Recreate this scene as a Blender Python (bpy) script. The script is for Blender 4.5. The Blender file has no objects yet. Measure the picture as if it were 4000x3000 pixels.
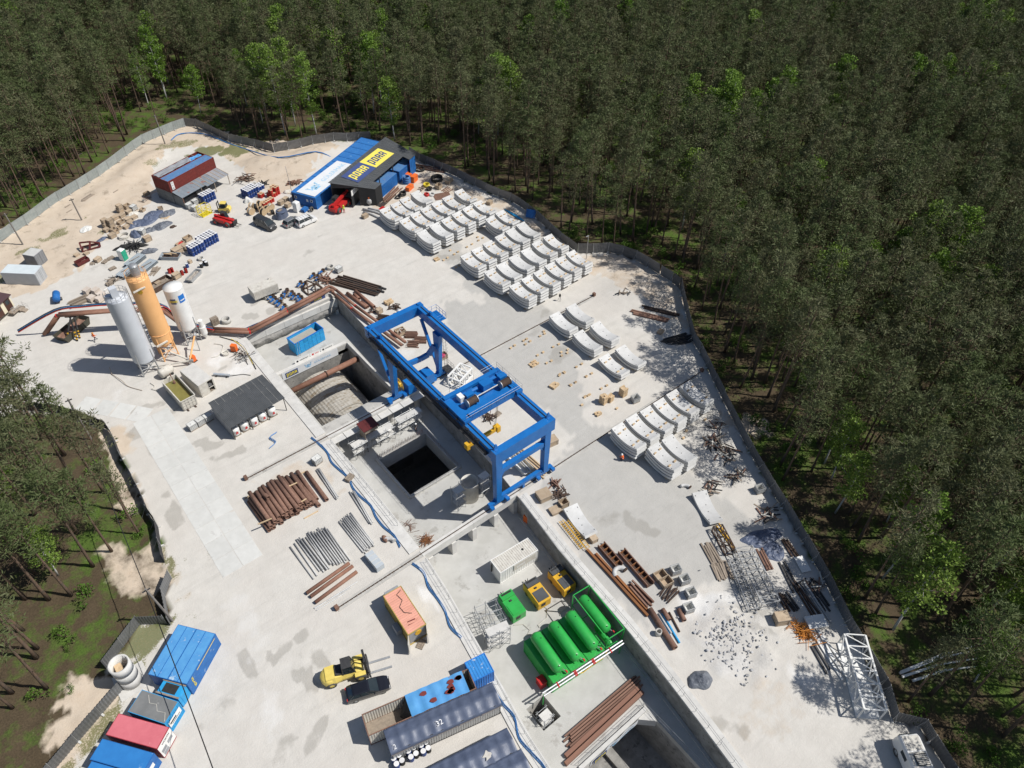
import bpy, math, random
from mathutils import Vector, Matrix, noise
import numpy as np
random.seed(7)
SC = bpy.context.scene; COL = SC.collection
R = math.radians
# ---------------------------------------------------------------- camera
FPX, PITCH, ROLL, CAMH, TH = 2900.0, R(44.7), R(1.0), 83.0, R(39.8)
_s, _c = math.sin(PITCH), math.cos(PITCH)
def _rot(v): return Vector((v[0]*math.cos(TH)+v[1]*math.sin(TH), -v[0]*math.sin(TH)+v[1]*math.cos(TH), v[2]))
_r0, _u0, FW = Vector((1,0,0)), Vector((0,_s,_c)), Vector((0,_c,-_s))
RT = _r0*math.cos(ROLL)+_u0*math.sin(ROLL); UP = -_r0*math.sin(ROLL)+_u0*math.cos(ROLL)
RT, UP, FW = _rot(RT), _rot(UP), _rot(FW)
CAM = Vector((0,0,CAMH))
cd = bpy.data.cameras.new('camera'); cam = bpy.data.objects.new('camera', cd); COL.objects.link(cam)
m3 = Matrix((RT, UP, -FW)).transposed()
cam.matrix_world = Matrix.Translation(CAM) @ m3.to_4x4()
cd.sensor_fit = 'HORIZONTAL'; cd.sensor_width = 36.0; cd.lens = 36.0*FPX/4000.0
cd.clip_start = 1.0; cd.clip_end = 3000.0
SC.camera = cam
# ---------------------------------------------------------------- world, sun, exposure
SUN_EL, SUN_AZ = R(53.0), R(-43.8)      # direction towards the sun, azimuth from +X
wd = bpy.data.worlds.new('World'); SC.world = wd; wd.use_nodes = True
nt = wd.node_tree
for n in list(nt.nodes): nt.nodes.remove(n)
sky = nt.nodes.new('ShaderNodeTexSky'); sky.sky_type = 'NISHITA'; sky.sun_disc = False
sky.sun_elevation = SUN_EL; sky.sun_rotation = math.pi/2 - SUN_AZ
bg = nt.nodes.new('ShaderNodeBackground'); bg.inputs[1].default_value = 0.075
wo = nt.nodes.new('ShaderNodeOutputWorld')
nt.links.new(sky.outputs[0], bg.inputs[0]); nt.links.new(bg.outputs[0], wo.inputs[0])
sd = bpy.data.lights.new('sun', 'SUN'); sd.energy = 4.7; sd.angle = R(0.53); sd.color = (1.0, 0.965, 0.91)
so = bpy.data.objects.new('sun', sd); COL.objects.link(so)
sdir = Vector((math.cos(SUN_EL)*math.cos(SUN_AZ), math.cos(SUN_EL)*math.sin(SUN_AZ), math.sin(SUN_EL)))
so.rotation_euler = sdir.to_track_quat('Z','Y').to_euler(); so.location = (60,-60,120)
vs = SC.view_settings; vs.view_transform = 'Standard'; vs.look = 'None'; vs.exposure = 0.0; vs.gamma = 1.0; vs.use_curve_mapping = False
# ---------------------------------------------------------------- pixel -> place (photo pixels 4000x3000)
def px(u, v, z=0.0):
    d = FW + RT*((u-2000)/FPX) + UP*((1500-v)/FPX)
    return CAM + d*((z-CAMH)/d.z)
ZO = dict(A=(0,400),B=(900,450),C=(0,1000),D=(800,1000),E=(1700,700),F=(1400,1300),G=(2200,1300),H=(700,1650),I=(1200,1950),J=(1700,2000),K=(2500,1900),L=(200,2250),M=(1200,2250),N=(2200,2250),O=(3000,2250),P=(0,1300))
def w(k, x, y, z=0.0):
    o = ZO[k]; return px(o[0]+x/2.212, o[1]+y/2.212, z)
def to_px(p):
    q = Vector(p)-CAM; d = q.dot(FW)
    return 2000+FPX*q.dot(RT)/d, 1500-FPX*q.dot(UP)/d
def yaw(a, b): return math.atan2(b[1]-a[1], b[0]-a[0])
# ---------------------------------------------------------------- mesh builder
class MB:
    def __init__(s): s.v=[]; s.f=[]
    def add(s, vs, fs, M=None):
        n=len(s.v)
        for p in vs:
            p=Vector(p); s.v.append(tuple(M@p) if M else tuple(p))
        s.f += [tuple(i+n for i in f) for f in fs]; return s
    def box(s, c, d, rz=0.0, ry=0.0, rx=0.0):
        x,y,z=d[0]/2,d[1]/2,d[2]/2
        M=Matrix.Translation(c)
        if rz: M=M@Matrix.Rotation(rz,4,'Z')
        if ry: M=M@Matrix.Rotation(ry,4,'Y')
        if rx: M=M@Matrix.Rotation(rx,4,'X')
        return s.add([(-x,-y,-z),(x,-y,-z),(x,y,-z),(-x,y,-z),(-x,-y,z),(x,-y,z),(x,y,z),(-x,y,z)],
            [(0,3,2,1),(4,5,6,7),(0,1,5,4),(1,2,6,5),(2,3,7,6),(3,0,4,7)],M)
    def b0(s, x0,x1,y0,y1,z0,z1): return s.box(((x0+x1)/2,(y0+y1)/2,(z0+z1)/2),(x1-x0,y1-y0,z1-z0))
    def bar(s, a, b, wx, wz=None):           # square bar from a to b
        a=Vector(a); b=Vector(b); d=b-a; L=d.length
        if L<1e-5: return s
        wz = wx if wz is None else wz
        q=d.to_track_quat('X','Z'); M=Matrix.Translation((a+b)/2)@q.to_matrix().to_4x4()
        x,y,z=L/2,wx/2,wz/2
        return s.add([(-x,-y,-z),(x,-y,-z),(x,y,-z),(-x,y,-z),(-x,-y,z),(x,-y,z),(x,y,z),(-x,y,z)],
            [(0,3,2,1),(4,5,6,7),(0,1,5,4),(1,2,6,5),(2,3,7,6),(3,0,4,7)],M)
    def cyl(s, a, b, r0, r1=None, n=12, cap=True):
        a=Vector(a); b=Vector(b); d=b-a; r1=r0 if r1 is None else r1
        q=d.to_track_quat('Z','X').to_matrix()
        vs=[]; fs=[]
        for k in range(n):
            t=2*math.pi*k/n; o=q@Vector((math.cos(t),math.sin(t),0)); vs+= [a+o*r0, b+o*r1]
        for k in range(n):
            j=(k+1)%n; fs.append((2*k,2*j,2*j+1,2*k+1))
        if cap: fs.append(tuple(2*k for k in range(n))[::-1]); fs.append(tuple(2*k+1 for k in range(n)))
        return s.add(vs,fs)
    def pipe(s, a, b, r, t=0.02, n=12):     # hollow pipe
        a=Vector(a); b=Vector(b); q=(b-a).to_track_quat('Z','X').to_matrix(); vs=[]; fs=[]
        for k in range(n):
            o=q@Vector((math.cos(2*math.pi*k/n),math.sin(2*math.pi*k/n),0)); vs += [a+o*r,b+o*r,b+o*(r-t),a+o*(r-t)]
        for k in range(n):
            j=(k+1)%n
            for e in range(4): fs.append((4*k+e,4*j+e,4*j+(e+1)%4,4*k+(e+1)%4))
        return s.add(vs,fs)
    def tube(s, pts, r, n=6, closed=False):
        pts=[Vector(p) for p in pts]; m=len(pts); vs=[]; fs=[]
        for i,p in enumerate(pts):
            if closed: d=pts[(i+1)%m]-pts[i-1]
            else: d=pts[min(i+1,m-1)]-pts[max(i-1,0)]
            if d.length<1e-6: d=Vector((0,0,1))
            q=d.to_track_quat('Z','X').to_matrix()
            rr=r[i] if isinstance(r,(list,tuple)) else r
            for k in range(n): vs.append(p+q@Vector((math.cos(2*math.pi*k/n),math.sin(2*math.pi*k/n),0))*rr)
        for i in range(m if closed else m-1):
            i2=(i+1)%m
            for k in range(n):
                j=(k+1)%n; fs.append((i*n+k,i*n+j,i2*n+j,i2*n+k))
        if not closed: fs.append(tuple(range(n))[::-1]); fs.append(tuple((m-1)*n+k for k in range(n)))
        return s.add(vs,fs)
    def lathe(s, prof, n=16, M=None, cap=True):   # prof [(r,z)] about Z
        vs=[]; fs=[]; m=len(prof)
        for k in range(n):
            t=2*math.pi*k/n
            for r,z in prof: vs.append((r*math.cos(t),r*math.sin(t),z))
        for k in range(n):
            j=(k+1)%n
            for i in range(m-1): fs.append((k*m+i,j*m+i,j*m+i+1,k*m+i+1))
        if cap:
            if prof[0][0]>1e-4: fs.append(tuple(k*m for k in range(n))[::-1])
            if prof[-1][0]>1e-4: fs.append(tuple(k*m+m-1 for k in range(n)))
        return s.add(vs,fs,M)
    def prism(s, poly, z0, z1, M=None):     # poly xy ccw extruded in z
        n=len(poly); vs=[(p[0],p[1],z0) for p in poly]+[(p[0],p[1],z1) for p in poly]
        fs=[tuple(range(n))[::-1],tuple(range(n,2*n))]+[(i,(i+1)%n,n+(i+1)%n,n+i) for i in range(n)]
        return s.add(vs,fs,M)
    def side(s, poly, y0, y1, M=None):      # poly in (x,z) extruded along y
        n=len(poly); vs=[(p[0],y0,p[1]) for p in poly]+[(p[0],y1,p[1]) for p in poly]
        fs=[tuple(range(n)),tuple(range(n,2*n))[::-1]]+[((i+1)%n,i,n+i,n+(i+1)%n) for i in range(n)]
        return s.add(vs,fs,M)
    def grid(s, f, nu, nv):                 # f(i,j)->point
        n=len(s.v)
        for i in range(nu+1):
            for j in range(nv+1): s.v.append(tuple(f(i/nu,j/nv)))
        for i in range(nu):
            for j in range(nv):
                a=n+i*(nv+1)+j; s.f.append((a,a+nv+1,a+nv+2,a+1))
        return s
    def mesh(s, name, m, smooth=False):
        me=bpy.data.meshes.new(name); me.from_pydata(s.v,[],s.f); me.validate()
        if m is not None: me.materials.append(m)
        if smooth: me.polygons.foreach_set('use_smooth',[True]*len(me.polygons))
        me.update(); return me
def Tm(x=0,y=0,z=0,rz=0.0): return Matrix.Translation((x,y,z))@Matrix.Rotation(rz,4,'Z')
def link(name, me, parent=None, loc=None, rz=None, sc=None):
    o=bpy.data.objects.new(name, me); COL.objects.link(o)
    if parent: o.parent=parent
    if loc is not None: o.location=loc
    if rz is not None: o.rotation_euler=(0,0,rz)
    if sc is not None: o.scale=sc
    return o
def tag(o, label, cat, group=None):
    o['label']=label; o['category']=cat
    if group: o['group']=group
    return o
def thing(name, label, cat, loc=(0,0,0), rz=0.0, group=None):
    o=bpy.data.objects.new(name,None); COL.objects.link(o); o.empty_display_size=.5
    o.location=loc; o.rotation_euler=(0,0,rz); return tag(o,label,cat,group)
def part(name, mb, m, parent, smooth=False, **k): return link(name, mb.mesh(name,m,smooth), parent, **k)
def solo(name, mb, m, label, cat, group=None, smooth=False, **k): return tag(link(name, mb.mesh(name,m,smooth), None, **k), label, cat, group)
def struct(name, mb, m, smooth=False):
    o=link(name, mb.mesh(name,m,smooth)); o['kind']='structure'; return o
def dup(root, loc, rz=None, label=None, group=None, sc=None):
    r=root.copy(); COL.objects.link(r); r.location=loc
    if rz is not None: r.rotation_euler=(0,0,rz)
    if label: r['label']=label
    if group: r['group']=group
    if sc: r.scale=(sc,)*3 if not isinstance(sc,tuple) else sc
    for ch in list(root.children):
        c=ch.copy(); COL.objects.link(c); c.parent=r
        for g in list(ch.children):
            d=g.copy(); COL.objects.link(d); d.parent=c
    return r
# ---------------------------------------------------------------- materials
def srgb(r,g,b):
    f=lambda c:(c/255/12.92 if c/255<=.04045 else ((c/255+.055)/1.055)**2.4); return (f(r),f(g),f(b))
_M={}
def mat(name, c1, c2=None, scale=2.0, rough=.75, metal=0.0, bump=0.0, rnd=0.0, detail=5.0, lo=.35, hi=.65, spec=.4, c3=None, s3=12.0, th3=.62, coat=0.0, streak=None, sub=0.0):
    if name in _M: return _M[name]
    m=bpy.data.materials.new(name); m.use_nodes=True; t=m.node_tree; N=t.nodes; Lk=t.links.new
    b=N['Principled BSDF']; b.inputs['Roughness'].default_value=rough; b.inputs['Metallic'].default_value=metal
    b.inputs['Specular IOR Level'].default_value=spec; b.inputs['Coat Weight'].default_value=coat
    c2=c2 or tuple(x*.8 for x in c1)
    tc=N.new('ShaderNodeTexCoord'); mp=N.new('ShaderNodeMapping'); Lk(tc.outputs['Object'],mp.inputs[0])
    oi=N.new('ShaderNodeObjectInfo')
    cm=N.new('ShaderNodeCombineXYZ')
    mu=N.new('ShaderNodeMath'); mu.operation='MULTIPLY'; mu.inputs[1].default_value=37.0; Lk(oi.outputs['Random'],mu.inputs[0])
    for i in range(3): Lk(mu.outputs[0],cm.inputs[i])
    Lk(cm.outputs[0],mp.inputs['Location'])
    if streak: mp.inputs['Scale'].default_value=streak
    nz=N.new('ShaderNodeTexNoise'); nz.inputs['Scale'].default_value=scale; nz.inputs['Detail'].default_value=detail; nz.inputs['Roughness'].default_value=.65
    Lk(mp.outputs[0],nz.inputs['Vector'])
    mr=N.new('ShaderNodeMapRange'); mr.inputs[1].default_value=lo; mr.inputs[2].default_value=hi; Lk(nz.outputs['Fac'],mr.inputs[0])
    mx=N.new('ShaderNodeMix'); mx.data_type='RGBA'; mx.inputs[6].default_value=(*c1,1); mx.inputs[7].default_value=(*c2,1); Lk(mr.outputs[0],mx.inputs[0])
    out=mx.outputs[2]
    if c3:
        n3=N.new('ShaderNodeTexNoise'); n3.inputs['Scale'].default_value=s3; n3.inputs['Detail'].default_value=6; n3.inputs['Roughness'].default_value=.7; Lk(mp.outputs[0],n3.inputs['Vector'])
        r3=N.new('ShaderNodeMapRange'); r3.inputs[1].default_value=th3; r3.inputs[2].default_value=th3+.06; Lk(n3.outputs['Fac'],r3.inputs[0])
        m2=N.new('ShaderNodeMix'); m2.data_type='RGBA'; Lk(r3.outputs[0],m2.inputs[0]); Lk(out,m2.inputs[6]); m2.inputs[7].default_value=(*c3,1); out=m2.outputs[2]
    if rnd:
        hv=N.new('ShaderNodeHueSaturation'); m4=N.new('ShaderNodeMapRange'); m4.inputs[3].default_value=1-rnd; m4.inputs[4].default_value=1+rnd
        Lk(oi.outputs['Random'],m4.inputs[0]); Lk(m4.outputs[0],hv.inputs['Value']); Lk(out,hv.inputs['Color']); out=hv.outputs[0]
    Lk(out,b.inputs['Base Color'])
    if bump:
        bp=N.new('ShaderNodeBump'); bp.inputs['Strength'].default_value=bump; bp.inputs['Distance'].default_value=.05
        nb=N.new('ShaderNodeTexNoise'); nb.inputs['Scale'].default_value=scale*4; nb.inputs['Detail'].default_value=4; Lk(mp.outputs[0],nb.inputs['Vector'])
        Lk(nb.outputs['Fac'],bp.inputs['Height']); Lk(bp.outputs[0],b.inputs['Normal'])
    _M[name]=m; return m
CONC=mat('concrete',(.50,.485,.45),(.40,.39,.365),.6,.9,bump=.2,c3=(.30,.29,.27),s3=.5,th3=.60)
CONCW=mat('concrete_white',(.62,.61,.58),(.52,.51,.485),.8,.85,rnd=.05,c3=(.45,.44,.42),s3=1.2,th3=.62,bump=.1)
CONCD=mat('concrete_shotcrete',(.34,.33,.31),(.20,.195,.185),.7,.95,bump=.8,c3=(.14,.135,.13),s3=1.1,th3=.58)
SEGM=mat('precast_segment',(.60,.60,.59),(.52,.52,.51),1.1,.7,rnd=.06,c3=(.50,.50,.49),s3=2.2,th3=.64,bump=.05)
RUST=mat('rusty_steel',(.25,.145,.105),(.17,.095,.07),3.0,.85,metal=.1,rnd=.18,c3=(.28,.17,.11),s3=5,th3=.6)
RUSTD=mat('dark_rust',(.10,.06,.042),(.055,.042,.035),3.0,.85,metal=.1,rnd=.2)
RUSTO=mat('orange_rust',(.33,.14,.05),(.18,.08,.04),2.5,.85,metal=.1,rnd=.15)
PIPEB=mat('brown_pipe',(.26,.135,.09),(.20,.10,.07),1.3,.7,rnd=.1,c3=(.33,.2,.14),s3=3,th3=.63)
GALV=mat('galvanised',(.46,.47,.475),(.36,.37,.38),3,.5,metal=.55,rnd=.1)
PIPEG=mat('grey_pipe',(.52,.52,.51),(.42,.42,.415),2,.65,rnd=.12,c3=(.3,.3,.3),s3=3,th3=.64)
STEELD=mat('dark_steel',(.07,.07,.072),(.045,.045,.047),3,.6,metal=.4,rnd=.2)
BLUE=mat('crane_blue',(.010,.155,.47),(.008,.125,.40),.7,.42,c3=(.10,.22,.46),s3=.9,th3=.66,coat=.15)
BLUEC=mat('container_blue',(.022,.15,.44),(.016,.11,.34),1.0,.55,c3=(.22,.33,.5),s3=1.4,th3=.64)
BLUEL=mat('faded_blue_roof',(.10,.33,.62),(.07,.26,.56),.8,.6,c3=(.42,.55,.66),s3=.8,th3=.60)
BLUEB=mat('bright_blue',(.02,.20,.62),(.015,.15,.5),1.5,.5)
CYAN=mat('cyan_blue',(.03,.36,.70),(.025,.28,.58),1.5,.5,rnd=.1)
GREEN=mat('tank_green',(.035,.40,.075),(.03,.33,.06),1.0,.38,coat=.2,c3=(.06,.42,.11),s3=2,th3=.62)
YEL=mat('machine_yellow',(.72,.42,.03),(.6,.34,.025),1.5,.5,c3=(.4,.27,.08),s3=3,th3=.66)
YELP=mat('pale_yellow',(.78,.62,.16),(.68,.52,.12),1.5,.5,c3=(.5,.4,.2),s3=3,th3=.66)
YELB=mat('bright_yellow',(.75,.62,.03),(.65,.52,.03),2,.55)
ORANGE=mat('silo_orange',(.82,.46,.20),(.77,.42,.175),.5,.55,c3=(.82,.47,.2),s3=1,th3=.62)
ORG=mat('orange_paint',(.80,.17,.03),(.7,.13,.02),2,.5)
RED=mat('machine_red',(.48,.022,.02),(.38,.018,.018),1.5,.45,c3=(.3,.08,.06),s3=4,th3=.66)
REDC=mat('container_red',(.20,.035,.028),(.15,.03,.025),1,.7,c3=(.26,.12,.09),s3=2.5,th3=.62)
WHITE=mat('white_paint',(.78,.78,.76),(.70,.70,.68),1,.5,c3=(.6,.59,.56),s3=2,th3=.66)
OFFW=mat('dirty_white',(.62,.60,.54),(.50,.47,.42),1.5,.7,c3=(.36,.30,.24),s3=3,th3=.62)
GREYP=mat('grey_paint',(.30,.31,.33),(.25,.26,.28),1,.6,rnd=.08)
SILO=mat('silo_grey',(.55,.575,.61),(.50,.525,.56),.5,.5,c3=(.6,.6,.6),s3=1,th3=.64)
BLACK=mat('black_rubber',(.02,.02,.02),(.03,.03,.03),3,.75,rnd=.2)
TYRE=mat('dusty_tyre',(.05,.048,.045),(.12,.115,.105),3,.9)
GLASS=mat('dark_glass',(.02,.03,.035),(.03,.04,.045),1,.08,spec=.6)
WOOD=mat('fresh_timber',(.58,.44,.28),(.48,.35,.21),3,.8,rnd=.15)
WOODG=mat('weathered_timber',(.34,.28,.22),(.24,.20,.16),3,.85,rnd=.2)
CRATE=mat('plywood_crate',(.48,.38,.27),(.38,.29,.20),2,.8,rnd=.15)
TARP=mat('blue_grey_tarp',(.11,.135,.20),(.08,.10,.155),.9,.45,rnd=.1,bump=.3)
TARPG=mat('grey_tarp',(.16,.175,.20),(.10,.11,.135),1.2,.5,bump=.4)
ROOFD=mat('dark_grey_roof',(.085,.09,.095),(.065,.07,.074),.6,.55,c3=(.12,.12,.12),s3=1.5,th3=.62)
CAGE=mat('ibc_plastic',(.66,.66,.63),(.55,.55,.53),2,.45,rnd=.06)
BARB=mat('barrel_blue',(.02,.06,.24),(.015,.045,.18),2,.45)
BARR=mat('barrel_red',(.50,.03,.02),(.4,.025,.02),2,.5)
LID=mat('barrel_lid',(.72,.72,.72),(.62,.62,.62),4,.5,rnd=.1)
HOSE=mat('blue_hose',(.06,.20,.45),(.05,.15,.36),2,.5)
GUL=mat('banner_white',(.72,.74,.76),(.66,.68,.70),.6,.6)
BANB=mat('banner_navy',(.055,.085,.22),(.045,.07,.19),.6,.6)
BANY=mat('banner_yellow',(.80,.68,.12),(.74,.62,.1),.6,.6)
BANL=mat('banner_lightblue',(.30,.55,.78),(.27,.5,.72),.6,.6)
MAROON=mat('maroon_steel',(.13,.025,.025),(.09,.02,.02),2,.6)
VIS=mat('hivis_orange',(.85,.16,.03),(.75,.12,.02),4,.7)
# ================================================================ GROUND
F1=[(-60,985),(0,947),(106,877),(194,811),(233,784),(312,737),(350,712),(389,687),(427,660),(463,633),(527,583),(561,560),(601,542),(683,508),(726,493)]
F2=[(726,493),(773,497),(835,525),(900,555),(1000,577),(1072,595)]
F3=[(1072,595),(1126,586),(1176,574),(1223,563),(1271,556),(1307,550),(1357,552),(1404,548),(1450,545)]
F4=[(1600,605),(1641,631),(1700,655),(1760,680),(1820,708),(1900,748),(1950,770),(1996,786),(2032,807),(2096,854),(2150,905),(2190,940),(2256,989)]
F5=[(2256,989),(2315,989),(2376,985),(2432,998),(2484,1016),(2532,1044),(2579,1075),(2624,1102),(2650,1125)]
F6t=[(2690,1200),(2715,1300),(2801,1463),(2865,1589),(2941,1734),(3027,1883),(3072,1951),(3131,2050),(3155,2090),(3241,2239),(3327,2411),(3404,2542),(3467,2650),(3479,2679),(3511,2786)]
F6u=[(3511,2786),(3624,2813),(3660,2874),(3741,3000),(3800,3100)]
F7=[(60,1600),(240,1618),(316,1640),(423,1680),(452,1725),(479,1795),(511,1850),(556,1940),(583,2008),(619,2060),(630,2134),(645,2200)]
F8=[(672,2260),(645,2331),(668,2445)]
F9=[(652,2436),(548,2440),(417,2615)]
F10=[(485,2690),(213,3010),(150,3090)]
P2=lambda l,z=0:[px(u,v,z).xy for u,v in l]
F6g=[px(2652,1130).xy]+P2(F6t,2.0); F6ug=P2(F6u,2.0)
YARD=P2(F1+F2[1:]+F3[1:]+[(1520,560)]+F4+F5[1:])+F6g[1:]+F6ug[1:]+[Vector((20,-60)),Vector((-30,10))]+P2(F10[::-1]+F9[::-1]+F8[::-1]+F7[::-1])+[Vector((-30,104)),Vector((-30,150))]
def inpoly(x,y,poly):
    r=np.zeros(x.shape,bool); n=len(poly)
    for i in range(n):
        x0,y0=poly[i]; x1,y1=poly[(i+1)%n]
        if y0==y1: continue
        c=((y0>y)!=(y1>y))&(x<(x1-x0)*(y-y0)/(y1-y0)+x0); r^=c
    return r
LX=lambda Y: np.interp(Y,[-30,21.5,27,34,42,47,60,103],[16.5,21.2,22.2,23.3,24.6,25.1,25.4,25.5])
RX=lambda Y: np.interp(Y,[-30,0,13,24,36,45,52,67,103],[31.5,34.9,36.9,38.2,39.0,40.2,41.0,41.8,43.1])
PITY=101.8; ZF=-3.7
HILLS=[(px(1160,632),8.5,4.5,-.5,1.5),(px(1285,600),6,4,-.4,1.3),(px(1010,640),4,3,-.4,.7),(px(545,655),7,3,.5,.9),(px(380,770),7,3,.5,.5),(px(2560,1120),9,5,-.4,1.1),(px(2650,1400),5,3,-1.0,.8),(px(330,1010),4,2.5,.3,.45),(px(620,600),6,4,.2,.5)]
def gh(x,y):
    x=np.asarray(x,float); y=np.asarray(y,float); z=np.zeros(np.broadcast(x,y).shape)
    for c,rx,ry,a,h in HILLS:
        dx,dy=x-c.x,y-c.y; u=(dx*math.cos(a)+dy*math.sin(a))/rx; v=(-dx*math.sin(a)+dy*math.cos(a))/ry
        q=u*u+v*v; z=z+h*np.clip(1-q*.45,0,1)**2
    return z
def g0(x,y): return float(gh(x,y))
def gp(u,v):                      # photo pixel -> point on the ground with its relief
    p=px(u,v)
    for _ in range(4): p=px(u,v,g0(p.x,p.y))
    return p
def wg(k,x,y): o=ZO[k]; return gp(o[0]+x/2.212,o[1]+y/2.212)
ys=np.concatenate([np.linspace(-30,PITY,190),np.linspace(PITY,205,140)[1:]]); nL,nM,nR=105,26,105
V=[];
for Y in ys:
    l,r=float(LX(Y)),float(RX(Y))
    V.append(np.concatenate([np.linspace(-50,l,nL+1),np.linspace(l,r,nM+1)[1:-1],np.linspace(r,122,nR+1)]))
GXa=np.array(V); GYa=np.repeat(ys[:,None],GXa.shape[1],1)
rngn=np.random.RandomState(3)
def nz2(X,Y,s,seed=0.0):
    return np.array([noise.fractal(Vector((a*s,b*s,seed)),1.0,2.0,4) for a,b in zip(X.ravel(),Y.ravel())]).reshape(X.shape)
N1=nz2(GXa,GYa,.22,3.1); N2=nz2(GXa,GYa,.7,9.7)
yard=inpoly(GXa+N2*.5,GYa+N1*.5,YARD).astype(float)
def blob(c,rx,ry,a=0.0,soft=.5,warp=.6):
    dx,dy=GXa-c[0],GYa-c[1]; u=(dx*math.cos(a)+dy*math.sin(a))/rx; v=(-dx*math.sin(a)+dy*math.cos(a))/ry
    return np.clip((1.0-np.sqrt(u*u+v*v)+N1*warp+N2*warp*.6)/soft,0,1)
def polym(pts,soft=0.0): return inpoly(GXa+N1*2.0,GYa+N2*1.5,P2(pts)).astype(float)
sand=np.maximum(polym([(-80,900),(0,900),(300,720),(560,540),(720,470),(1000,560),(1300,540),(1300,600),(1180,690),(1120,760),(960,700),(930,640),(800,570),(640,590),(590,690),(600,780),(500,850),(400,940),(330,1040),(180,1130),(-80,1180)]),
  polym([(1400,850),(1640,640),(2000,800),(2260,1000),(2460,990),(2650,1130),(2700,1300),(2600,1250),(2480,1150),(2330,1090),(2100,930),(1850,790),(1700,740),(1560,800)])*.6)
sand=np.maximum(sand,blob(px(2930,1660),4.5,2.6,-1.0)); sand=np.maximum(sand,blob(px(3000,2800),7,5)*.35)
sand=np.maximum(sand,blob(px(3150,2420),1,1)*0); sand=np.maximum(sand,.55*blob(px(560,2230),9,4,-1.2)); sand=np.maximum(sand,.5*blob(px(1150,1900),9,5)); sand=np.maximum(sand,.6*blob(px(480,1880),9,2.2,1.55)); sand=np.maximum(sand,.45*blob(px(1850,2450),6,3,-1.3)); sand=np.maximum(sand,.8*blob(px(330,2800),8,4,.7))
sand=np.maximum(sand,.9*blob(px(460,1740),5,2.5,1.3))
wet=np.zeros_like(GXa)
for k,x,y,rx,ry,a,st in [('P',1200,850,2.2,1.6,.3,.8),('P',1290,640,3.2,.9,-.3,.8),('P',1450,700,1.6,1.0,0,.6),('P',1800,960,3.2,1.4,-.9,.9),('P',1960,1060,2.6,1.3,-.3,.9),('P',1500,1500,4.5,.8,1.6,.7),('P',1350,1080,3.5,.6,1.7,.6),('P',1420,1250,2,.5,1.6,.5),('P',1480,1600,3,1.2,1.5,.7),
  ('D',400,520,2,1.2,-.8,.9),('D',570,470,1.3,1,0,.9),('D',420,410,1.2,.8,0,.8),('D',180,950,2.2,.6,.3,.8),('D',350,990,1.2,.7,0,.8),('B',640,1210,2.5,1,.5,.5),('B',780,1040,1.2,.7,0,.6),('B',550,1040,1.5,.6,0,.4),('B',1950,1230,7,1.1,-.65,.7),('E',950,1150,2.6,.9,.4,.5),('E',60,560,5,1.5,-.6,.5),('E',1120,1500,4.0,2.0,.1,.6),('E',860,1330,3,1,.3,.4),('F',1530,300,2,1,0,.3),
  ('M',70,700,1.3,2.6,.3,.8),('M',50,940,.9,3.4,.3,.8),('M',140,1250,1.2,1,0,.7),('M',100,1330,2,.8,.4,.6),('M',60,1450,1.3,.5,.5,.5),('L',1700,760,.7,2.4,0,.8),('L',2000,640,2.1,.6,.1,.85),('L',1900,700,.6,1.6,.2,.8),('L',2150,530,1.6,.8,0,.8),('L',1600,1100,1.5,2.5,.5,.35),('L',2000,1500,2.2,1.2,.6,.5),('L',1300,1310,1.2,.6,0,.6),
  ('G',1300,1450,3,1.2,-1.2,.4),('J',1700,90,4.5,1.6,-1.2,.8),('J',1480,70,3,1.6,-1.2,.45),('N',1400,1300,3.5,1.0,-1.0,.6),('N',1500,250,5,.7,-1.05,.75),('N',1560,420,4,.8,-1.0,.75),('K',1500,1200,3,2,0,.5),('A',1500,820,5,2,.3,.55),('A',1550,1330,1.3,.5,.5,.7),('C',950,50,6,2,.3,.3)]:
    wet=np.maximum(wet,st*blob(w(k,x,y),rx,ry,a))
white=np.zeros_like(GXa)
for k,x,y,rx,ry,a,st in [('N',1150,250,3.0,2.6,0,1),('N',1050,170,2.4,1.4,0,.9),('K',700,950,4,1.6,-1,.7),('N',1320,520,2.8,2.2,0,.55),('N',1500,750,3,2.4,0,.5),('P',900,620,9,4,.2,.45),('P',1500,1100,2.6,9,.0,.55),('O',330,900,2,3,.2,.6),('M',1050,180,1.0,4,0,.8),('C',2050,1000,4.5,4.5,0,.7),('C',1900,900,4,3,0,.6),('D',1750,830,2,2,0,.5),('L',1700,300,4,9,.1,.4),('L',1900,1150,4,4,0,.5)]:
    white=np.maximum(white,st*blob(w(k,x,y),rx,ry,a,.8))
grey=np.clip(.75*polym([(1500,800),(1900,1180),(1700,1190),(1850,1400),(2250,1700),(2100,1900),(2300,2250),(2500,2450),(2700,2300),(3000,2300),(2900,2000),(2700,1850),(2300,1640),(2200,1250),(1950,1050),(1700,900)]),0,1)
grass=np.zeros_like(GXa)
for u,v,rx,ry,a,st in [(850,590,9,4,-.5,.9),(700,570,5,3,0,.55),(620,640,4,2,0,.5),(200,930,6,2,.5,.6),(130,970,4,2,0,.6),(40,1080,4,2,0,.6),(420,890,2,1,.5,.5),(540,2300,6,5,0,.7),(420,2780,10,2,.7,.6),(560,2500,5,3,0,.8),(1000,595,4,2,0,.4),(2350,1010,3,1.5,0,.3)]:
    grass=np.maximum(grass,st*blob(px(u,v),rx,ry,a,.6,1.2))
GZ=gh(GXa,GYa)
rough=sand*.12+(1-yard)*.18
GZ=GZ+rough*N2*1.2
rub=blob(px(2850,2480),4.2,6.0,.3,.6,.9)*.35; GZ=GZ+np.clip(rub,0,1)*(.3+np.abs(N2)*1.2)
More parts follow.
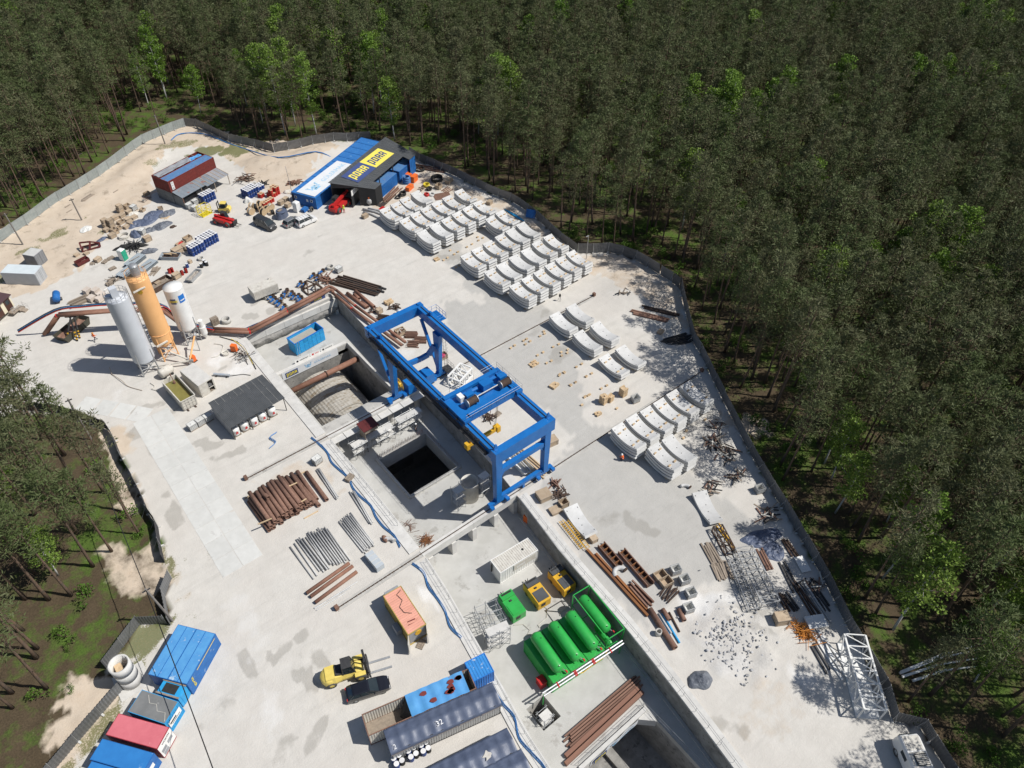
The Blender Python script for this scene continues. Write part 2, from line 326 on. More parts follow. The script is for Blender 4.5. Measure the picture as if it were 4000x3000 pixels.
edge=np.minimum(np.abs(GXa-LX(GYa)),np.abs(GXa-RX(GYa))); GZ=np.where((edge<2.5)&(GYa<104),np.clip(GZ,-.02,.02),GZ)
nr,nc=GXa.shape
gv=np.stack([GXa,GYa,GZ],-1).reshape(-1,3)
gf=[]
for i in range(nr-1):
    pit=ys[i]<PITY-1e-6
    for j in range(nc-1):
        if pit and nL<=j<nL+nM: continue
        a=i*nc+j; gf.append((a,a+1,a+nc+1,a+nc))
me=bpy.data.meshes.new('site_ground'); me.from_pydata(gv.tolist(),[],gf)
for nm,chs in (('mask',(yard,sand,wet,white)),('mask2',(grey,grass,rub,rub))):
    at=me.color_attributes.new(nm,'FLOAT_COLOR','POINT'); at.data.foreach_set('color',np.stack(chs,-1).astype(np.float32).ravel())
me.polygons.foreach_set('use_smooth',[True]*len(me.polygons))
def ground_material():
    m=bpy.data.materials.new('ground'); m.use_nodes=True; t=m.node_tree; N=t.nodes; Lk=t.links.new; b=N['Principled BSDF']
    b.inputs['Roughness'].default_value=.95; b.inputs['Specular IOR Level'].default_value=.15
    ge=N.new('ShaderNodeNewGeometry')
    def nzn(s,d=5,r=.6,sc=None,rot=0.0):
        n=N.new('ShaderNodeTexNoise'); n.inputs['Scale'].default_value=s; n.inputs['Detail'].default_value=d; n.inputs['Roughness'].default_value=r
        if sc:
            mp=N.new('ShaderNodeMapping'); mp.inputs['Scale'].default_value=sc; mp.inputs['Rotation'].default_value=(0,0,rot); Lk(ge.outputs['Position'],mp.inputs[0]); Lk(mp.outputs[0],n.inputs['Vector'])
        else: Lk(ge.outputs['Position'],n.inputs['Vector'])
        return n.outputs['Fac']
    def rng(x,a,bb,lo=0,hi=1):
        r=N.new('ShaderNodeMapRange'); r.inputs[1].default_value=a; r.inputs[2].default_value=bb; r.inputs[3].default_value=lo; r.inputs[4].default_value=hi; Lk(x,r.inputs[0]); return r.outputs[0]
    def mix(f,a,bb):
        x=N.new('ShaderNodeMix'); x.data_type='RGBA'
        if isinstance(f,float): x.inputs[0].default_value=f
        else: Lk(f,x.inputs[0])
        for i,c in ((6,a),(7,bb)):
            if isinstance(c,tuple): x.inputs[i].default_value=(*c,1)
            else: Lk(c,x.inputs[i])
        return x.outputs[2]
    def ma(op,a,bb):
        x=N.new('ShaderNodeMath'); x.operation=op
        for i,c in ((0,a),(1,bb)):
            if isinstance(c,(int,float)): x.inputs[i].default_value=c
            else: Lk(c,x.inputs[i])
        return x.outputs[0]
    def att(nm):
        a=N.new('ShaderNodeAttribute'); a.attribute_name=nm; s=N.new('ShaderNodeSeparateColor'); Lk(a.outputs['Color'],s.inputs[0]); return s.outputs[0],s.outputs[1],s.outputs[2],a.outputs['Alpha']
    yd,sa,we,wh=att('mask'); gr,gs,rb,_=att('mask2')
    fine=nzn(5,4,.7); mid=nzn(.45,6,.65); low=nzn(.09,4,.6); vf=nzn(22,3,.7)
    def sharp(x,a=.25,k=.35): # let noise bite into the blob edge
        return rng(ma('ADD',x,ma('MULTIPLY',ma('SUBTRACT',mid,.5),.9)),a,a+k)
    litter=mix(rng(fine,.3,.7),(.105,.078,.048),(.055,.042,.026))
    moss=mix(rng(fine,.3,.7),(.10,.16,.030),(.045,.075,.016))
    forest=mix(rng(ma('ADD',mid,ma('MULTIPLY',low,.8)),.86,1.05),litter,moss)
    dust=mix(rng(mid,.3,.7),(.63,.605,.56),(.53,.51,.47))
    dust=mix(rng(nzn(.5,5,.7,(.16,1.6,1),R(8)),.52,.78,0,.45),dust,(.38,.365,.335))
    dust=mix(rng(nzn(.6,5,.7,(1.8,.14,1),R(14)),.54,.8,0,.35),dust,(.60,.585,.55))
    dust=mix(rng(low,.42,.62,0,.5),dust,(.55,.515,.47))
    greyc=mix(rng(fine,.35,.7),mix(rng(mid,.3,.7),(.47,.46,.435),(.385,.38,.36)),(.42,.41,.385))
    greyc=mix(rng(nzn(.7,5,.75,(.22,1.9,1),R(-35)),.55,.75,0,.6),greyc,(.30,.295,.28))
    dust=mix(rng(gr,.1,.9),dust,greyc)
    sandc=mix(rng(fine,.3,.7),mix(rng(mid,.3,.7),(.62,.535,.435),(.50,.40,.30)),(.56,.475,.38))
    sandc=mix(rng(nzn(.3,6,.75),.55,.68,0,.75),sandc,(.27,.22,.165))
    c=mix(sharp(sa,.3,.4),dust,sandc)
    c=mix(rng(sharp(we,.28,.25),0,1,0,.45),c,(.27,.255,.225))
    c=mix(rng(sharp(wh,.25,.5),0,1,0,.8),c,(.74,.735,.72))
    c=mix(rng(ma('ADD',gs,ma('MULTIPLY',ma('SUBTRACT',fine,.5),1.6)),.35,.6,0,.9),c,mix(rng(fine,.3,.7),(.10,.135,.04),(.19,.17,.075)))
    c=mix(rng(rb,.1,.8,0,.8),c,mix(rng(nzn(3.5,4,.8),.4,.6),(.50,.50,.50),(.24,.24,.25)))
    c=mix(rng(vf,.35,.75,0,.10),c,(.2,.19,.17))
    c=mix(yd,mix(rng(sharp(sa,.3,.3),0,1),forest,sandc),c)
    Lk(c,b.inputs['Base Color'])
    bp=N.new('ShaderNodeBump'); bp.inputs['Strength'].default_value=.55; bp.inputs['Distance'].default_value=.12
    Lk(ma('ADD',ma('MULTIPLY',fine,.6),ma('MULTIPLY',mid,1.2)),bp.inputs['Height']); Lk(bp.outputs[0],b.inputs['Normal'])
    return m
GROUND=ground_material(); me.materials.append(GROUND)
o=link('site_ground',me); o['kind']='structure'
# the forest floor around it, out past everything in view
ff=MB()
for x0,x1,y0,y1 in [(-500,-50,-120,205),(122,560,-120,205),(-500,560,205,620),(-500,560,-320,-30)]:
    nx,ny=int((x1-x0)/12)+1,int((y1-y0)/12)+1
    ff.grid(lambda i,j:(x0+(x1-x0)*i,y0+(y1-y0)*j,0.0),nx,ny)
struct('forest_floor',ff,GROUND)
# ================================================================ PIT
def strip(mb, fa, fb, Y0, Y1, z0, z1, n=24):   # solid between curves x=fa(Y), x=fb(Y)
    Ys=np.linspace(Y0,Y1,n+1)
    for i in range(n):
        ya,yb=Ys[i],Ys[i+1]; p=[(fa(ya),ya),(fb(ya),ya),(fb(yb),yb),(fa(yb),yb)]
        b=len(mb.v); mb.v+= [(float(x),float(y),z0) for x,y in p]+[(float(x),float(y),z1) for x,y in p]
        fs=[(b+3,b+2,b+1,b),(b+4,b+5,b+6,b+7),(b+1,b+2,b+6,b+5),(b+3,b,b+4,b+7)]
        if i==0: fs.append((b,b+1,b+5,b+4))
        if i==n-1: fs.append((b+2,b+3,b+7,b+6))
        mb.f+=fs
    return mb
K=lambda c:(lambda Y:c)
SX0,SX1,SY0,SY1=30.2,38.5,58.6,67.0        # square shaft
OX0,OX1,OY0,OY1=26.9,39.7,75.3,93.0        # tunnel opening
HX0,HX1,HY0,HY1=23.8,26.4,21.9,25.0        # stair hole
TX0,TX1,TY=24.3,34.6,16.6                  # lower trench
pf=MB(); t=.9
strip(pf,LX,RX,HY1,SY0,ZF-t,ZF); strip(pf,LX,K(SX0),SY0,SY1,ZF-t,ZF,4); strip(pf,K(SX1),RX,SY0,SY1,ZF-t,ZF,4); strip(pf,LX,RX,SY1,OY0,ZF-t,ZF,4)
strip(pf,LX,K(OX0),OY0,OY1,ZF-t,ZF,4); strip(pf,K(OX1),RX,OY0,OY1,ZF-t,ZF,6); strip(pf,LX,RX,OY1,PITY,ZF-t,ZF,4)
strip(pf,LX,K(HX0),HY0,HY1,ZF-t,ZF,3); strip(pf,K(HX1),RX,HY0,HY1,ZF-t,ZF,3); strip(pf,LX,RX,TY,HY0,ZF-t,ZF,4)
strip(pf,LX,K(TX0),-30,TY,ZF-t,ZF,6); strip(pf,K(TX1),RX,-30,TY,ZF-t,ZF,6)
PFLOOR=mat('pit_concrete_floor',(.50,.495,.47),(.42,.415,.39),.35,.85,bump=.1,c3=(.36,.35,.325),s3=.3,th3=.58)
o=struct('pit_floor',pf,PFLOOR)
dp=MB()
def shell(mb,x0,x1,y0,y1,z0,z1,th=.4):
    mb.b0(x0-th,x0-.003,y0-th,y1+th,z0,z1); mb.b0(x1+.003,x1+th,y0-th,y1+th,z0,z1); mb.b0(x0,x1,y0-th,y0-.003,z0,z1); mb.b0(x0,x1,y1+.003,y1+th,z0,z1); mb.b0(x0-th,x1+th,y0-th,y1+th,z0-.4,z0-.002)
for a_ in ((SX0-.4,SX0-.003,SY0-.4,SY1+.4),(SX1+.003,SX1+.4,SY0-.4,SY1+.4),(SX0,SX1,SY0-.4,SY0-.003),(SX0,SX1,SY1+.003,SY1+.4)): dp.b0(*a_,-6.2,ZF+.25)
dp.b0(SX0-9,SX1+9,SY0-9,SY1+9,-22.4,-22); dp.b0(SX0-9,SX0-8.5,SY0-9,SY1+9,-22,-6.2); dp.b0(SX1+8.5,SX1+9,SY0-9,SY1+9,-22,-6.2); dp.b0(SX0-8.5,SX1+8.5,SY0-9,SY0-8.5,-22,-6.2); dp.b0(SX0-8.5,SX1+8.5,SY1+8.5,SY1+9,-22,-6.2)
for a_ in ((SX0-9,SX0-.4,SY0-9,SY1+9),(SX1+.4,SX1+9,SY0-9,SY1+9),(SX0-.4,SX1+.4,SY0-9,SY0-.4),(SX0-.4,SX1+.4,SY1+.4,SY1+9)): dp.b0(*a_,-6.4,-6.21)
dp.b0(36,39,66,69,-22,-18); dp.b0(38.5,40,64,65.5,-22,-16); dp.b0(33,42,61,61.5,-22,-20)
o=struct('shaft_walls',dp,CONC)
dp=MB(); shell(dp,OX0,OX1,OY0,OY1,-19,ZF-t-.01); o=struct('tunnel_pit_walls',dp,CONCD)
dp=MB(); shell(dp,HX0,HX1,HY0,HY1,-10,ZF-t-.01,.3); o=struct('stair_hole_walls',dp,CONC)
dp=MB(); dp.b0(TX0-.5,TX0,-30,40,-10.5,ZF-t-.01); dp.b0(TX1,TX1+.5,-30,40,-10.5,ZF-t-.01); dp.b0(TX0-.5,TX1+.5,-30,40,-11,-10.5); dp.b0(TX0-.5,TX1+.5,40,40.5,-11,ZF-t-.01)
dp.b0(TX0+1.2,TX0+3.6,-30,15,-10.5,-9.4); dp.b0(29.5,30.6,-30,39,-10.5,-9.9)
o=struct('trench_walls',dp,CONCD)
# right retaining wall and its coping
rw=thing('retaining_wall','long rough grey retaining wall along the pit below the segment yard','wall')
part('wall',strip(MB(),lambda Y:RX(Y)+.02,lambda Y:RX(Y)+.7,46,101.9,ZF,-.02,30),CONCD,rw)
part('wall',strip(MB(),lambda Y:RX(Y)+.02,lambda Y:RX(Y)+.7,-30,45.95,ZF,-.02,30),CONCD,rw)
for a,b in [(48.4,72),(-30,46.6)]:
    n=int((b-a)/6)
    for i in range(n):
        y0=a+(b-a)*i/n; y1=a+(b-a)*(i+1)/n-.03
        part('coping_block',strip(MB(),lambda Y:RX(Y)-.05,lambda Y:RX(Y)+1.35,y0,y1,-.02,.22,2),CONCW,rw)
part('coping_block',strip(MB(),lambda Y:RX(Y)-.05,lambda Y:RX(Y)+.9,73.6,101.9,-.02,.2,8),CONCW,rw)
part('footing_kerb',strip(MB(),lambda Y:RX(Y)-.35,lambda Y:RX(Y)-.01,-30,46,ZF,ZF+.25,20),CONC,rw)
lw=thing('pit_side_wall','long pale concrete wall along the pit edge beside the pipe stacks','wall')
part('wall',strip(MB(),lambda Y:LX(Y)-.5,lambda Y:LX(Y)-.01,-30,101.9,ZF,-.02,40),CONC,lw)
for a,b in [(-30,46.6),(48.4,72),(73.6,101)]:
    n=int((b-a)/5)
    for i in range(n):
        y0=a+(b-a)*i/n; y1=a+(b-a)*(i+1)/n-.03
        part('coping_slab',strip(MB(),lambda Y:LX(Y)-1.5,lambda Y:LX(Y)+.05,y0,y1,-.02,.14,2),CONCW,lw)
# end wall with tiers, the ledge and the portal beam
ew=thing('end_wall','tiered pale concrete end wall above the tunnel opening with a shotcrete band','wall')
part('wall',MB().b0(25.5,43.1,PITY-.15,PITY+.5,ZF,-.01),CONC,ew)
for i in range(5): part('capping_block',MB().b0(25.6+i*3.5,25.6+(i+1)*3.5-.04,PITY-.55,PITY-.16,-1.75,-.5),CONCW,ew)
sh=MB().grid(lambda i,j:(25.6+17.3*i, PITY-.2-.9*math.sin(math.pi*j)*(0.6+.5*noise.noise(Vector((i*14,j*2,1)))), ZF+.2+1.9*j),40,6); part('shotcrete_band',sh,CONCD,ew)
part('parapet',MB().b0(25.5,42.0,PITY+.5,PITY+.8,-.02,.85),CONCW,ew)
part('portal_beam',MB().b0(25.6,OX1,OY1+.003,OY1+.7,ZF-1.6,ZF+.25),CONCW,ew)
part('ledge_kerb',MB().b0(OX1+.05,OX1+.35,OY0+2,OY1,ZF,ZF+.3),CONCW,ew)
part('buttress',MB().bar((42.6,PITY-.5,ZF),(42.6,PITY-.3,-.3),.5,.5),CONCW,ew)
# second portal beam at the lower trench
pb=thing('portal_slab_edge','pale concrete slab edge over the lower trench with banners hung on it','wall')
part('edge_beam',MB().b0(TX0-.1,TX1+.1,TY-.45,TY-.003,ZF-1.5,ZF+.3),CONCW,pb)
part('corner_haunch',MB().prism([(TX1-1.6,TY-.46),(TX1-.02,TY-2.0),(TX1-.02,TY-.46)],ZF-1.5,ZF-.02),CONCW,pb)
# tunnel barrel, ring by ring
tb=thing('tunnel_shell','curved ribbed concrete tunnel shell seen in the open pit below the brown strut','tunnel',(32.6,84,-18.9))
BARREL=mat('wet_streaked_concrete',(.46,.44,.40),(.30,.27,.22),1.0,.8,bump=.2,c3=(.24,.19,.13),s3=.8,th3=.55,streak=(.35,2.5,2.5))
nr_=8
for k in range(nr_):
    y0=-8.2+k*2.05; m_=MB(); n=72; vs=[]; fs=[]
    for e,yy in enumerate((y0,y0+2.03)):
        for i in range(n+1):
            a=math.pi*(-.06+1.12*i/n); r=5.75+(.05 if i%2 else 0)+(.05 if k%2 else 0)
            vs.append((-r*math.cos(a),yy,7.0+r*math.sin(a)))
    for i in range(n): fs.append((i,n+1+i,n+2+i,i+1))
    part('ring',m_.add(vs,fs),BARREL,tb)
part('cradle',MB().b0(-5.2,5.2,-8.3,8.3,-.1,6.0),CONCD,tb)
st_=thing('strut_pipe','thick brown steel strut pipe spanning across the open pit','pipe')
a,b=Vector((26.9,80.6,ZF-1.0)),Vector((39.7,87.6,ZF-1.0)); d=(b-a).normalized()
a=w('D',755,1165,ZF-.9); b=w('D',1325,885,ZF-.9)
part('pipe',MB().cyl(a,b,.48,n=20),PIPEB,st_,True)
for f_,r_ in ((.5,.62),(.97,.6)): 
    c=a.lerp(b,f_); part('flange',MB().cyl(c,c+(b-a).normalized()*.14,r_,n=20),RUSTD,st_)
# crane rail beams
def railtrack(name,label,Yr,spans):
    t_=thing(name,label,'rail')
    for x0,x1,z0 in spans:
        n=max(1,int((x1-x0)/6))
        for i in range(n):
            a=x0+(x1-x0)*i/n; b=x0+(x1-x0)*(i+1)/n-.02
            part('concrete_beam',MB().b0(a,b,Yr-.45,Yr+.45,z0,.1 if z0<-.5 else .05),CONCW if z0<-.5 else CONC,t_)
    part('rail',MB().b0(12.8,79.5,Yr-.05,Yr+.05,.05,.18),RUSTD,t_)
    cl=MB()
    for i in range(110): cl.box((13.0+i*.605,Yr,.08),(.12,.3,.05))
    part('rail_clip',cl,PIPEG,t_)['kind']='stuff'
    for x in (12.6,79.6): part('end_stop',MB().b0(x-.25,x+.2,Yr-.25,Yr+.25,0,.7),RUST,t_)
    return t_
ra=railtrack('crane_rail','crane rail on a pale beam over the pit carried on square piers',47.5,[(12.6,24.9,-.3),(24.9,41.0,-1.2),(41.0,79.6,-.3)])
for x in (25.9,29.6,33.0,36.7,40.1): part('pier',MB().b0(x-.35,x+.35,46.9,48.1,ZF,-1.2),CONCW,ra)
rb_=railtrack('crane_rail','crane rail across the pit between the tunnel shell and the square shaft',72.8,[(12.6,25.3,-.3),(25.3,41.9,-1.2),(41.9,79.6,-.3)])
for x in (26.4,31.0,36.0,41.0): part('column',MB().cyl((x,72.8,ZF),(x,72.8,-1.2),.5,n=12),CONC,rb_)
part('service_deck',MB().b0(25.4,41.8,73.3,75.2,-.3,-.06),CONC,rb_)
for i in range(8): part('deck_plank',MB().b0(25.6+2.0*i,27.5+2.0*i,71.1,72.3,-.35,-.27),CONCW,rb_)
# banners on pit edges (letters added later)
# ================================================================ ROAD SLABS
rd=MB(); rs=bpy.data.objects.new('slab_road',None); COL.objects.link(rs); rs['kind']='structure'
sm=[MB().box((0,0,.0),(2.62,2.96,.16)).mesh('road_slab',CONCW)]
SLABM=mat('road_slab_concrete',(.60,.60,.575),(.54,.54,.515),.8,.85,rnd=.05,c3=(.48,.47,.45),s3=1,th3=.62); sm[0].materials[0]=SLABM
for i in range(11):
    for j in range(2):
        Y=91.6-i*3.0; X=5.25+j*2.68
        if i>7 and j==2 : continue
        link('road_slab',sm[0],rs,(X-.03*i,Y,-.055+random.uniform(-.012,.012)),R(random.uniform(-.25,.25)))
for i in range(4):
    q=w('P',760+150*i,620+28*i); link('road_slab',sm[0],rs,(q.x,q.y,-.06),R(-52))
# ================================================================ FENCES
def panelmesh(Lm,h,m,ribs,dep):
    mb=MB(); vs=[];fs=[]; n=ribs*2
    for i in range(n+1):
        x=i/n; y=dep*(1 if (i//1)%2 else -1)*.5
        vs+=[(x,y-.012,.08),(x,y+.012,.08),(x,y+.012,h),(x,y-.012,h)]
    for i in range(n):
        a=4*i; b=a+4
        for e in range(4): fs.append((a+e,b+e,b+(e+1)%4,a+(e+1)%4))
    return mb.add(vs,fs).mesh('panel',m)
FMESH=mat('fence_mesh_panel',(.30,.33,.32),(.24,.27,.265),2,.6,rnd=.08)
FSTEEL=mat('fence_sheet_panel',(.20,.205,.21),(.15,.155,.16),2,.5,metal=.35,rnd=.15)
FDARK=mat('fence_dark_fabric',(.05,.05,.055),(.035,.035,.04),2,.8,rnd=.1)
def fence(name,label,pts,h,m,ribs,dep,plen=3.0,blocks=True,pm=GALV,lean=0):
    t_=thing(name,label,'fence')
    pmesh=panelmesh(1,h,m,ribs,dep); post=MB().cyl((0,0,-.05),(0,0,h+.12),.035,n=6).mesh('post',pm)
    blk=MB().box((0,0,.08),(.7,.22,.16)).mesh('foot_block',CONCW); br=MB().cyl((0,0,h*.8),(0,1.0,.05),.025,n=5).mesh('brace',pm)
    for a,b in zip(pts[:-1],pts[1:]):
        L=(b-a).length; n=max(1,round(L/plen)); ry=math.atan2(b.y-a.y,b.x-a.x)
        for i in range(n):
            p=a.lerp(b,i/n); q=a.lerp(b,(i+1)/n); zp=g0(p.x,p.y); zq=g0(q.x,q.y)
            o=link('panel',pmesh,t_,(p.x,p.y,zp),None,((q-p).length-.05,1,1)); o.rotation_euler=(random.uniform(-.03,.03),-math.atan2(zq-zp,(q-p).length),ry)
            link('post',post,t_,(p.x,p.y,zp))
            if blocks: link('foot_block',blk,t_,(p.x,p.y,zp),ry+math.pi/2); link('brace',br,t_,(p.x,p.y,zp),ry+math.pi)
    return t_
G2=lambda l:[gp(u,v).xy for u,v in l]
fence('site_fence','light grey mesh fence along the pine wood behind the sandy ground',G2(F1),2.1,FMESH,5,.03)
fence('site_fence','grey mesh fence between the red container shed and the sand bank',G2(F2),2.1,FSTEEL,6,.05)
fence('site_fence','stepped corrugated steel fence on top of the sand bank behind the blue office roof',G2(F3),2.1,FSTEEL,10,.07)
fence('site_fence','grey sheet fence running from the black roof shed past the segment stacks',G2(F4),2.0,FSTEEL,8,.06)
fence('site_fence','corrugated fence curving round the shaded earth mound beside the lamp post',G2(F5),2.2,FSTEEL,10,.07)
fence('site_fence','long dark sheet fence under the tall pines beside the scrap and lattice frames',F6g,2.1,FSTEEL,9,.06)
fence('site_fence','dark sheet fence with a corner behind the white cabin truck',F6ug,2.1,FSTEEL,9,.06)
fence('site_fence','black fabric fence curving along the slab road in front of the pines',G2(F7),2.0,FDARK,3,.02)
fence('site_fence','short angled grey fence panels by the leaning pole',G2(F8),2.0,FSTEEL,8,.06,blocks=False)
fence('site_fence','short corrugated fence around the tall concrete pipe column',G2(F9),2.0,FSTEEL,9,.07,blocks=False)
fence('site_fence','corrugated grey fence behind the row of coloured roof containers',G2(F10),2.0,FSTEEL,9,.07)
# ================================================================ TEXT
_T={}
def textmesh(s,size,m,offset=0.0,ext=.004,spacing=1.0,sx=1.0):
    key=(s,size,m.name,offset,spacing,sx)
    if key in _T: return _T[key]
    cu=bpy.data.curves.new('txt','FONT'); cu.body=s; cu.size=size; cu.align_x='CENTER'; cu.align_y='CENTER'; cu.extrude=ext; cu.offset=offset; cu.space_character=spacing; cu.resolution_u=2
    ob=bpy.data.objects.new('txt',cu); COL.objects.link(ob); dg=bpy.context.evaluated_depsgraph_get()
    me=bpy.data.meshes.new_from_object(ob.evaluated_get(dg)); bpy.data.objects.remove(ob); bpy.data.curves.remove(cu)
    me.name='lettering'; me.materials.clear(); me.materials.append(m)
    if sx!=1.0: me.transform(Matrix.Diagonal((sx,1,1,1)))
    _T[key]=me; return me
def flat(me_or_mb,name,parent,o,ex,ey,m=None):   # put an xy-plane mesh at o with axes ex, ey
    me=me_or_mb if isinstance(me_or_mb,bpy.types.Mesh) else me_or_mb.mesh(name,m)
    ob=link(name,me,parent); ex=Vector(ex).normalized(); ey=Vector(ey); ey=(ey-ex*ey.dot(ex)).normalized(); ez=ex.cross(ey)
    ob.matrix_local=Matrix.Translation(o)@Matrix((ex,ey,ez)).transposed().to_4x4(); return ob
BLK=mat('black_print',(.02,.02,.025),None,2,.6); PY=mat('print_yellow',(.80,.66,.05),None,2,.6); PN=mat('print_navy',(.05,.08,.2),None,2,.6); PW=mat('print_white',(.8,.8,.8),None,2,.6); PB=mat('print_sky',(.28,.52,.76),None,2,.6); PR=mat('print_red',(.6,.03,.03),None,2,.6)
def porrmesh(h,m,_c={}):          # squared company letters: P with a tail, O, R, R
    key=(h,m.name)
    if key in _c: return _c[key]
    b=MB(); wd,s=.62*h,.19*h
    def bar(x0,x1,y0,y1): b.b0(x0,x1,y0,y1,0,.006)
    for i,ch in enumerate('PORR'):
        x=(i-1.5)*.8*h-wd/2; y0=-h/2; y1=h/2
        bar(x,x+s,y0-(.22*h if ch=='P' else 0),y1); bar(x+wd-s,x+wd,y0,y1-.06*h); bar(x+s,x+wd-s,y1-s,y1)
        if ch in 'PO': bar(x+s,x+wd-s,y0,y0+s)
        else: bar(x+s,x+wd-s,-.06*h-s/2,-.06*h+s/2)
    _c[key]=b.mesh('lettering',m); return _c[key]
def porr(parent,o,ex,ey,h,fg,bgm,bw=None,name='banner'):
    bw=bw or h*3.1; flat(MB().box((0,0,0),(bw,h*1.5,.02)),name,parent,o,ex,ey,bgm)
    ez=Vector(ex).normalized().cross(Vector(ey).normalized())
    flat(porrmesh(h*.86,fg),'lettering',parent,Vector(o)+ez*.016,ex,ey)
def gulermark(h):   # the figure mark: raised arms over a bust
    m=MB()
    for x,y,w_,hh,a in [(0,-.28,.75,.28,0),(-.05,-.05,.34,.34,.2),(-.38,.0,.5,.16,.7),(.36,.02,.5,.16,-.7),(-.55,.22,.14,.34,.2),(.55,.24,.14,.34,-.2),(-.62,.42,.26,.12,-.4),(.60,.45,.28,.12,.4),(-.12,.22,.22,.2,.3),(.14,.2,.2,.18,-.3)]:
        m.box((x*h,y*h,0),(w_*h,hh*h,.004),a)
    return m
def guler(parent,o,ex,ey,h,m=None):
    m=m or PB; ex=Vector(ex).normalized(); ey=Vector(ey).normalized(); ez=ex.cross(ey); o=Vector(o)
    flat(gulermark(h*1.5),'emblem',parent,o-ex*h*3.4+ez*.014,ex,ey,m)
    flat(textmesh('GÜLERMAK',h,m,offset=.0,spacing=1.05),'lettering',parent,o+ex*h*1.0+ez*.014,ex,ey)
# ================================================================ GANTRY CRANE
cr=thing('gantry_crane','large blue gantry crane straddling the pit on two rails','crane',(41.5,60,0))
def cw(mb,name,m=BLUE,p=cr,smooth=False): 
    mb.v=[(x-41.5,y-60,z) for x,y,z in mb.v]; return part(name,mb,m,p,smooth)
X0,X1,YA,YB,YC,ZT=37.35,46.1,47.55,72.8,78.1,11.25
for X in (X0,X1):
    g=cw(MB().b0(X-.5,X+.5,YA+.5,YC-.45,ZT-1.75,ZT-.1),'main_girder')
    part('top_rail',MB().b0(X-41.5-.04,X-41.5+.04,YA+.6-60,YC-.6-60,ZT-.1,ZT+.02),STEELD,g)
    st=MB()
    for i in range(15): st.b0(X-.515,X+.515,YA+1.5+i*2-.03,YA+1.5+i*2+.03,ZT-1.72,ZT-.12)
    st.v=[(x-41.5,y-60,z) for x,y,z in st.v]; part('stiffener',st,BLUE,g)
cw(MB().b0(X0-.6,X1+.6,YA-.55,YA+.498,ZT-1.9,ZT+.15),'end_beam'); cw(MB().b0(X0-.6,X1+.6,YC-.448,YC+.5,ZT-1.7,ZT),'end_beam')
for X in (X0,X1):
    for Y in (YA,YC): cw(MB().cyl((X,Y,ZT),(X,Y,ZT+.2),.28,n=12),'bolt_cap')
    cw(MB().side([(-.35,ZT+.15),(.35,ZT+.15),(.12,ZT+1.0),(-.12,ZT+1.0)],YA+.2,YA+.35,Tm(X,0,0)),'lug')
    cw(MB().box((X+.05,YC-3.2 if X==X1 else YC-3.0,ZT+.25),(.3,.5,.7)),'lug')
# near frame: straight legs with cross tie and sill
for X in (X0+.05,X1-.4):
    l=MB(); l.add([(X-.38,YA-.42,1.15),(X+.38,YA-.42,1.15),(X+.38,YA+.42,1.15),(X-.38,YA+.42,1.15),(X-.52,YA-.45,ZT-1.9),(X+.52,YA-.45,ZT-1.9),(X+.52,YA+.45,ZT-1.9),(X-.52,YA+.45,ZT-1.9)],[(0,3,2,1),(4,5,6,7),(0,1,5,4),(1,2,6,5),(2,3,7,6),(3,0,4,7)]); cw(l,'leg')
cw(MB().b0(X0+.5,X1-.85,YA-.33,YA+.33,6.7,7.5),'cross_tie')
cw(MB().b0(X0+.3,X1-.7,YA-.25,YA+.25,1.15,1.65),'sill_beam'); cw(MB().box((X0+4.6,YA,.65),(.35,.3,.95)),'sill_support')
for X,s_ in ((X0+.5,1),(X1-.85,-1)): cw(MB().side([(X,6.75),(X+s_*.9,6.75),(X,5.7)] if s_>0 else [(X,6.75),(X,5.7),(X-.9,6.75)],YA-.2,YA+.2),'gusset')
# far frame: tapered plate legs with raking braces and a cranked tie
for X in (X0,X1-.55):
    l=MB(); l.add([(X-.3,YB-.4,1.15),(X+.3,YB-.4,1.15),(X+.3,YB+.4,1.15),(X-.3,YB+.4,1.15),(X-.35,YB-1.1,ZT-1.75),(X+.35,YB-1.1,ZT-1.75),(X+.35,YB+.5,ZT-1.75),(X-.35,YB+.5,ZT-1.75)],[(0,3,2,1),(4,5,6,7),(0,1,5,4),(1,2,6,5),(2,3,7,6),(3,0,4,7)]); cw(l,'leg')
    cw(MB().bar((X,YB+.35,2.2),(X,YC-1.3,ZT-1.75),.42,.4),'brace')
tie=[(X0+.3,YB+1.0,5.6),(X0+2.2,YB+1.0,5.6),(X0+3.6,YB+1.0,5.0),(X0+5.6,YB+.9,4.9),(X1-1.9,YB+.6,5.3),(X1-.9,YB+.2,6.9)]
t_=MB()
for a,b in zip(tie[:-1],tie[1:]): t_.bar(a,b,.55,.75)
cw(t_,'tie_beam')
for X in (X0+.05,X1-.5):
    for Y in (YA,YB):
        b=cw(MB().b0(X-1.5,X+1.5,Y-.28,Y+.28,.55,1.15).b0(X-.5,X+.5,Y-.34,Y+.34,.9,1.35),'bogie')
        for dx in (-1.05,1.05): 
            q=MB().cyl((X+dx,Y-.2,.55),(X+dx,Y+.2,.55),.36,n=16); q.v=[(x-41.5,y-60,z) for x,y,z in q.v]; part('wheel',q,STEELD,b)
            q=MB().box((X+dx*1.25,Y-.55,.8),(.5,.5,.45)); q.v=[(x-41.5,y-60,z) for x,y,z in q.v]; part('drive_motor',q,BLUE,b)
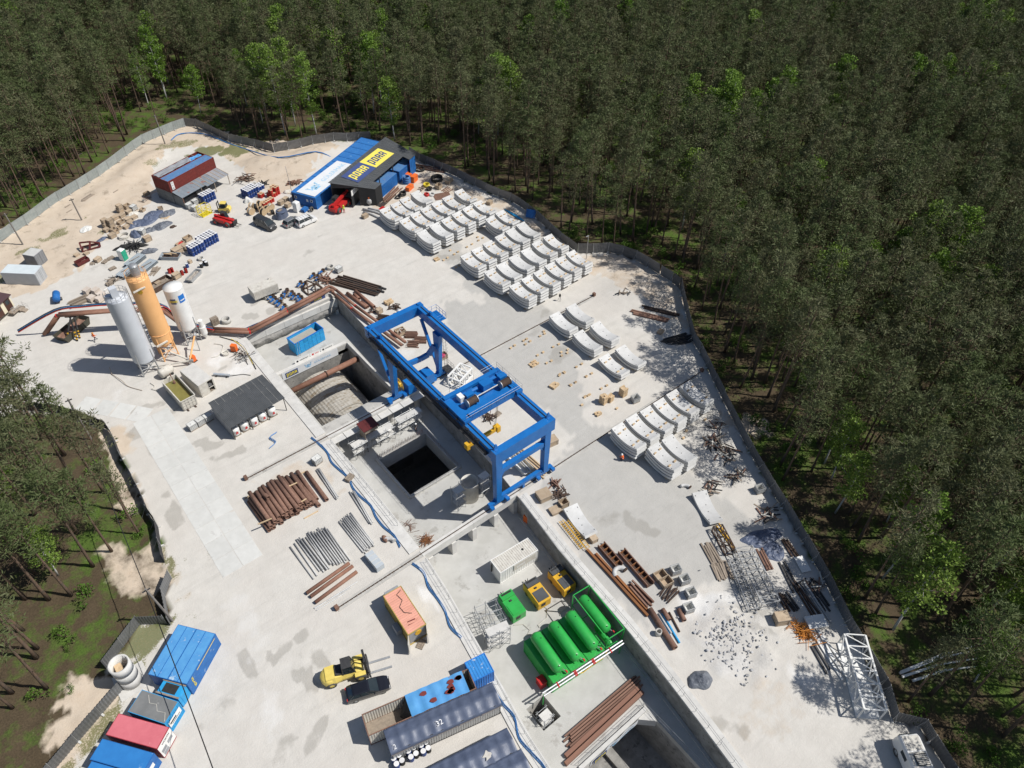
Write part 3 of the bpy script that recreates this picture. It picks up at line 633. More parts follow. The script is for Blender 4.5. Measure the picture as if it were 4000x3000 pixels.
# walkway rails, festoon, ladder tower, platforms
def rails(mb,pts,h=1.0,step=1.6,r=.025):
    for a,b in zip(pts[:-1],pts[1:]):
        a=Vector(a); b=Vector(b); n=max(1,int((b-a).length/step))
        for z in (h*.5,h): mb.cyl(a+Vector((0,0,z)),b+Vector((0,0,z)),r,n=4)
        for i in range(n+1): q=a.lerp(b,i/n); mb.cyl(q,q+Vector((0,0,h)),r,n=4)
    return mb
cw(MB().b0(X0-1.15,X0-.52,YA+1,YC-1,ZT-1.0,ZT-.94),'walkway',STEELD)
cw(rails(MB(),[(X0-1.1,YA+1,ZT-.95),(X0-1.1,YC-1,ZT-.95)],1.0,2.2),'handrail',STEELD)
fz=MB(); fz.b0(X0-.7,X0-.62,YA+1,YC-1,ZT+.0,ZT+.08)
for i in range(12):
    y=YA+3+i*2.3; fz.box((X0-.66,y,ZT-.05),(.3,.25,.2)); fz.tube([(X0-.66,y+2.3*k/6,ZT-.15-.9*math.sin(math.pi*k/6)) for k in range(7)],.03,4)
cw(fz,'festoon_cable',STEELD)
cw(rails(MB(),[(X1+.5,74.0,ZT-1.2),(X1+2.2,74.0,ZT-1.2),(X1+2.2,76.6,ZT-1.2),(X1+.5,76.6,ZT-1.2)],1.1,.8,.03).b0(X1+.5,X1+2.2,74.0,76.6,ZT-1.28,ZT-1.2),'platform',BLUE)
ld=MB()
for s_ in (-.25,.25): ld.cyl((X1+.4+s_,YB-.6,1.0),(X1+.4+s_,YB-.6,ZT-.2),.03,n=4)
for i in range(30): ld.cyl((X1+.15,YB-.6,1.2+i*.3),(X1+.65,YB-.6,1.2+i*.3),.02,n=4)
for i in range(11):
    ld.tube([(X1+.4+.4*math.cos(a),YB-.65-.4*math.sin(a),2.5+i*.75) for a in (0,.8,1.57,2.35,3.14)],.02,4)
cw(ld,'caged_ladder',STEELD)
cw(rails(MB(),[(X1+.1,YB-1.4,1.6),(X1+1.4,YB-1.4,1.6),(X1+1.4,YB+.3,1.6)],1.0,.7,.025).b0(X1+.1,X1+1.4,YB-1.4,YB+.3,1.5,1.6),'landing',STEELD)
cw(MB().b0(X1-4.3,X1-2.0,YB-.9,YB+1.1,.7,2.5),'electrical_cabinet'); cw(MB().b0(X0+2.0,X0+3.4,YB-.7,YB+.9,.5,2.4),'drive_cabinet')
cw(MB().b0(X0+.6,X1-1.0,YB-.22,YB+.22,.62,.95),'sill_beam')
rl=MB().cyl((X0+1.3,YB+1.1,1.7),(X0+1.6,YB+1.1,1.7),.5,n=16)
for i in range(10): a=i*.628; rl.cyl((X0+1.45,YB+1.1,1.7),(X0+1.45,YB+1.1+1.2*math.cos(a),1.7+1.2*math.sin(a)),.03,n=4)
rl.tube([(X0+1.45,YB+1.1+1.2*math.cos(i*.39),1.7+1.2*math.sin(i*.39)) for i in range(16)],.05,5,True); cw(rl,'cable_reel',YEL)
# trolley
tr=cw(MB().b0(X0-.3,X1+.3,58.35,59.0,ZT+.1,ZT+.75).b0(X0+.6,X1-.6,53.9,54.55,ZT-.4,ZT+.75).b0(X0-.5,X0+.5,53.6,59.2,ZT+.05,ZT+.5).b0(X1-.5,X1+.5,53.6,59.2,ZT+.05,ZT+.5).b0(X0+.5,X1-.5,54.55,58.35,ZT+.1,ZT+.2),'trolley')
def tp(mb,name,m): mb.v=[(x-41.5,y-60,z) for x,y,z in mb.v]; return part(name,mb,m,tr)
for x in (39.6,45.2):
    tp(MB().cyl((x-.75,55.8,ZT+.95),(x+.75,55.8,ZT+.95),.52,n=20),'rope_drum',RUSTD)
    tp(MB().cyl((x-.82,55.8,ZT+.95),(x-.75,55.8,ZT+.95),.62,n=20).cyl((x+.75,55.8,ZT+.95),(x+.82,55.8,ZT+.95),.62,n=20),'drum_flange',GALV)
    tp(MB().b0(x-.2,x+1.0,56.5,57.3,ZT+.2,ZT+1.3),'gearbox',BLUE)
tp(MB().cyl((40.4,56.0,ZT+1.0),(44.4,56.0,ZT+1.0),.1,n=8),'drive_shaft',GALV)
tp(MB().b0(42.2,43.9,56.6,57.8,ZT+.2,ZT+1.35),'motor_house',BLUE); tp(MB().cyl((40.2,57.6,ZT+.6),(41.8,57.6,ZT+.6),.28,n=12),'motor',BLUE); tp(MB().b0(38.6,39.3,56.9,57.9,ZT+.2,ZT+1.1),'control_box',WHITE)
tp(rails(MB(),[(X0-.2,53.7,ZT+.5),(X1+.4,53.7,ZT+.5),(X1+.4,59.3,ZT+.5),(X0-.2,59.3,ZT+.5)],1.0,1.3,.022),'handrail',GALV)
# rope and lifting beam
hk=thing('lifting_beam','yellow lifting beam hanging from the blue crane trolley on ropes','lifting beam',(41.8,56.4,3))
part('beam',MB().b0(-2.9,2.9,-.22,.22,-.3,.3).b0(-3.1,-2.6,-.4,.4,-.55,.45).b0(2.3,2.9,-.4,.4,-.55,.55),YEL,hk)
rp=MB()
for x in (-2.2,-2.0,2.0,2.2): rp.cyl((x,0,.3),(x*1.2,-.5,8.5),.03,n=4)
part('wire_rope',rp,STEELD,hk); part('hook_block',MB().box((-2.1,0,.6),(.5,.35,.6)).box((2.1,0,.6),(.5,.35,.6)),YEL,hk)
flat(MB().box((0,0,0),(3.4,1.0,.02)),'sign_plate',cr,(X0-.53-41.5,52.4-60,ZT-.95),(0,-1,0),(0,0,1),GREYP); flat(textmesh('10 42,5t',.8,BLK,offset=.015),'lettering',cr,(X0-.545-41.5,52.4-60,ZT-.95),(0,-1,0),(0,0,1))
# ================================================================ SILOS
def silo(name,label,base,r,zb,zt,m,legm,top='flat',extra=None):
    t_=thing(name,label,'silo',base)
    n=28; part('body',MB().lathe([(r*.15,zb-1.4),(r,zb),(r,zb+.02),(r,zt-.02),(r,zt),(r*.2,zt+.25),(0.001,zt+.27)] if top!='dome' else [(r*.15,zb-1.4),(r,zb),(r,zt),(r*.85,zt+.18),(.001,zt+.35)],n),m,t_,True)
    for a in (45,135,225,315):
        a=R(a); x,y=r*.97*math.cos(a),r*.97*math.sin(a)
        part('leg',MB().cyl((x*1.12,y*1.12,0),(x,y,zb+2.0),.11,n=8),legm,t_)
    bc=MB(); c4=[(r*1.06*math.cos(R(a)),r*1.06*math.sin(R(a))) for a in (45,135,225,315)]
    for i in range(4):
        a,b=c4[i],c4[(i+1)%4]; h=zb-.2
        bc.cyl((*a,.3),(*b,h),.05,n=5); bc.cyl((*b,.3),(*a,h),.05,n=5); bc.cyl((*a,h*.55),(*b,h*.55),.05,n=5)
    part('bracing',bc,legm,t_)
    rr=MB()
    for z in (.55,1.05): rr.tube([(r*.97*math.cos(k*.449),r*.97*math.sin(k*.449),zt+z) for k in range(14)],.03,4,True)
    for k in range(14): rr.cyl((r*.97*math.cos(k*.449),r*.97*math.sin(k*.449),zt),(r*.97*math.cos(k*.449),r*.97*math.sin(k*.449),zt+1.05),.03,n=4)
    if top!='plain': part('top_railing',rr,legm,t_)
    return t_
sb=px(583,1443); s1=silo('silo','tall pale grey steel cement silo with a box filter on top',sb,1.62,2.6,14.6,SILO,GALV)
part('filter_box',MB().b0(-.55,.45,-.45,.45,14.7,16.4).cyl((-.9,.6,14.6),(-.9,.6,15.0),.5,n=12),SILO,s1)
lad=MB()
for s_ in (-.25,.25): lad.cyl((1.75,.3+s_,2),(1.75,.3+s_,15.5),.03,n=4)
for i in range(44): lad.cyl((1.75,.05,2+i*.3),(1.75,.55,2+i*.3),.02,n=4)
for i in range(14): lad.tube([(1.75+.42*math.sin(a),.3+.42*math.cos(a),3+i*.85) for a in (0,.8,1.57,2.35,3.14)],.022,4)
part('caged_ladder',lad,GALV,s1)
so_=px(662,1385); s2=silo('silo','tall orange steel silo with a round filter and railings on top',so_,1.55,3.2,15.6,ORANGE,ORANGE)
part('filter_drum',MB().cyl((.1,.1,15.7),(.1,.1,17.6),.62,n=16),GALV,s2); part('filter_cap',MB().lathe([(.68,17.6),(.5,17.85),(.01,17.95)],16,Tm(.1,.1,0)),GALV,s2)
part('ring_bar',MB().tube([(1.6*math.cos(k*.35),1.6*math.sin(k*.35),5.2) for k in range(18)],.06,5,True),ORANGE,s2); part('spout_bar',MB().box((-.6,-1.75,3.9),(1.9,.2,.25),.2),OFFW,s2); part('spout_bar',MB().box((-.6,-1.7,14.6),(1.9,.2,.2),.2),OFFW,s2)
part('sun_mark',MB().cyl((-.62,-1.44,14.0),(-.60,-1.41,14.0),.42,n=20),YEL,s2)
sw=px(752,1325); s3=silo('silo','shorter white steel silo carrying two printed signs',sw,1.5,3.0,11.0,WHITE,GALV,top='plain')
def cylsign(parent,r,a0,a1,z0,z1,m,name='sign'):
    n=8; return part(name,MB().grid(lambda i,j:(r*math.cos(a0+(a1-a0)*i),r*math.sin(a0+(a1-a0)*i),z0+(z1-z0)*j),n,1),m,parent)
cd_=math.atan2(-sw.y,-sw.x)
cylsign(s3,1.515,cd_-.75,cd_-.2,8.6,9.6,BANB); cylsign(s3,1.515,cd_+.15,cd_+.85,8.6,10.0,BLUEB)
def curved_text(s,parent,r,ac,z,h,m):
    me=(porrmesh(h,m) if s=='PORR' else textmesh(s,h,m,offset=h*.03,ext=.003)).copy()
    for v in me.vertices: a=ac+v.co.x/r; q=Vector(((r+v.co.z)*math.cos(a),(r+v.co.z)*math.sin(a),z+v.co.y)); v.co=q
    return link('lettering',me,parent)
curved_text('PORR',s3,1.53,cd_-.475,9.1,.42,PY); cylsign(s3,1.53,cd_+.25,cd_+.75,8.95,9.15,PW,'print_line')
part('dust_filter',MB().cyl((1.9,-1.2,1.2),(1.9,-1.2,2.6),.55,n=14).lathe([(.2,.3),(.55,1.2)],14,Tm(1.9,-1.2,0)).cyl((1.9,-1.2,2.6),(1.9,-1.2,3.9),.4,n=12),WHITE,s3)
# transfer screw pipes
for a,b,r_,lab,m in [(w('C',1640,900,1.0),w('C',1680,690,3.2),.14,'orange screw conveyor tube rising to the white silo',ORANGE),(w('C',1310,960,.6),w('C',1640,905,1.0),.13,'pale screw conveyor tube from the grey silo foot',OFFW),(w('C',1470,830,1.8),w('C',1620,890,1.0),.15,'short screw conveyor tube under the orange silo',OFFW)]:
    t_=thing('screw_conveyor',lab,'conveyor'); part('tube',MB().cyl(a,b,r_,n=10),m,t_); part('drive_motor',MB().cyl(b,b+(b-a).normalized()*.5,r_*1.7,n=10),GALV,t_); part('support',MB().bar((b.x,b.y,0),(b.x,b.y,b.z-.1),.12),GALV,t_)
# ================================================================ CONTAINERS AND BUILDINGS
def corr(mb,p0,p1,z0,z1,pitch=.28,dep=.04):       # corrugated upright sheet p0->p1
    p0=Vector((*p0,0)); p1=Vector((*p1,0)); L=(p1-p0).length; d=(p1-p0)/L; nrm=Vector((d.y,-d.x,0)); n=max(1,int(round(L/pitch))); pts=[]
    for i in range(n):
        for f,o in ((0,0),(.3,0),(.5,-dep),(.8,-dep)): pts.append(p0+d*L*(i+f)/n+nrm*o)
    pts.append(p1); b=len(mb.v)
    for q in pts: mb.v += [(q.x,q.y,z0),(q.x,q.y,z1)]
    for i in range(len(pts)-1): mb.f.append((b+2*i,b+2*i+2,b+2*i+3,b+2*i+1))
    return mb
def corroof(mb,x0,x1,y0,y1,z,pitch=.3,dep=.035):  # sheet with ribs across x
    n=max(1,int((x1-x0)/pitch)); b=len(mb.v); xs=[]
    for i in range(n):
        for f,o in ((0,0),(.4,0),(.5,-dep),(.9,-dep)): xs.append((x0+(x1-x0)*(i+f)/n,z+o))
    xs.append((x1,z))
    for x,zz in xs: mb.v += [(x,y0,zz),(x,y1,zz)]
    for i in range(len(xs)-1): mb.f.append((b+2*i,b+2*i+2,b+2*i+3,b+2*i+1))
    return mb
def container(name,label,c,L,W,H,yw,wall,roof=None,z0=0.0,cat='container',frame=None,doors=True,opened=False,flatroof=False,group=None,smoothwall=False):
    t_=thing(name,label,cat,(c[0],c[1],z0),yw,group); x,y=L/2,W/2; frame=frame or wall
    for s_ in (-1,1):
        a,b=((-x+.08,-y+.02),(x-.08,-y+.02)) if s_<0 else ((x-.08,y-.02),(-x+.08,y-.02))
        part('side_panel',MB().b0(min(a[0],b[0]),max(a[0],b[0]),s_*(y-.02)-.02,s_*(y-.02)+.02,.15,H-.1) if smoothwall else corr(MB(),a,b,.15,H-.1),wall,t_)
    part('end_panel',MB().b0(-x,-x+.04,-y+.08,y-.08,.15,H-.1) if smoothwall else corr(MB(),(-x+.02,y-.08),(-x+.02,-y+.08),.15,H-.1),wall,t_)
    if doors and not opened:
        for s_ in (-1,1):
            d_=part('door',MB().box((x-.02,s_*y*.46,H/2),(.05,y*.86,H-.3)),wall,t_); part('lock_bar',MB().cyl((x+.03,s_*y*.25,.2),(x+.03,s_*y*.25,H-.15),.025,n=5).cyl((x+.03,s_*y*.65,.2),(x+.03,s_*y*.65,H-.15),.025,n=5),GALV,d_)
    fr=MB()
    for sx in (-1,1):
        for sy in (-1,1): fr.b0(sx*x-.08 if sx>0 else -x,x if sx>0 else -x+.08,sy*y-.08 if sy>0 else -y,y if sy>0 else -y+.08,0,H)
    for sy in (-1,1):
        for z in (.05,H-.06): fr.box((0,sy*(y-.045),z),(L-.16,.09,.12))
    for sx in (-1,1):
        for z in (.05,H-.06): fr.box((sx*(x-.045),0,z),(.09,W-.16,.12))
    part('frame',fr,frame,t_)
    if roof:
        if flatroof: part('roof',MB().b0(-x+.06,x-.06,-y+.06,y-.06,H-.03,H+.02),roof,t_)
        else: part('roof',corroof(MB(),-x+.07,x-.07,-y+.07,y-.07,H-.02),roof,t_)
    part('floor',MB().b0(-x+.09,x-.09,-y+.09,y-.09,.12,.17),WOODG,t_)
    return t_
def tarpcover(t_,L,W,H,rise=.45,drop=.55,m=None,x0=None,x1=None,name='tarp'):
    x0=-L/2-.1 if x0 is None else x0; x1=L/2+.1 if x1 is None else x1; y=W/2+.07
    prof=[(-y-.05,H-drop),(-y,H+.06),(-y*.5,H+rise*.55),(0,H+rise),(y*.5,H+rise*.55),(y,H+.06),(y+.05,H-drop)]
    def f(i,j):
        k=j*6; a=int(min(5,k)); q=k-a; p=prof[a]; r=prof[a+1]; X=x0+(x1-x0)*i
        return (X,p[0]+(r[0]-p[0])*q,p[1]+(r[1]-p[1])*q-(.10*abs(math.sin(X*math.pi/1.2)) if 0<a<5 else 0)+.05*noise.noise(Vector((X*2.2,j*9,L))))
    part(name,MB().grid(f,int((x1-x0)*5),18),m or TARP,t_,True)
n15=lambda a:(math.sin(a),math.cos(a))
y_=R(-14.6); c0=Vector((14.70,28.05))
T1=container('tarped_container','long ribbed container under a pitched grey-blue tarp chalked with 32',c0,12.19,2.44,2.6,y_,GALV,frame=STEELD)
tarpcover(T1,12.19,2.44,2.6)
flat(textmesh('32',.75,PW),'chalk_number',T1,(-.6,-.55,3.02),(1,.1,0),(0,1,.36)); flat(textmesh('2',.7,PW),'chalk_number',T1,(-5.6,-.9,2.93),(1,.1,0),(0,1,.36))
for i in range(5): part('batten',MB().box((-5+i*2.5,-1.33,2.15),(2.3,.05,.06)),WOODG,T1)
n_=Vector((math.sin(-y_),math.cos(-y_))); n_=Vector((math.sin(R(14.6)),math.cos(R(14.6))))
e_=Vector((math.cos(y_),math.sin(y_)))
c1=c0+n_*2.6-e_*1.7
T0=container('open_top_container','rusty white open-top container half covered by a blue patched sheet',c1,12.19,2.44,2.6,y_,OFFW,frame=RUST,doors=False)
part('end_panel',corr(MB(),(6.07,-1.14),(6.07,1.14),.15,2.5),OFFW,T0)
def patch(i,j):
    X=-1.3+6.6*i; Y=-1.25+2.5*j; return (X,Y,2.68+.12*noise.noise(Vector((X*.9,Y*.9,3)))-.05*math.cos(X*5))
part('blue_sheet',MB().grid(patch,26,10),BLUEL,T0,True)
for i in range(9):
    X=-.6+random.uniform(0,5.4); Y=random.uniform(-.85,.85); part('rust_patch',MB().add([(X+.36*(1+.3*math.sin(k*2.1))*math.cos(k*.785),Y+.28*math.sin(k*.785),2.80) for k in range(8)],[tuple(range(8))]),REDC,T0)
part('black_flap',MB().grid(lambda i,j:(-1.3-1.1*i*(.3+.7*(1-abs(2*j-1))),-1.2+2.4*j,2.62-1.7*i+.1*math.sin(j*9)),8,10),BLACK,T0)
B0c=w('M',1345,740,2.6).lerp(w('M',1610,845,2.6),.5)
container('blue_container','short bright blue container with a faded ribbed roof at the open container end',(B0c.x+.15,B0c.y),2.5,2.44,2.6,R(-11),BLUEB,mat('faded_bright_blue',(.04,.25,.6),(.03,.2,.52),1,.55,c3=(.4,.5,.6),s3=1.8,th3=.6),doors=False)
y2=R(-12.5)
c2=w('M',1400,1490,2.8); c2=Vector((w('M',1720,1320,2.6).x,w('M',1720,1320,2.6).y))+Vector((-math.cos(y2)*6.1,-math.sin(y2)*6.1))-Vector((math.sin(-y2),math.cos(-y2)))*1.22
T2=container('tarped_container','ribbed container under a dusty blue tarp with a pale plaster stain',c2,12.19,2.44,2.6,y2,GALV,frame=STEELD); tarpcover(T2,12.19,2.44,2.6)
part('plaster_stain',MB().add([(3.2+.45*(1+.5*math.sin(k*3.3))*math.cos(k*.52),-.4+.4*(1+.4*math.cos(k*2.3))*math.sin(k*.52),2.98-.0*k) for k in range(12)],[tuple(range(12))]),OFFW,T2)
c3=c2-Vector((math.sin(-y2),math.cos(-y2)))*2.62+Vector((.4,0))
T3=container('tarped_container','ribbed container under a wrinkled tarp, outermost of the tarped row',c3,12.19,2.44,2.6,y2,GALV,frame=STEELD); tarpcover(T3,12.19,2.44,2.6)
# salmon roof container with open doors
SALM=mat('salmon_roof',(.72,.36,.27),(.62,.30,.22),.8,.7,c3=(.50,.20,.13),s3=1.6,th3=.62,streak=(2,.3,1)); 
sal=container('workshop_container','salmon-roofed yellow workshop container with its end doors open',(18.3,41.0),6.06,2.44,2.6,R(-94),mat('ochre_wall',(.45,.33,.08),(.35,.26,.07),1,.7),SALM,opened=True)
part('rust_streak',MB().add([(1.5,-.45,2.605),(1.62,-.5,2.605),(1.78,.45,2.605),(1.62,.5,2.605)],[(0,1,2,3)]).add([(1.9,-.6,2.605),(2.0,-.6,2.605),(2.05,.3,2.605)],[(0,1,2)]),REDC,sal)
part('inner_bulkhead',MB().b0(2.85,2.9,-1.1,1.1,.2,2.5),GREYP,sal); part('port_ring',MB().cyl((2.9,.1,1.7),(2.98,.1,1.7),.42,n=16),YEL,sal)
for s_ in (-1,1):
    d_=part('door',MB().box((0,.58*s_,1.25),(.06,1.16,2.3)),OFFW,sal); d_.location=(3.0,1.2*s_,.1); d_.rotation_euler=(0,0,R(-62*s_) if s_<0 else R(-105)); d_.rotation_euler=(0,0,R(-115) if s_>0 else R(60)) 
part('air_unit',MB().b0(.2,1.4,-1.9,-1.25,.5,1.4),GREYP,sal); part('ladder_rack',MB().b0(-3.4,-3.05,-.9,.9,1.7,2.5),GALV,sal)
part('cable',MB().tube([(-2.5,.9,2.66),(-2.2,.2,2.64),(-1.2,.4,2.64),(-.6,-.3,2.64),(.3,-.2,2.64),(.9,.5,2.64)],.03,5),BLACK,sal)
# white generator container in the pit
WC=container('generator_container','weathered white ribbed generator container standing on the pit floor',(34.6,40.45),6.06,2.35,2.6,R(-4),WHITE,OFFW,ZF,doors=True)
part('roof_hole',MB().cyl((1.4,.1,2.61),(1.4,.1,2.64),.16,n=10),BLACK,WC); part('side_hatch',MB().b0(-.9,2.6,-1.24,-1.19,1.2,2.4),OFFW,WC)
flat(porrmesh(.42,PW),'lettering',WC,(.2,-1.245,1.75),(1,0,0),(0,0,1)); part('exhaust_pipe',MB().cyl((-3.2,.6,.9),(-3.2,.6,2.6),.13,n=10),STEELD,WC)
# bottom left row
yr=R(37.4)
def rowpt(k,x,y,z): q=w(k,x,y,z); return q
a=w('L',840,840,2.6); b=w('L',1090,425,2.6); c=w('L',1415,500,2.6); ax_=(b-a).normalized(); pr=Vector((ax_.y,-ax_.x,0)); mid=(a+b)/2
for i,(lab,rf) in enumerate([('sky-blue roofed container against the pole, inner half of the blue pair',BLUEL),('sky-blue roofed container with yellow side lettering facing the yard',BLUEL)]):
    ce=mid+pr*(1.2+2.38*i); t_=container('blue_container',lab,(ce.x,ce.y),6.06,2.36,2.6,math.atan2(ax_.y,ax_.x),BLUEC,rf,flatroof=True,smoothwall=True,doors=False)
    part('end_panel',MB().b0(2.98,3.02,-1.1,1.1,.15,2.5),BLUEC,t_); part('roof_seam',MB().b0(-3,3,-.03,.03,2.62,2.65),BLUEC,t_)
    if i==1: flat(textmesh('VOL-4-22K',.40,PY,offset=.012),'lettering',t_,(-2.2,-1.205,1.5),(0,0,-1),(1,0,0)); part('stencil_line',MB().b0(-1.2,2.6,-1.215,-1.2,2.2,2.3),YELP,t_)
ce=w('L',1035,975,2.3); bt=thing('guard_booth','small bright blue booth with a black roof panel between the containers','booth',(ce.x,ce.y,0),R(-54))
part('wall',MB().b0(-1.3,1.3,-.75,.75,.1,2.3),CYAN,bt); part('roof_panel',MB().b0(-.85,.75,-.5,.5,2.31,2.36),BLACK,bt); part('roof_trim',MB().b0(-1.4,1.4,.6,.8,2.3,2.38).b0(-1.4,1.4,-.8,-.62,2.3,2.38),WOODG,bt); part('door',MB().b0(1.3,1.34,-.4,.4,.1,2.1),CYAN,bt)
gr_=container('grey_roof_container','cyan container with a flat grey roof and a front banner beside the pink roof',(-8.68,48.3),4.5,2.45,2.55,R(-55.5),CYAN,mat('grey_felt',(.20,.205,.205),(.16,.165,.165),.8,.8,c3=(.27,.27,.265),s3=1.2,th3=.6),flatroof=True,doors=False)
part('end_panel',corr(MB(),(2.23,-1.15),(2.23,1.15),.15,2.5),CYAN,gr_); part('banner',MB().b0(2.27,2.29,-.95,.95,.9,1.9),WHITE,gr_)
part('print_line',MB().b0(2.29,2.30,-.8,.2,1.35,1.6).b0(2.29,2.30,-.6,.7,1.1,1.2),BLK,gr_); part('roof_strap',MB().tube([(-1.2,.9,2.59),(-.6,.2,2.59),(.2,.3,2.59),(.7,-.3,2.59),(1.6,-.2,2.59),(2.1,-1.0,2.59)],.03,4),OFFW,gr_)
pk=container('pink_roof_container','red container with a faded pink roof and a white printed front',(-10.85,46.8),5.95,2.25,2.6,R(-52.7),mat('deep_red',(.32,.03,.04),(.27,.025,.035),1,.6),mat('pink_roof',(.62,.17,.20),(.56,.14,.17),.7,.7,c3=(.68,.42,.40),s3=.9,th3=.64),flatroof=True,doors=False,smoothwall=True)
part('front_panel',MB().b0(2.95,2.99,-1.1,1.1,.2,2.5),WHITE,pk); flat(textmesh('WÜRTH',.34,BLK,offset=.008),'lettering',pk,(3.0,.1,2.1),(0,1,0),(0,0,1))
for y0,z0 in ((-.55,1.2),(.45,1.25),(-.5,.55)): part('poster',MB().b0(2.99,3.0,y0-.38,y0+.38,z0-.28,z0+.28),GREYP,pk)
for i,(cx,cy) in enumerate([(-12.95,45.3),(-14.5,43.75),(-16.0,42.2)]):
    t_=container('blue_container',['blue roof container with a window front, next to the pink roof','blue roof container, second along from the pink roof','blue roof container, third along from the pink roof'][i],(cx,cy),5.95,2.1,2.6,R(-52.6),BLUEC,mat('mid_blue_roof',(.03,.20,.52),(.025,.17,.46),.7,.55,c3=(.30,.42,.55),s3=.9,th3=.62),flatroof=True,doors=False,smoothwall=True)
    part('front_panel',MB().b0(2.95,2.99,-1.0,1.0,.2,2.5),BLUEC,t_); part('window',MB().b0(2.99,3.01,-.5,.4,1.2,1.9),WHITE,t_)
# container shed with canopy (top left)
yr=R(19.8); A0=Vector((37.6,152.4)); nn=Vector((-math.sin(yr),math.cos(yr))); ee=Vector((math.cos(yr),math.sin(yr)))
ROOFR=mat('patched_blue_roof',(.13,.26,.46),(.10,.21,.40),1,.6,c3=(.26,.10,.07),s3=.7,th3=.61)
rc=container('red_container','dark red ribbed container with a blue roof, front one of the upper tier',A0,12.19,2.44,2.6,yr,REDC,ROOFR,2.6); 
part('logo_panel',MB().b0(-5.6,-4.95,-1.27,-1.24,.5,2.2),WHITE,rc); 
for i,ch in enumerate('CVG'): flat(textmesh(ch,.5,BLK),'lettering',rc,(-5.28,-1.28,1.9-.55*i),(1,0,0),(0,0,1))
B_=A0+nn*2.5; rr=container('red_container','dark red container with a torn open roof, rear one of the upper tier',B_,12.19,2.44,2.6,yr,REDC,None,2.6)
part('torn_sheet',MB().grid(lambda i,j:(-5.8+9*i,-.9+1.9*j,2.62+.15*noise.noise(Vector((i*7,j*3,2)))),24,6),GREYP,rr); part('torn_sheet',MB().grid(lambda i,j:(2.2+3.2*i,-1.1+1.2*j,2.66+.3*noise.noise(Vector((i*5,j*3,7)))),12,5),BLUEL,rr)
for i in range(6): part('roof_beam',MB().box((-5.2+i*1.9,0,2.5),(.1,2.3,.1)),WOODG,rr)
GREYC=mat('grey_container',(.19,.20,.20),(.14,.145,.15),1,.7,c3=(.25,.2,.17),s3=2,th3=.62)
for i,q in enumerate((A0,B_)): container('grey_container',['dark grey container under the front red container','dark grey container under the torn-roof red container'][i],q,12.19,2.44,2.58,yr,GREYC,GREYP)
cn=thing('canopy','lean-to canopy of patched metal sheets fixed to the stacked containers','canopy',(A0.x-nn.x*1.25,A0.y-nn.y*1.25,0),yr)
CANB=mat('patched_canopy',(.22,.25,.28),(.17,.20,.23),1,.6,c3=(.27,.12,.09),s3=.8,th3=.59)
for i in range(12):
    m_=MB(); x=-6.0+i; corr_=0
    m_.add([(x,-.05,2.85),(x+.98,-.05,2.85),(x+.98,-3.6 if i>5 else -2.9,2.35),(x,-3.6 if i>5 else -2.9,2.35),(x,-.05,2.8),(x+.98,-.05,2.8),(x+.98,-3.6 if i>5 else -2.9,2.3),(x,-3.6 if i>5 else -2.9,2.3)],[(0,3,2,1)[::-1],(4,5,6,7)[::-1],(0,1,5,4),(1,2,6,5),(2,3,7,6),(3,0,4,7)]); part('roof_sheet',m_,CANB if i<9 else GREYP,cn)
    if i>3: part('batten',MB().bar((x+.98,-.1,2.88),(x+.98,-3.5 if i>5 else -2.8,2.4),.06),WOOD,cn)
for x in (-5.9,-1,2,5.8): part('post',MB().bar((x,-3.4 if x>-.5 else -2.8,0),(x,-3.4 if x>-.5 else -2.8,2.32),.12),WOODG,cn)
part('side_wall',MB().b0(-6.0,-5.94,-2.8,-.1,0,2.3),GREYC,cn); part('post',MB().bar((-5.9,-2.85,0),(-5.9,-2.85,2.3),.14),RUST,cn)
# site cabins far left
container('site_cabin','pale grey site cabin with a white end wall on the sand',(1.25,140.3),6.3,2.7,2.5,R(-42),mat('cabin_grey',(.46,.48,.50),(.42,.44,.46),1,.6),mat('cabin_roof',(.62,.68,.70),(.56,.62,.64),1,.5),flatroof=True,smoothwall=True,cat='cabin')
container('storage_container','small grey storage container with double doors behind the pale cabin',(4.3,144.9),2.5,2.4,2.4,R(-53),mat('box_grey',(.24,.25,.27),(.2,.21,.22),1,.6),mat('box_roof',(.55,.55,.53),(.48,.48,.46),1,.7),flatroof=True)
cb=thing('toilet_cabin','cream cabin with brown doors and a maroon flat roof','cabin',(-6.5,131.2,0),R(37.5))
part('wall',MB().b0(-4,4,-1.5,1.5,.8,3.1),mat('cream_wall',(.72,.66,.50),(.66,.6,.45),1,.7),cb); part('roof',MB().b0(-4.2,4.2,-1.8,1.7,3.1,3.3),mat('maroon_roof',(.10,.055,.06),(.08,.045,.05),1,.7),cb)
for x in (3.1,1.0,-1.0): d_=part('door',MB().b0(x-.75,x+.6,-1.54,-1.5,.85,2.95),mat('brown_door',(.08,.035,.025),None,1,.6),cb); part('window',MB().b0(x-.45,x+.3,-1.56,-1.54,1.9,2.7),GLASS,d_)
part('steps',MB().b0(3.4,4.6,-2.9,-1.6,.3,.55).b0(3.6,4.4,-3.5,-2.9,0,.3).b0(2.2,3.5,-2.6,-1.6,.5,.8),WOODG,cb); part('stair_rail',rails(MB(),[(2.2,-2.6,.8),(4.6,-2.6,.5),(4.6,-3.6,.1)],1.0,.6,.025),GALV,cb)
part('pier',MB().b0(-3.9,-3.4,-1.2,1.2,0,.8).b0(3.4,3.9,-1.2,1.2,0,.8).b0(-.3,.3,-1.2,1.2,0,.8),CONC,cb)
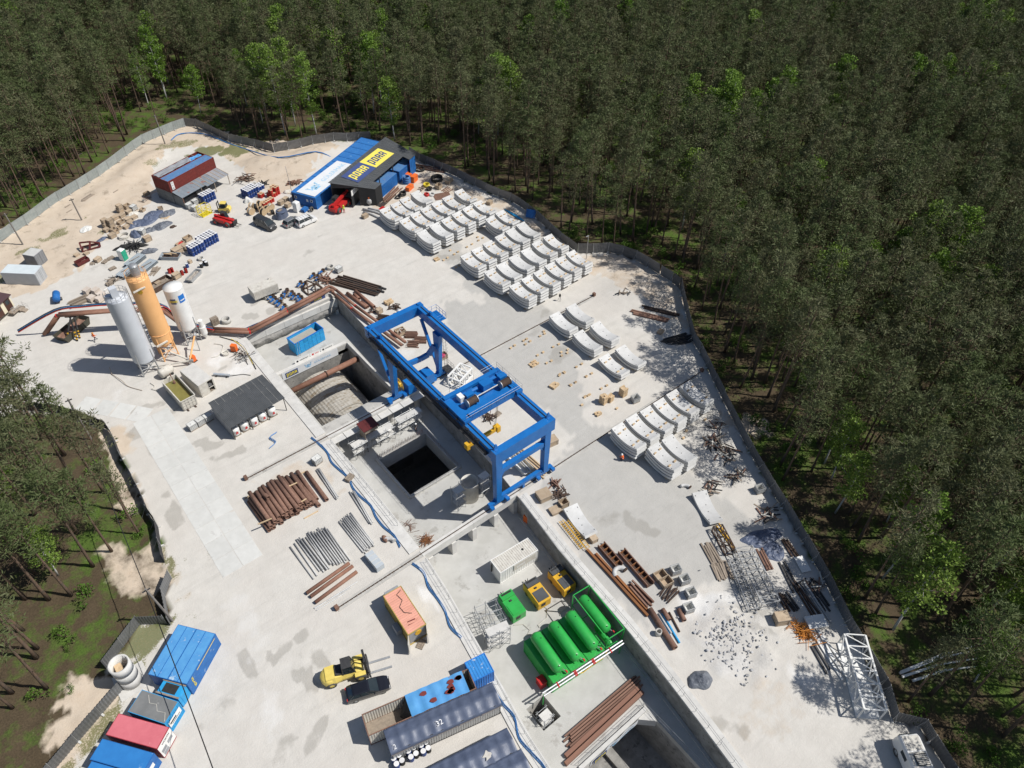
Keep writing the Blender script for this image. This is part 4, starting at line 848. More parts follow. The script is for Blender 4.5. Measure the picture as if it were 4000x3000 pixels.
# office row under the banner
ya=R(26.6); e=Vector((math.cos(ya),math.sin(ya))); nl=Vector((-e.y,e.x)); oc=Vector((65.1,138.0)); nct=11
for i in range(nct):
    q=oc+e*((i-5)*2.44); container('office_container',['blue office container with two small windows and a dark doorway at the yard end','blue office container in the long row beneath the white roof banner','blue office container in the long row with its bare blue roof showing'][0 if i==0 else 1 if i<6 else 2],q,6.06,2.42,2.65,ya+math.pi/2,BLUEC,mat('office_roof',(.03,.17,.46),(.025,.14,.4),.8,.5,c3=(.12,.28,.5),s3=1,th3=.62),flatroof=False,doors=False,cat='office',group='office containers in a row')
of=[o_ for o_ in bpy.data.objects if o_.name.startswith('office_container') and o_.type=='EMPTY'][0]
# local y of a container looks along -e
part('window_frame',MB().b0(-2.2,-1.6,1.21,1.25,1.4,2.0).b0(1.7,2.3,1.21,1.25,1.4,2.0),WHITE,of); part('window_pane',MB().b0(-2.1,-1.7,1.24,1.26,1.5,1.9).b0(1.8,2.2,1.24,1.26,1.5,1.9),GLASS,of); part('doorway',MB().b0(2.5,2.95,1.21,1.24,.1,2.2),BLACK,of); part('notice',MB().b0(-1.1,-.6,1.23,1.25,1.3,1.9),PW,of)
bn=thing('roof_banner','white banner with a light blue company name laid over the office roofs','banner')
bq=[w('B',x,y,2.78) for x,y in ((600,655),(760,690),(1035,410),(935,392))]
zc_=2.76
bc=(bq[0]+bq[1]+bq[2]+bq[3])/4; bc=Vector((*(oc+e*-5.2),0))
part('cloth',MB().prism([tuple((oc+e*a_+nl*b_)) for a_,b_ in ((-13.0,-2.6),(1.6,-2.9),(1.6,1.7),(-13.0,1.9))],2.70,2.74),GUL,bn)
guler(bn,(*(oc+e*-4.6-nl*.45),2.74),(e.x,e.y,0),(nl.x,nl.y,0),1.55,mat('banner_ink',(.34,.58,.78),(.3,.53,.72),1,.6))
# black roof shed
def pxplane(k,x,y,P,n):
    o=ZO[k]; u,v=o[0]+x/2.212,o[1]+y/2.212; d=FW+RT*((u-2000)/FPX)+UP*((1500-v)/FPX); return CAM+d*((P-CAM).dot(n)/d.dot(n))
ra_,rb2,rc_,rd_=w('B',842,585,5.4),w('B',1340,187,5.4),w('B',1605,338,4.0),w('B',1250,640,4.0)
hs=thing('workshop_shed','open workshop shed with a dark ribbed roof carrying two company banners','building')
def rp(s_,t_2): return ra_.lerp(rb2,s_).lerp(rd_.lerp(rc_,s_),t_2)
for i in range(24):
    s0,s1=i/24,(i+.97)/24; te=.80 if 4<=i<=19 else 1.0; m_=MB(); ks=4; vs=[]; 
    for k in range(ks+1):
        s_=s0+(s1-s0)*k/ks; dz=.06 if k%2 else 0
        for tt in (0,.5*te,te): q=rp(s_,tt); vs.append((q.x,q.y,q.z+dz))
    fs=[]
    for k in range(ks):
        for j in range(2): a_=k*3+j; fs.append((a_,a_+3,a_+4,a_+1))
    part('roof_sheet',m_.add(vs,fs),ROOFD,hs)
BLKW=mat('black_wall',(.03,.032,.035),(.022,.024,.026),1,.6)
def wallq(p,q,zt0,zt1,m,name='wall',zb=0):
    p=Vector(p); q=Vector(q); part(name,MB().add([(p.x,p.y,zb),(q.x,q.y,zb),(q.x,q.y,zt1),(p.x,p.y,zt0)],[(0,1,2,3)]),m,hs)
q0,q1,q2,q3=rp(0.02,.02),rp(.98,.02),rp(.98,.98),rp(.02,.98)
wallq(q0,q1,5.2,5.2,BLKW); wallq(q1,q2,5.2,3.9,BLKW); wallq(rp(.02,.62),q3,4.5,3.9,BLKW); wallq(q3,rp(.16,.98),3.9,3.9,BLKW); wallq(rp(.84,.98),q2,3.9,3.9,BLUEC)
wallq(rp(.02,.03),rp(.02,.62),5.3,4.6,BLKW,'lintel',4.0)
for s_,t2 in ((.02,.03),(.02,.62),(.3,.78),(.6,.78),(.98,.03)): q=rp(s_,t2); part('post',MB().bar((q.x,q.y,0),(q.x,q.y,q.z-.05),.18),STEELD,hs)
nrm=(rb2-ra_).cross(rd_-ra_).normalized(); nrm=nrm if nrm.z>0 else -nrm; P_=ra_+nrm*.12
for (A_,B_2,C_),bgm,fg in (((( 955,530),(1115,405),(1260,455)),BANB,BANY),(((1115,405),(1275,285),(1415,330)),BANY,PN)):
    a_,b_,c_=[pxplane('B',*q,P_,nrm) for q in (A_,B_2,C_)]; ex=(b_-a_).normalized(); d_=a_+(c_-b_); ctr=(a_+c_)/2; ey=-(c_-b_).normalized()
    part('banner',MB().add([tuple(q) for q in (a_,b_,c_,d_)]+[tuple(q-nrm*.03) for q in (a_,b_,c_,d_)],[(0,3,2,1),(4,5,6,7),(0,1,5,4),(1,2,6,5),(2,3,7,6),(3,0,4,7)]),bgm,hs)
    flat(porrmesh(1.75,fg),'lettering',hs,ctr+nrm*.02,ex,ey)
# open swing leaf with white notice at the shed mouth
p=w('B',1060,800); q=w('B',1125,730); lf=thing('shed_door','tall black shed door leaf standing open with a white notice board','door',(p.x,p.y,0),yaw(p,q)); Lf=(q-p).xy.length
part('leaf',MB().b0(0,Lf,-.04,.04,.05,4.0),BLKW,lf); part('notice_board',MB().b0(.1,Lf-.1,-.06,-.04,2.6,3.8),WHITE,lf)
part('print_line',MB().b0(.5,Lf-.5,-.066,-.06,3.3,3.4).b0(.7,Lf-.7,-.066,-.06,2.95,3.02),GREYP,lf)
ee2=(rc_-rd_); ye=math.atan2(ee2.y,ee2.x); 
for i,(k,x,y) in enumerate([('B',1330,545),('B',1480,425)]):
    q=w(k,x,y,2.6); t_=container('blue_container',['blue container with a bleached roof under the shed eave beside the steel racks','blue container at the shed back corner by the red crane arm'][i],(q.x,q.y),6.06,2.44,2.6,ye,BLUEC,mat('worn_blue_roof',(.10,.22,.40),(.05,.16,.42),.8,.6,c3=(.25,.25,.26),s3=.8,th3=.58),flatroof=True)
# grout plant: roofed big-bag store, skip, batching container
sh_=thing('bag_store','big-bag store with a dark ribbed mono-pitch roof','shed',(18.6,84.0,0),R(4.5))
for i in range(9):
    m_=MB(); x=-4.5+i; m_.grid(lambda a_,b_:(x+.985*a_,-3.25+6.5*b_,2.75+.35*b_+.03*(int(a_*10)%2)),10,1); part('roof_sheet',m_,ROOFD,sh_)
for x in (-4.3,-1.4,1.4,4.3):
    for y in (-3.0,3.0): part('post',MB().bar((x,y,0),(x,y,2.75+(.33 if y>0 else 0)),.1),STEELD,sh_)
part('end_wall',MB().b0(-4.4,-4.36,-2.9,2.9,0,2.6),GREYP,sh_)
for k,x,y in [(0,265,1490),(1,345,1445),(2,425,1405),(3,500,1362),(4,580,1320)]:
    q=w('D',x,y+28,.6); bg_=thing('bulk_bag','white bulk cement bag with a red triangle mark in front of the dark-roofed store','bag',(q.x,q.y,0),R(5),'cement bulk bags at the store')
    part('bag',MB().lathe([(.42,.13),(.60,.25),(.64,.6),(.60,1.0),(.66,1.1),(.60,1.45),(.3,1.62),(.01,1.64)],14),WHITE,bg_,True); part('pallet',MB().b0(-.6,.6,-.5,.5,0,.13),WOODG,bg_)
    part('red_mark',MB().side([(-.22,.85),(.22,.85),(0,1.2)],-.69,-.675).b0(-.22,.22,-.69,-.675,.68,.78),PR,bg_)
sk=thing('water_skip','white ribbed skip filled with murky green water','skip',(11.75,93.9,0),R(-85))
part('wall',MB().b0(-3.1,3.1,-1.15,-1.07,.25,2.1).b0(-3.1,3.1,1.07,1.15,.25,2.1).b0(-3.1,-3.02,-1.07,1.07,.25,2.1).b0(3.02,3.1,-1.07,1.07,.25,2.1).b0(-3.1,3.1,-1.15,1.15,.2,.25),OFFW,sk)
part('water',MB().b0(-3.0,3.0,-1.05,1.05,1.2,1.3),mat('murky_water',(.22,.20,.06),(.18,.165,.05),1,.25,spec=.5),sk); rb4=MB()
for i in range(5): rb4.box((3.14,-1.0+i*.5,1.15),(.06,.07,1.8))
for i in range(9):
    for s_ in (-1,1): rb4.box((-2.8+i*.7,s_*1.18,1.15),(.08,.06,1.8))
for z in (.6,1.1,1.6): rb4.box((3.14,0,z),(.05,2.2,.06))
rb4.box((0,-1.17,2.1),(6.3,.12,.1)); rb4.box((0,1.17,2.1),(6.3,.12,.1)); rb4.box((3.15,0,2.1),(.12,2.2,.1)); part('rib',rb4,OFFW,sk); part('skid',MB().b0(-3.2,3.5,-.7,-.5,0,.2).b0(-3.2,3.5,.5,.7,0,.2),RUSTD,sk); part('pump',MB().cyl((-2.2,.3,1.3),(-2.2,.3,1.7),.2,n=10).tube([(-2.2,.3,1.6),(-2.4,.3,2.4),(-3.2,.4,2.6),(-3.5,.4,1.5)],.06,6),RUST,sk)
bp_=container('batching_container','dusty white grout batching container with an open hatch',(15.0,94.6),5.2,2.5,2.5,R(-80),OFFW,CONCW,flatroof=True,doors=False,smoothwall=True)
part('end_panel',MB().b0(2.55,2.59,-1.15,.1,.15,2.4),OFFW,bp_); part('hatch_frame',MB().b0(2.55,2.62,.1,.2,.2,2.4).b0(2.55,2.62,1.05,1.15,.2,2.4).b0(2.55,2.62,.2,1.05,1.0,1.1),OFFW,bp_); part('machinery',MB().cyl((1.8,.6,.8),(2.4,.6,1.4),.3,n=10),STEELD,bp_)
q=w('C',1440,1010,.5); tk_=thing('water_tank','dusty grey horizontal drum tank at the head of the skip','tank',(q.x,q.y,0),R(15)); part('drum',MB().lathe([(.01,-1.2),(.6,-1.1),(.75,-.9),(.75,.9),(.6,1.1),(.01,1.2)],16,Matrix.Translation((0,0,.95))@Matrix.Rotation(R(90),4,'Y')),OFFW,tk_,True); part('saddle',MB().b0(-.8,-.5,-.6,.6,0,.4).b0(.5,.8,-.6,.6,0,.4),STEELD,tk_)
# blue settling container on the ledge
pc=thing('settling_skip','bright blue panelled open container on the ledge above the tunnel','skip',(34.3,97.0,ZF),R(7))
part('wall',MB().b0(-2.95,2.95,-1.15,-1.07,.1,2.6).b0(-2.95,2.95,1.07,1.15,.1,2.6).b0(-2.95,-2.87,-1.07,1.07,.1,2.6).b0(2.87,2.95,-1.07,1.07,.1,2.6),CYAN,pc); part('slurry',MB().b0(-2.87,1.9,-1.07,1.07,.1,2.15),mat('pale_slurry',(.40,.38,.32),(.34,.32,.27),1,.5),pc); part('floor',MB().b0(1.9,2.87,-1.07,1.07,.1,.3),STEELD,pc)
for i in range(7):
    for j in range(3): part('panel',MB().b0(-2.85+i*.82,-2.1+i*.82,-1.19,-1.15,.25+j*.78,.93+j*.78),CYAN,pc)
part('rim',MB().b0(-3,3,-1.2,-1.05,2.6,2.7).b0(-3,3,1.05,1.2,2.6,2.7).b0(-3,-2.85,-1.05,1.05,2.6,2.7).b0(2.85,3,-1.05,1.05,2.6,2.7),BLUEB,pc); part('ladder',MB().bar((-2.9,-1.5,0),(-2.6,-1.22,2.9),.05).bar((-2.5,-1.5,0),(-2.2,-1.22,2.9),.05),GALV,pc)
# white box trailer
tw=thing('generator_trailer','dirty white ribbed generator trailer near the pit corner','trailer',(33.2,109.4,0),R(-1)); part('body',MB().b0(-2.3,2.3,-1.2,1.2,.75,2.4),OFFW,tw); rbm=MB()
for i in range(16): rbm.box((-2.2+i*.29,-1.22,1.55),(.1,.05,1.4))
part('rib',rbm,OFFW,tw); part('chassis',MB().b0(-2.2,2.9,-.9,-.7,.5,.75).b0(-2.2,2.9,.7,.9,.5,.75),STEELD,tw); part('drawbar',MB().bar((-.5,-1.2,.5),(.6,-2.6,.3),.1),OFFW,tw)
for x in (-.5,.5):
    for y in (-1,1): part('wheel',MB().cyl((x,y*.9-.12,.38),(x,y*.9+.12,.38),.38,n=14),TYRE,tw)
part('hatch',MB().b0(-.8,-.2,-.3,.3,2.4,2.46).cyl((1.6,.9,2.4),(1.6,.9,2.75),.1,n=8),OFFW,tw)
# pit banners
bnr=thing('pit_banner','white banner strip with company names hung on the tunnel portal beam','banner'); yb=OY1-.02
part('cloth',MB().b0(27.3,37.8,yb-.03,yb,ZF-1.45,ZF+.15),GUL,bnr); porr(bnr,(29.0,yb-.05,ZF-.65),(1,0,0),(0,0,1),.72,PY,BANB,2.3,'sign_panel'); guler(bnr,(34.2,yb-.035,ZF-.65),(1,0,0),(0,0,1),.62,PB)
b2=thing('pit_banner','row of small company boards along the ledge edge under the blue skip','banner'); 
for i,(x0,x1,s_,m) in enumerate([(30.2,33.0,'',BLK),(33.1,35.0,'',PR),(35.1,37.6,'',BLK)]): part('board',MB().b0(x0,x1,OY1+.75,OY1+.8,ZF,ZF+.85),WHITE,b2); part('print_mark',MB().b0(x0+.9,x1-.3,OY1+.735,OY1+.75,ZF+.4,ZF+.5).cyl((x0+.5,OY1+.735,ZF+.45),(x0+.5,OY1+.75,ZF+.45),.2,n=8),m,b2)
b3=thing('parapet_banner','navy and white company banners on the end wall parapet','banner')
for i in range(5):
    x=27.1+i*3.2
    if i%2==0: porr(b3,(x,PITY+.47,.42),(1,0,0),(0,0,1),.55,PY,BANB,2.9,'sign_panel')
    else: flat(MB().box((0,0,0),(2.9,.8,.02)),'sign_panel',b3,(x,PITY+.47,.42),(1,0,0),(0,0,1),GUL); guler(b3,(x+.2,PITY+.455,.42),(1,0,0),(0,0,1),.26,PB)
b4=thing('pit_banner','white and navy banners on the slab edge above the lower trench','banner'); yb=TY-.47
part('cloth',MB().grid(lambda i,j:(25.6+7.6*i,yb-.05+.06*math.sin(i*19),ZF-1.2+1.35*j+.08*math.sin(i*23)),40,3),GUL,b4); porr(b4,(27.0,yb-.16,ZF-.5),(1,0,0),(0,0,1),.62,PY,BANB,2.0,'sign_panel'); guler(b4,(30.8,yb-.16,ZF-.5),(1,0,0),(0,0,1),.45,PB)
# ================================================================ TUNNEL SEGMENTS
def segmesh():
    mb=MB(); n=12; W=2.05; Ro,t_=5.9,.40; th=math.asin(2.5/(Ro-t_)); vs=[]; fs=[]
    for i in range(n+1):
        a=-th+2*th*i/n; sk=.0
        for r in (Ro-t_,Ro):
            x=r*math.sin(a); z=Ro-r*math.cos(a)
            for s_ in (-1,1): vs.append((s_*W/2+.12*(i/n-.5)*s_,x,z))
    for i in range(n):
        a=4*i; b=a+4; fs += [(a,b,b+1,a+1),(a+2,a+3,b+3,b+2),(a,a+2,b+2,b),(a+1,b+1,b+3,a+3)]
    fs += [(0,1,3,2),(4*n,4*n+2,4*n+3,4*n+1)]
    return mb.add(vs,fs).mesh('tunnel_segment',SEGM)
SEG=segmesh(); SEGSOCK=MB()
for y in (-.55,.55): SEGSOCK.cyl((.1 if y>0 else -.1,y,.43),(.1 if y>0 else -.1,y,.455),.07,n=8)
for sx,sy in ((-.8,-2.0),(.8,2.0),(.8,-2.1),(-.8,2.1)): SEGSOCK.box((sx,sy,.40+sy*sy/10.6),(.10,.16,.05))
SOCK=SEGSOCK.mesh('socket',STEELD)
BLKM=[MB().box((0,0,.1),(.46,.2,.2)).mesh('timber_block',WOOD),MB().box((0,0,.13),(.42,.26,.26)).mesh('timber_block',WOOD)]
def lvl(n,k): 
    up=n-1-k
    return ['topmost','second from top','third from top','fourth from top','lowest'][up]
def stack(u,v,n,region,bare=False,yw=0.0):
    zt=.12+.40+(n-1)*.57; q=px(u,v,zt); jx=0
    for k in range(n):
        z=.12+k*.57; o=link('tunnel_segment',SEG,None,(q.x+random.uniform(-.05,.05),q.y+random.uniform(-.06,.06),z),yw+R(random.uniform(-.8,.8)))
        lab='curved white concrete tunnel segment, '+('bare '+lvl(n,k) if bare and k==n-1 else lvl(n,k))+' '+region
        tag(o,lab,'segment','segments '+region)
        if k==n-1:
            link('socket',SOCK,o)
    zs=zt+.0
    for sy in ((-1.55,1.55) if n>0 else ()):        # packers under the stack
        pass
    if not bare:
        for sx,sy in ((-.55,-1.45),(.55,-1.35),(-.5,1.4),(.55,1.5)):
            z=zt+sy*sy/(2*5.45)-.005; b_=link('timber_block',BLKM[0],None,(q.x+sx+random.uniform(-.08,.08),q.y+sy,z),R(random.uniform(-6,6)))
            b_.rotation_euler=(math.atan(sy/5.4),0,R(random.uniform(-8,8))); tag(b_,'small pale timber packer lying on a topmost segment '+region,'timber block','timber packers '+region)
    for sy in (-1.5,1.5): b_=link('timber_block',BLKM[1],None,(q.x-.3,q.y+sy,0),0,(3.2,1,.46)); tag(b_,'timber bearer under the lowest segment '+region,'timber block','timber bearers '+region)
s1=lambda x,y:(1460+x*.4728,720+y*.4728); s2=lambda x,y:(1760+x*.4728,800+y*.4728); s3_=lambda x,y:(2100+x*.394,1180+y*.394); s4=lambda x,y:(2350+x*.394,1480+y*.394)
RG1='in the block beside the workshop shed'; RG2='in the block near the blue pipes'; RG3='in the block beside the lamp post'; RG4='in the pairs between the crane rails'; RG5='in the row by the scrap timber'
for x,y,b in [(145,262,0),(232,217,0),(308,175,0),(400,120,1),(308,350,0),(400,300,0),(482,255,0),(575,208,0),(662,162,0),(760,108,0),(455,452,1),(560,393,1),(655,345,0),(745,298,0),(828,250,0),(920,205,0)]: stack(*s1(x,y),4 if y>160 else 3,RG1,bool(b),R(2.5))
for x,y,b in [(390,168,0),(470,120,0),(190,480,0),(278,430,0),(373,375,0),(470,320,0),(555,268,1),(642,220,1)]: stack(*s2(x,y),4,RG2,bool(b),R(1.5))
for x,y,b in [(388,615,0),(485,560,1),(588,495,1),(686,435,1),(778,375,0),(870,322,0),(600,730,0),(697,675,0),(798,620,0),(890,560,0),(975,508,0),(1062,458,0)]: stack(*s2(x,y),4,RG3,bool(b),R(1.5))
for x,y,n,b in [(260,215,3,1),(420,130,3,1),(500,400,3,1),(668,312,3,1),(755,640,2,0),(920,550,2,1)]: stack(*s3_(x,y),n,RG4,bool(b),R(-1))
for x,y,b in [(270,590,0),(405,500,0),(540,415,0),(675,335,0),(805,250,0),(945,160,0),(625,790,0),(770,710,1)]: stack(*s4(x,y),4,RG5,bool(b),R(-2))
for u,v,yw,lab in [(2200+1245/2.212,1300+1510/2.212,R(-23),'single curved white concrete segment lying in tree shade by the fence'),(2267,2036,R(-10),'single curved white concrete segment lying beside the yellow ladders')]:
    q=px(u,v,.6); o=link('tunnel_segment',SEG,None,(q.x,q.y,.02),yw); tag(o,lab,'segment'); link('socket',SOCK,o)
# packers set out on the ground
def ground_blocks(lst,f,lab,grp):
    for x,y in lst:
        q=px(*f(x,y)); b_=link('timber_block',BLKM[1],None,(q.x,q.y,0),R(random.uniform(-8,12))); tag(b_,lab,'timber block',grp)
zz1=lambda x,y:(1800+x*.394,1250+y*.394)
ground_blocks([(495,282),(533,257),(622,210),(652,192),(640,245),(687,215),(785,165),(830,140),(822,118),(760,355),(815,325),(850,432),(897,410),(915,272),(970,245),(1000,358),(1055,330),(1060,298),(995,325),(1145,470),(1198,440),(975,555),(1028,527),(1085,648),(1137,622),(1228,770),(1200,847),(1262,752),(1245,565)],zz1,'pale timber packer set out on the empty ground between the crane rails','packers set out on the ground')
ground_blocks([(220,720),(260,700),(330,830),(375,800),(480,742),(535,712),(630,862),(685,832),(515,922),(470,940)],s3_,'pale timber packer set out beside the paired segments','packers by the segment pairs')
ground_blocks([(665,582),(695,562),(770,522),(812,498),(865,468),(902,446),(858,440),(610,610),(578,630),(632,550),(680,690),(705,675)],s1,'pale timber packer on the wet strip between two segment blocks','packers on the wet strip')
ground_blocks([(840,520),(810,592),(1025,410),(150,298)],s4,'loose timber packer lying by the segment row','loose packers by the row')
def woodstack(f,x,y,nx,ny,nz,lab,L=.5,grp=None):
    q=px(*f(x,y)); t_=thing('timber_stack',lab,'timber stack',(q.x,q.y,0),R(random.uniform(-10,20)))
    me=MB().box((0,0,0),(L*.96,.24,.19)).mesh('timber',WOOD)
    for k in range(nz):
        for i in range(nx):
            for j in range(ny):
                if k==nz-1 and random.random()<.35: continue
                link('timber',me,t_,((i-(nx-1)/2)*L,(j-(ny-1)/2)*.26,.1+.2*k+random.uniform(0,.005)),R(random.uniform(-4,4)))
woodstack(s4,15,235,2,4,8,'tall neat stack of pale timber packers, larger of the pair'); woodstack(s4,85,215,2,3,6,'uneven stack of pale timber packers next to the larger one'); woodstack(s4,210,160,2,4,8,'tall stack of pale timber packers beside the wire basket')
woodstack(zz1,722,440,3,4,2,'low scattered pile of timber packers in front of the trolley'); woodstack(zz1,925,655,3,4,2,'low pile of pale packers in the open yard'); woodstack(lambda x,y:(2200+x/2.212,1300+y/2.212),300,705,2,3,2,'low bundle of timber packers beside the tall stacks'); woodstack(s1,520,625,2,3,2,'small heap of timber packers at the corner of the wet strip')
woodstack(lambda x,y:(1500+x*.394,1150+y*.394),48,85,3,4,3,'pile of light packer blocks near the blue crane end')
# ================================================================ GREEN TANK STATION AND COMPRESSORS
ygt=R(-6)
gx=lambda x,y:(28.9+x*math.cos(ygt)-y*math.sin(ygt),27.4+x*math.sin(ygt)+y*math.cos(ygt))
for i in range(3):
    cx,cy=gx(i*2.52,0); t_=container('green_container',['green plant container under a tank, standing by the red cabinet','green plant container under a tank, middle of three','green plant container under a tank, beside the open green frame'][i],(cx,cy),6.06,2.44,2.6,ygt-math.pi/2,GREEN,GREEN,ZF,flatroof=True)
    if i<3: part('grey_hatch',MB().b0(3.02,3.06,-.95,-.1 if i else -.8,.4,1.9),GALV,t_) if i else None
TANK=MB().lathe([(.01,-2.72),(.35,-2.68),(.62,-2.5),(.74,-2.2),(.75,2.2),(.62,2.5),(.35,2.68),(.01,2.72)],22,Matrix.Rotation(R(90),4,'X')).mesh('shell',GREEN,True)
def tank(x,y,z,lab,sc=1.0):
    t_=thing('air_tank',lab,'tank',(x,y,z),ygt); link('shell',TANK,t_,(0,0,.95)); part('saddle',MB().b0(-.5,.5,-1.8,-1.6,0,.45).b0(-.5,.5,1.6,1.8,0,.45),GREEN,t_)
    part('valve',MB().cyl((.0,-2.4,1.5),(.0,-2.4,1.75),.06,n=6).cyl((.2,1.5,1.6),(.2,1.5,1.8),.05,n=6).box((0,-2.76,.6),(.12,.06,.16)),STEELD,t_); part('riser_pipe',MB().tube([(.5,-2.3,.4),(.75,-2.9,.3),(.75,-3.1,.2)],.07,6),GALV,t_); part('red_valve',MB().box((.75,-2.95,.45),(.16,.3,.2)),PR,t_)
for i in range(3): x,y=gx(i*2.52,.1); tank(x,y,ZF+2.62,['green horizontal air tank on the container by the red cabinet','green horizontal air tank on the middle plant container','green horizontal air tank on the container next to the frame'][i])
x,y=gx(7.9,1.2); tank(x,y,ZF+2.0,'green horizontal air tank inside the open green pipe frame')
fr=thing('tank_frame','open green square-tube frame around the end air tank','frame',(*gx(7.9,.6),ZF),ygt); m_=MB()
for sx in (-1.25,1.25):
    for sy in (-3.4,3.4): m_.bar((sx,sy,0),(sx,sy,4.4),.12)
    for z in (2.0,4.35): m_.bar((sx,-3.4,z),(sx,3.4,z),.1)
for sy in (-3.4,-1.2,1.2,3.4):
    m_.bar((-1.25,sy,2.0),(1.25,sy,2.0),.1)
for sy in (-3.4,3.4): m_.bar((-1.25,sy,4.35),(1.25,sy,4.35),.1)
part('tube_frame',m_,GREEN,fr); part('lower_vessel',MB().lathe([(.01,-1.6),(.4,-1.5),(.5,-1.2),(.5,1.2),(.4,1.5),(.01,1.6)],14,Matrix.Translation((0,-1.6,1.0))@Matrix.Rotation(R(90),4,'X')),GREEN,fr,True)
hp=thing('header_pipe','grey air header pipes with red flanges along the tank fronts','pipe',(*gx(0,-3.35),ZF),ygt); m_=MB()
for z,yy in ((2.9,0),(2.75,-.3)): m_.cyl((-3.0,yy,z),(8.6,yy,z),.11,n=8)
part('pipe_run',m_,GALV,hp)
for x in (-1.0,1.4,1.6,4.0,4.2,6.6): part('flange',MB().cyl((x,0,2.9),(x+.12,0,2.9),.19,n=8).cyl((x,-.3,2.75),(x+.12,-.3,2.75),.19,n=8),PR,hp)
for x in (-2.9,8.4): part('support',MB().bar((x,-.15,0),(x,-.15,2.7),.1),GREEN,hp)
part('yellow_hose',MB().tube([(1.5,-.1,2.6),(2.5,-.4,2.3),(4,-.35,2.5),(5.5,-.3,2.4),(6.5,0,2.9)],.05,5),YEL,hp)
rc2=thing('red_cabinet','dark red fire cabinet beside the green container','cabinet',(*gx(-1.75,-1.5),ZF),ygt); part('body',MB().b0(-.4,.4,-.5,.5,0,1.3),RED,rc2); part('lid',MB().b0(-.45,.45,-.55,.55,1.3,1.36),RED,rc2)
def compressor(cx,cy,m,topm,lab,yw):
    t_=thing('air_compressor',lab,'compressor',(cx,cy,ZF),yw); body=[(-1.75,.35),(1.75,.35),(1.75,1.75),(1.6,1.9),(-1.6,1.9),(-1.75,1.75)]
    part('body',MB().side(body,-.95,.95),m,t_); part('top_grille',MB().b0(-.0,1.55,-.8,.8,1.9,1.96),topm,t_); part('radiator_hood',MB().b0(-1.65,-.75,-.9,.9,1.9,2.15),topm,t_); part('hood_slot',MB().b0(-1.55,-1.3,-.7,.7,2.15,2.17),BLACK,t_)
    part('lifting_eye',MB().box((-.35,0,1.98),(.2,.3,.16)),STEELD,t_); part('control_panel',MB().b0(1.75,1.79,-.5,.1,.9,1.5),STEELD,t_)
    for x in (-1.0,1.0):
        for y in (-.85,.85): part('wheel',MB().cyl((x,y-.1,.35),(x,y+.1,.35),.34,n=14),TYRE,t_)
    part('drawbar',MB().bar((-1.75,.2,.45),(-2.7,0,.5),.08).bar((-1.75,-.2,.45),(-2.7,0,.5),.08).cyl((-2.5,.25,0),(-2.5,.25,.9),.04,n=6),STEELD,t_); return t_
compressor(37.6,34.4,YEL,ROOFD,'yellow compressor with black top panels nearest the retaining wall',R(-94)); compressor(33.9,35.0,YEL,ROOFD,'yellow compressor with black top panels standing beside the green one',R(-96)); compressor(30.3,35.6,GREEN,GREEN,'all-green compressor in the row of three on the pit floor',R(-96))
for a,b,c_ in [(w('J',680,980,ZF),w('J',850,1060,ZF),OFFW),(w('J',940,820,ZF),w('J',900,1000,ZF),OFFW),(w('J',1150,710,ZF),w('J',1080,900,ZF),OFFW)]:
    tag(link('air_hose',MB().tube([a+Vector((0,0,.06)),a.lerp(b,.25)+Vector((.7,0,.06)),a.lerp(b,.55)+Vector((.5,-.4,.06)),a.lerp(b,.8)+Vector((-.4,0,.06)),b+Vector((0,0,.06))],.05,5).mesh('air_hose',c_)),'thin pale air hose lying between a compressor and the green tanks','hose','air hoses on the pit floor')
# ================================================================ PIPES
def smooth(pts,n=4):
    pts=[Vector(p) for p in pts]; out=[]
    for i in range(len(pts)-1):
        p0=pts[max(i-1,0)];p1=pts[i];p2=pts[i+1];p3=pts[min(i+2,len(pts)-1)]
        for k in range(n):
            t_=k/n; out.append(.5*((2*p1)+(p2-p0)*t_+(2*p0-5*p1+4*p2-p3)*t_*t_+(3*p1-p0-3*p2+p3)*t_**3))
    out.append(pts[-1]); return out
def pipeline(name,label,paths,r,m,clamps=True,smoothed=False):
    t_=thing(name,label,'pipe')
    for pts in paths:
        pts=[Vector(p) for p in pts]
        dn=[]
        for a,b in zip(pts[:-1],pts[1:]):
            n=max(1,int((b-a).length/6)); dn+= [a.lerp(b,i/n) for i in range(n)]
        dn.append(pts[-1])
        for a,b in zip(dn[:-1],dn[1:]): part('pipe_length',MB().cyl(a,b,r,n=12),m,t_,True)
        for c_ in dn[1:-1]: part('joint',MB().lathe([(r*1.02,-.1),(r*1.12,-.08),(r*1.12,.08),(r*1.02,.1)],10,Matrix.Translation(c_)@(dn[1]-dn[0]).to_track_quat('Z','X').to_matrix().to_4x4()),PR if clamps else m,t_)
    return t_
def off(pts,dx,dy,dz=0): return [Vector(p)+Vector((dx,dy,dz)) for p in pts]
elev=[w('C',380,675,.4),w('C',492,515,4.4),w('C',970,478,4.4),w('C',1400,470,4.0),w('C',1560,590,1.3),w('C',1850,650,.75)]
wallr=[w('C',1850,650,.75),w('D',395,660,1.1),w('D',1020,325,1.1)]
run=[w('D',1105,318,.8),w('D',1270,455,.75),w('D',1470,600,.75),w('D',1700,770,.75)]
pipeline('slurry_pipeline','pair of brown slurry pipes carried over the road behind the silos',[elev,off(elev,.55,.3,-.1)],.3,PIPEB)
pipeline('slurry_pipeline','pair of brown slurry pipes along the end wall parapet',[wallr,off(wallr,.1,.75,.05)],.29,PIPEB)
pipeline('slurry_pipeline','pair of brown slurry pipes along the retaining wall top to the crane',[run,off(run,.9,.25,0)],.27,PIPEB)
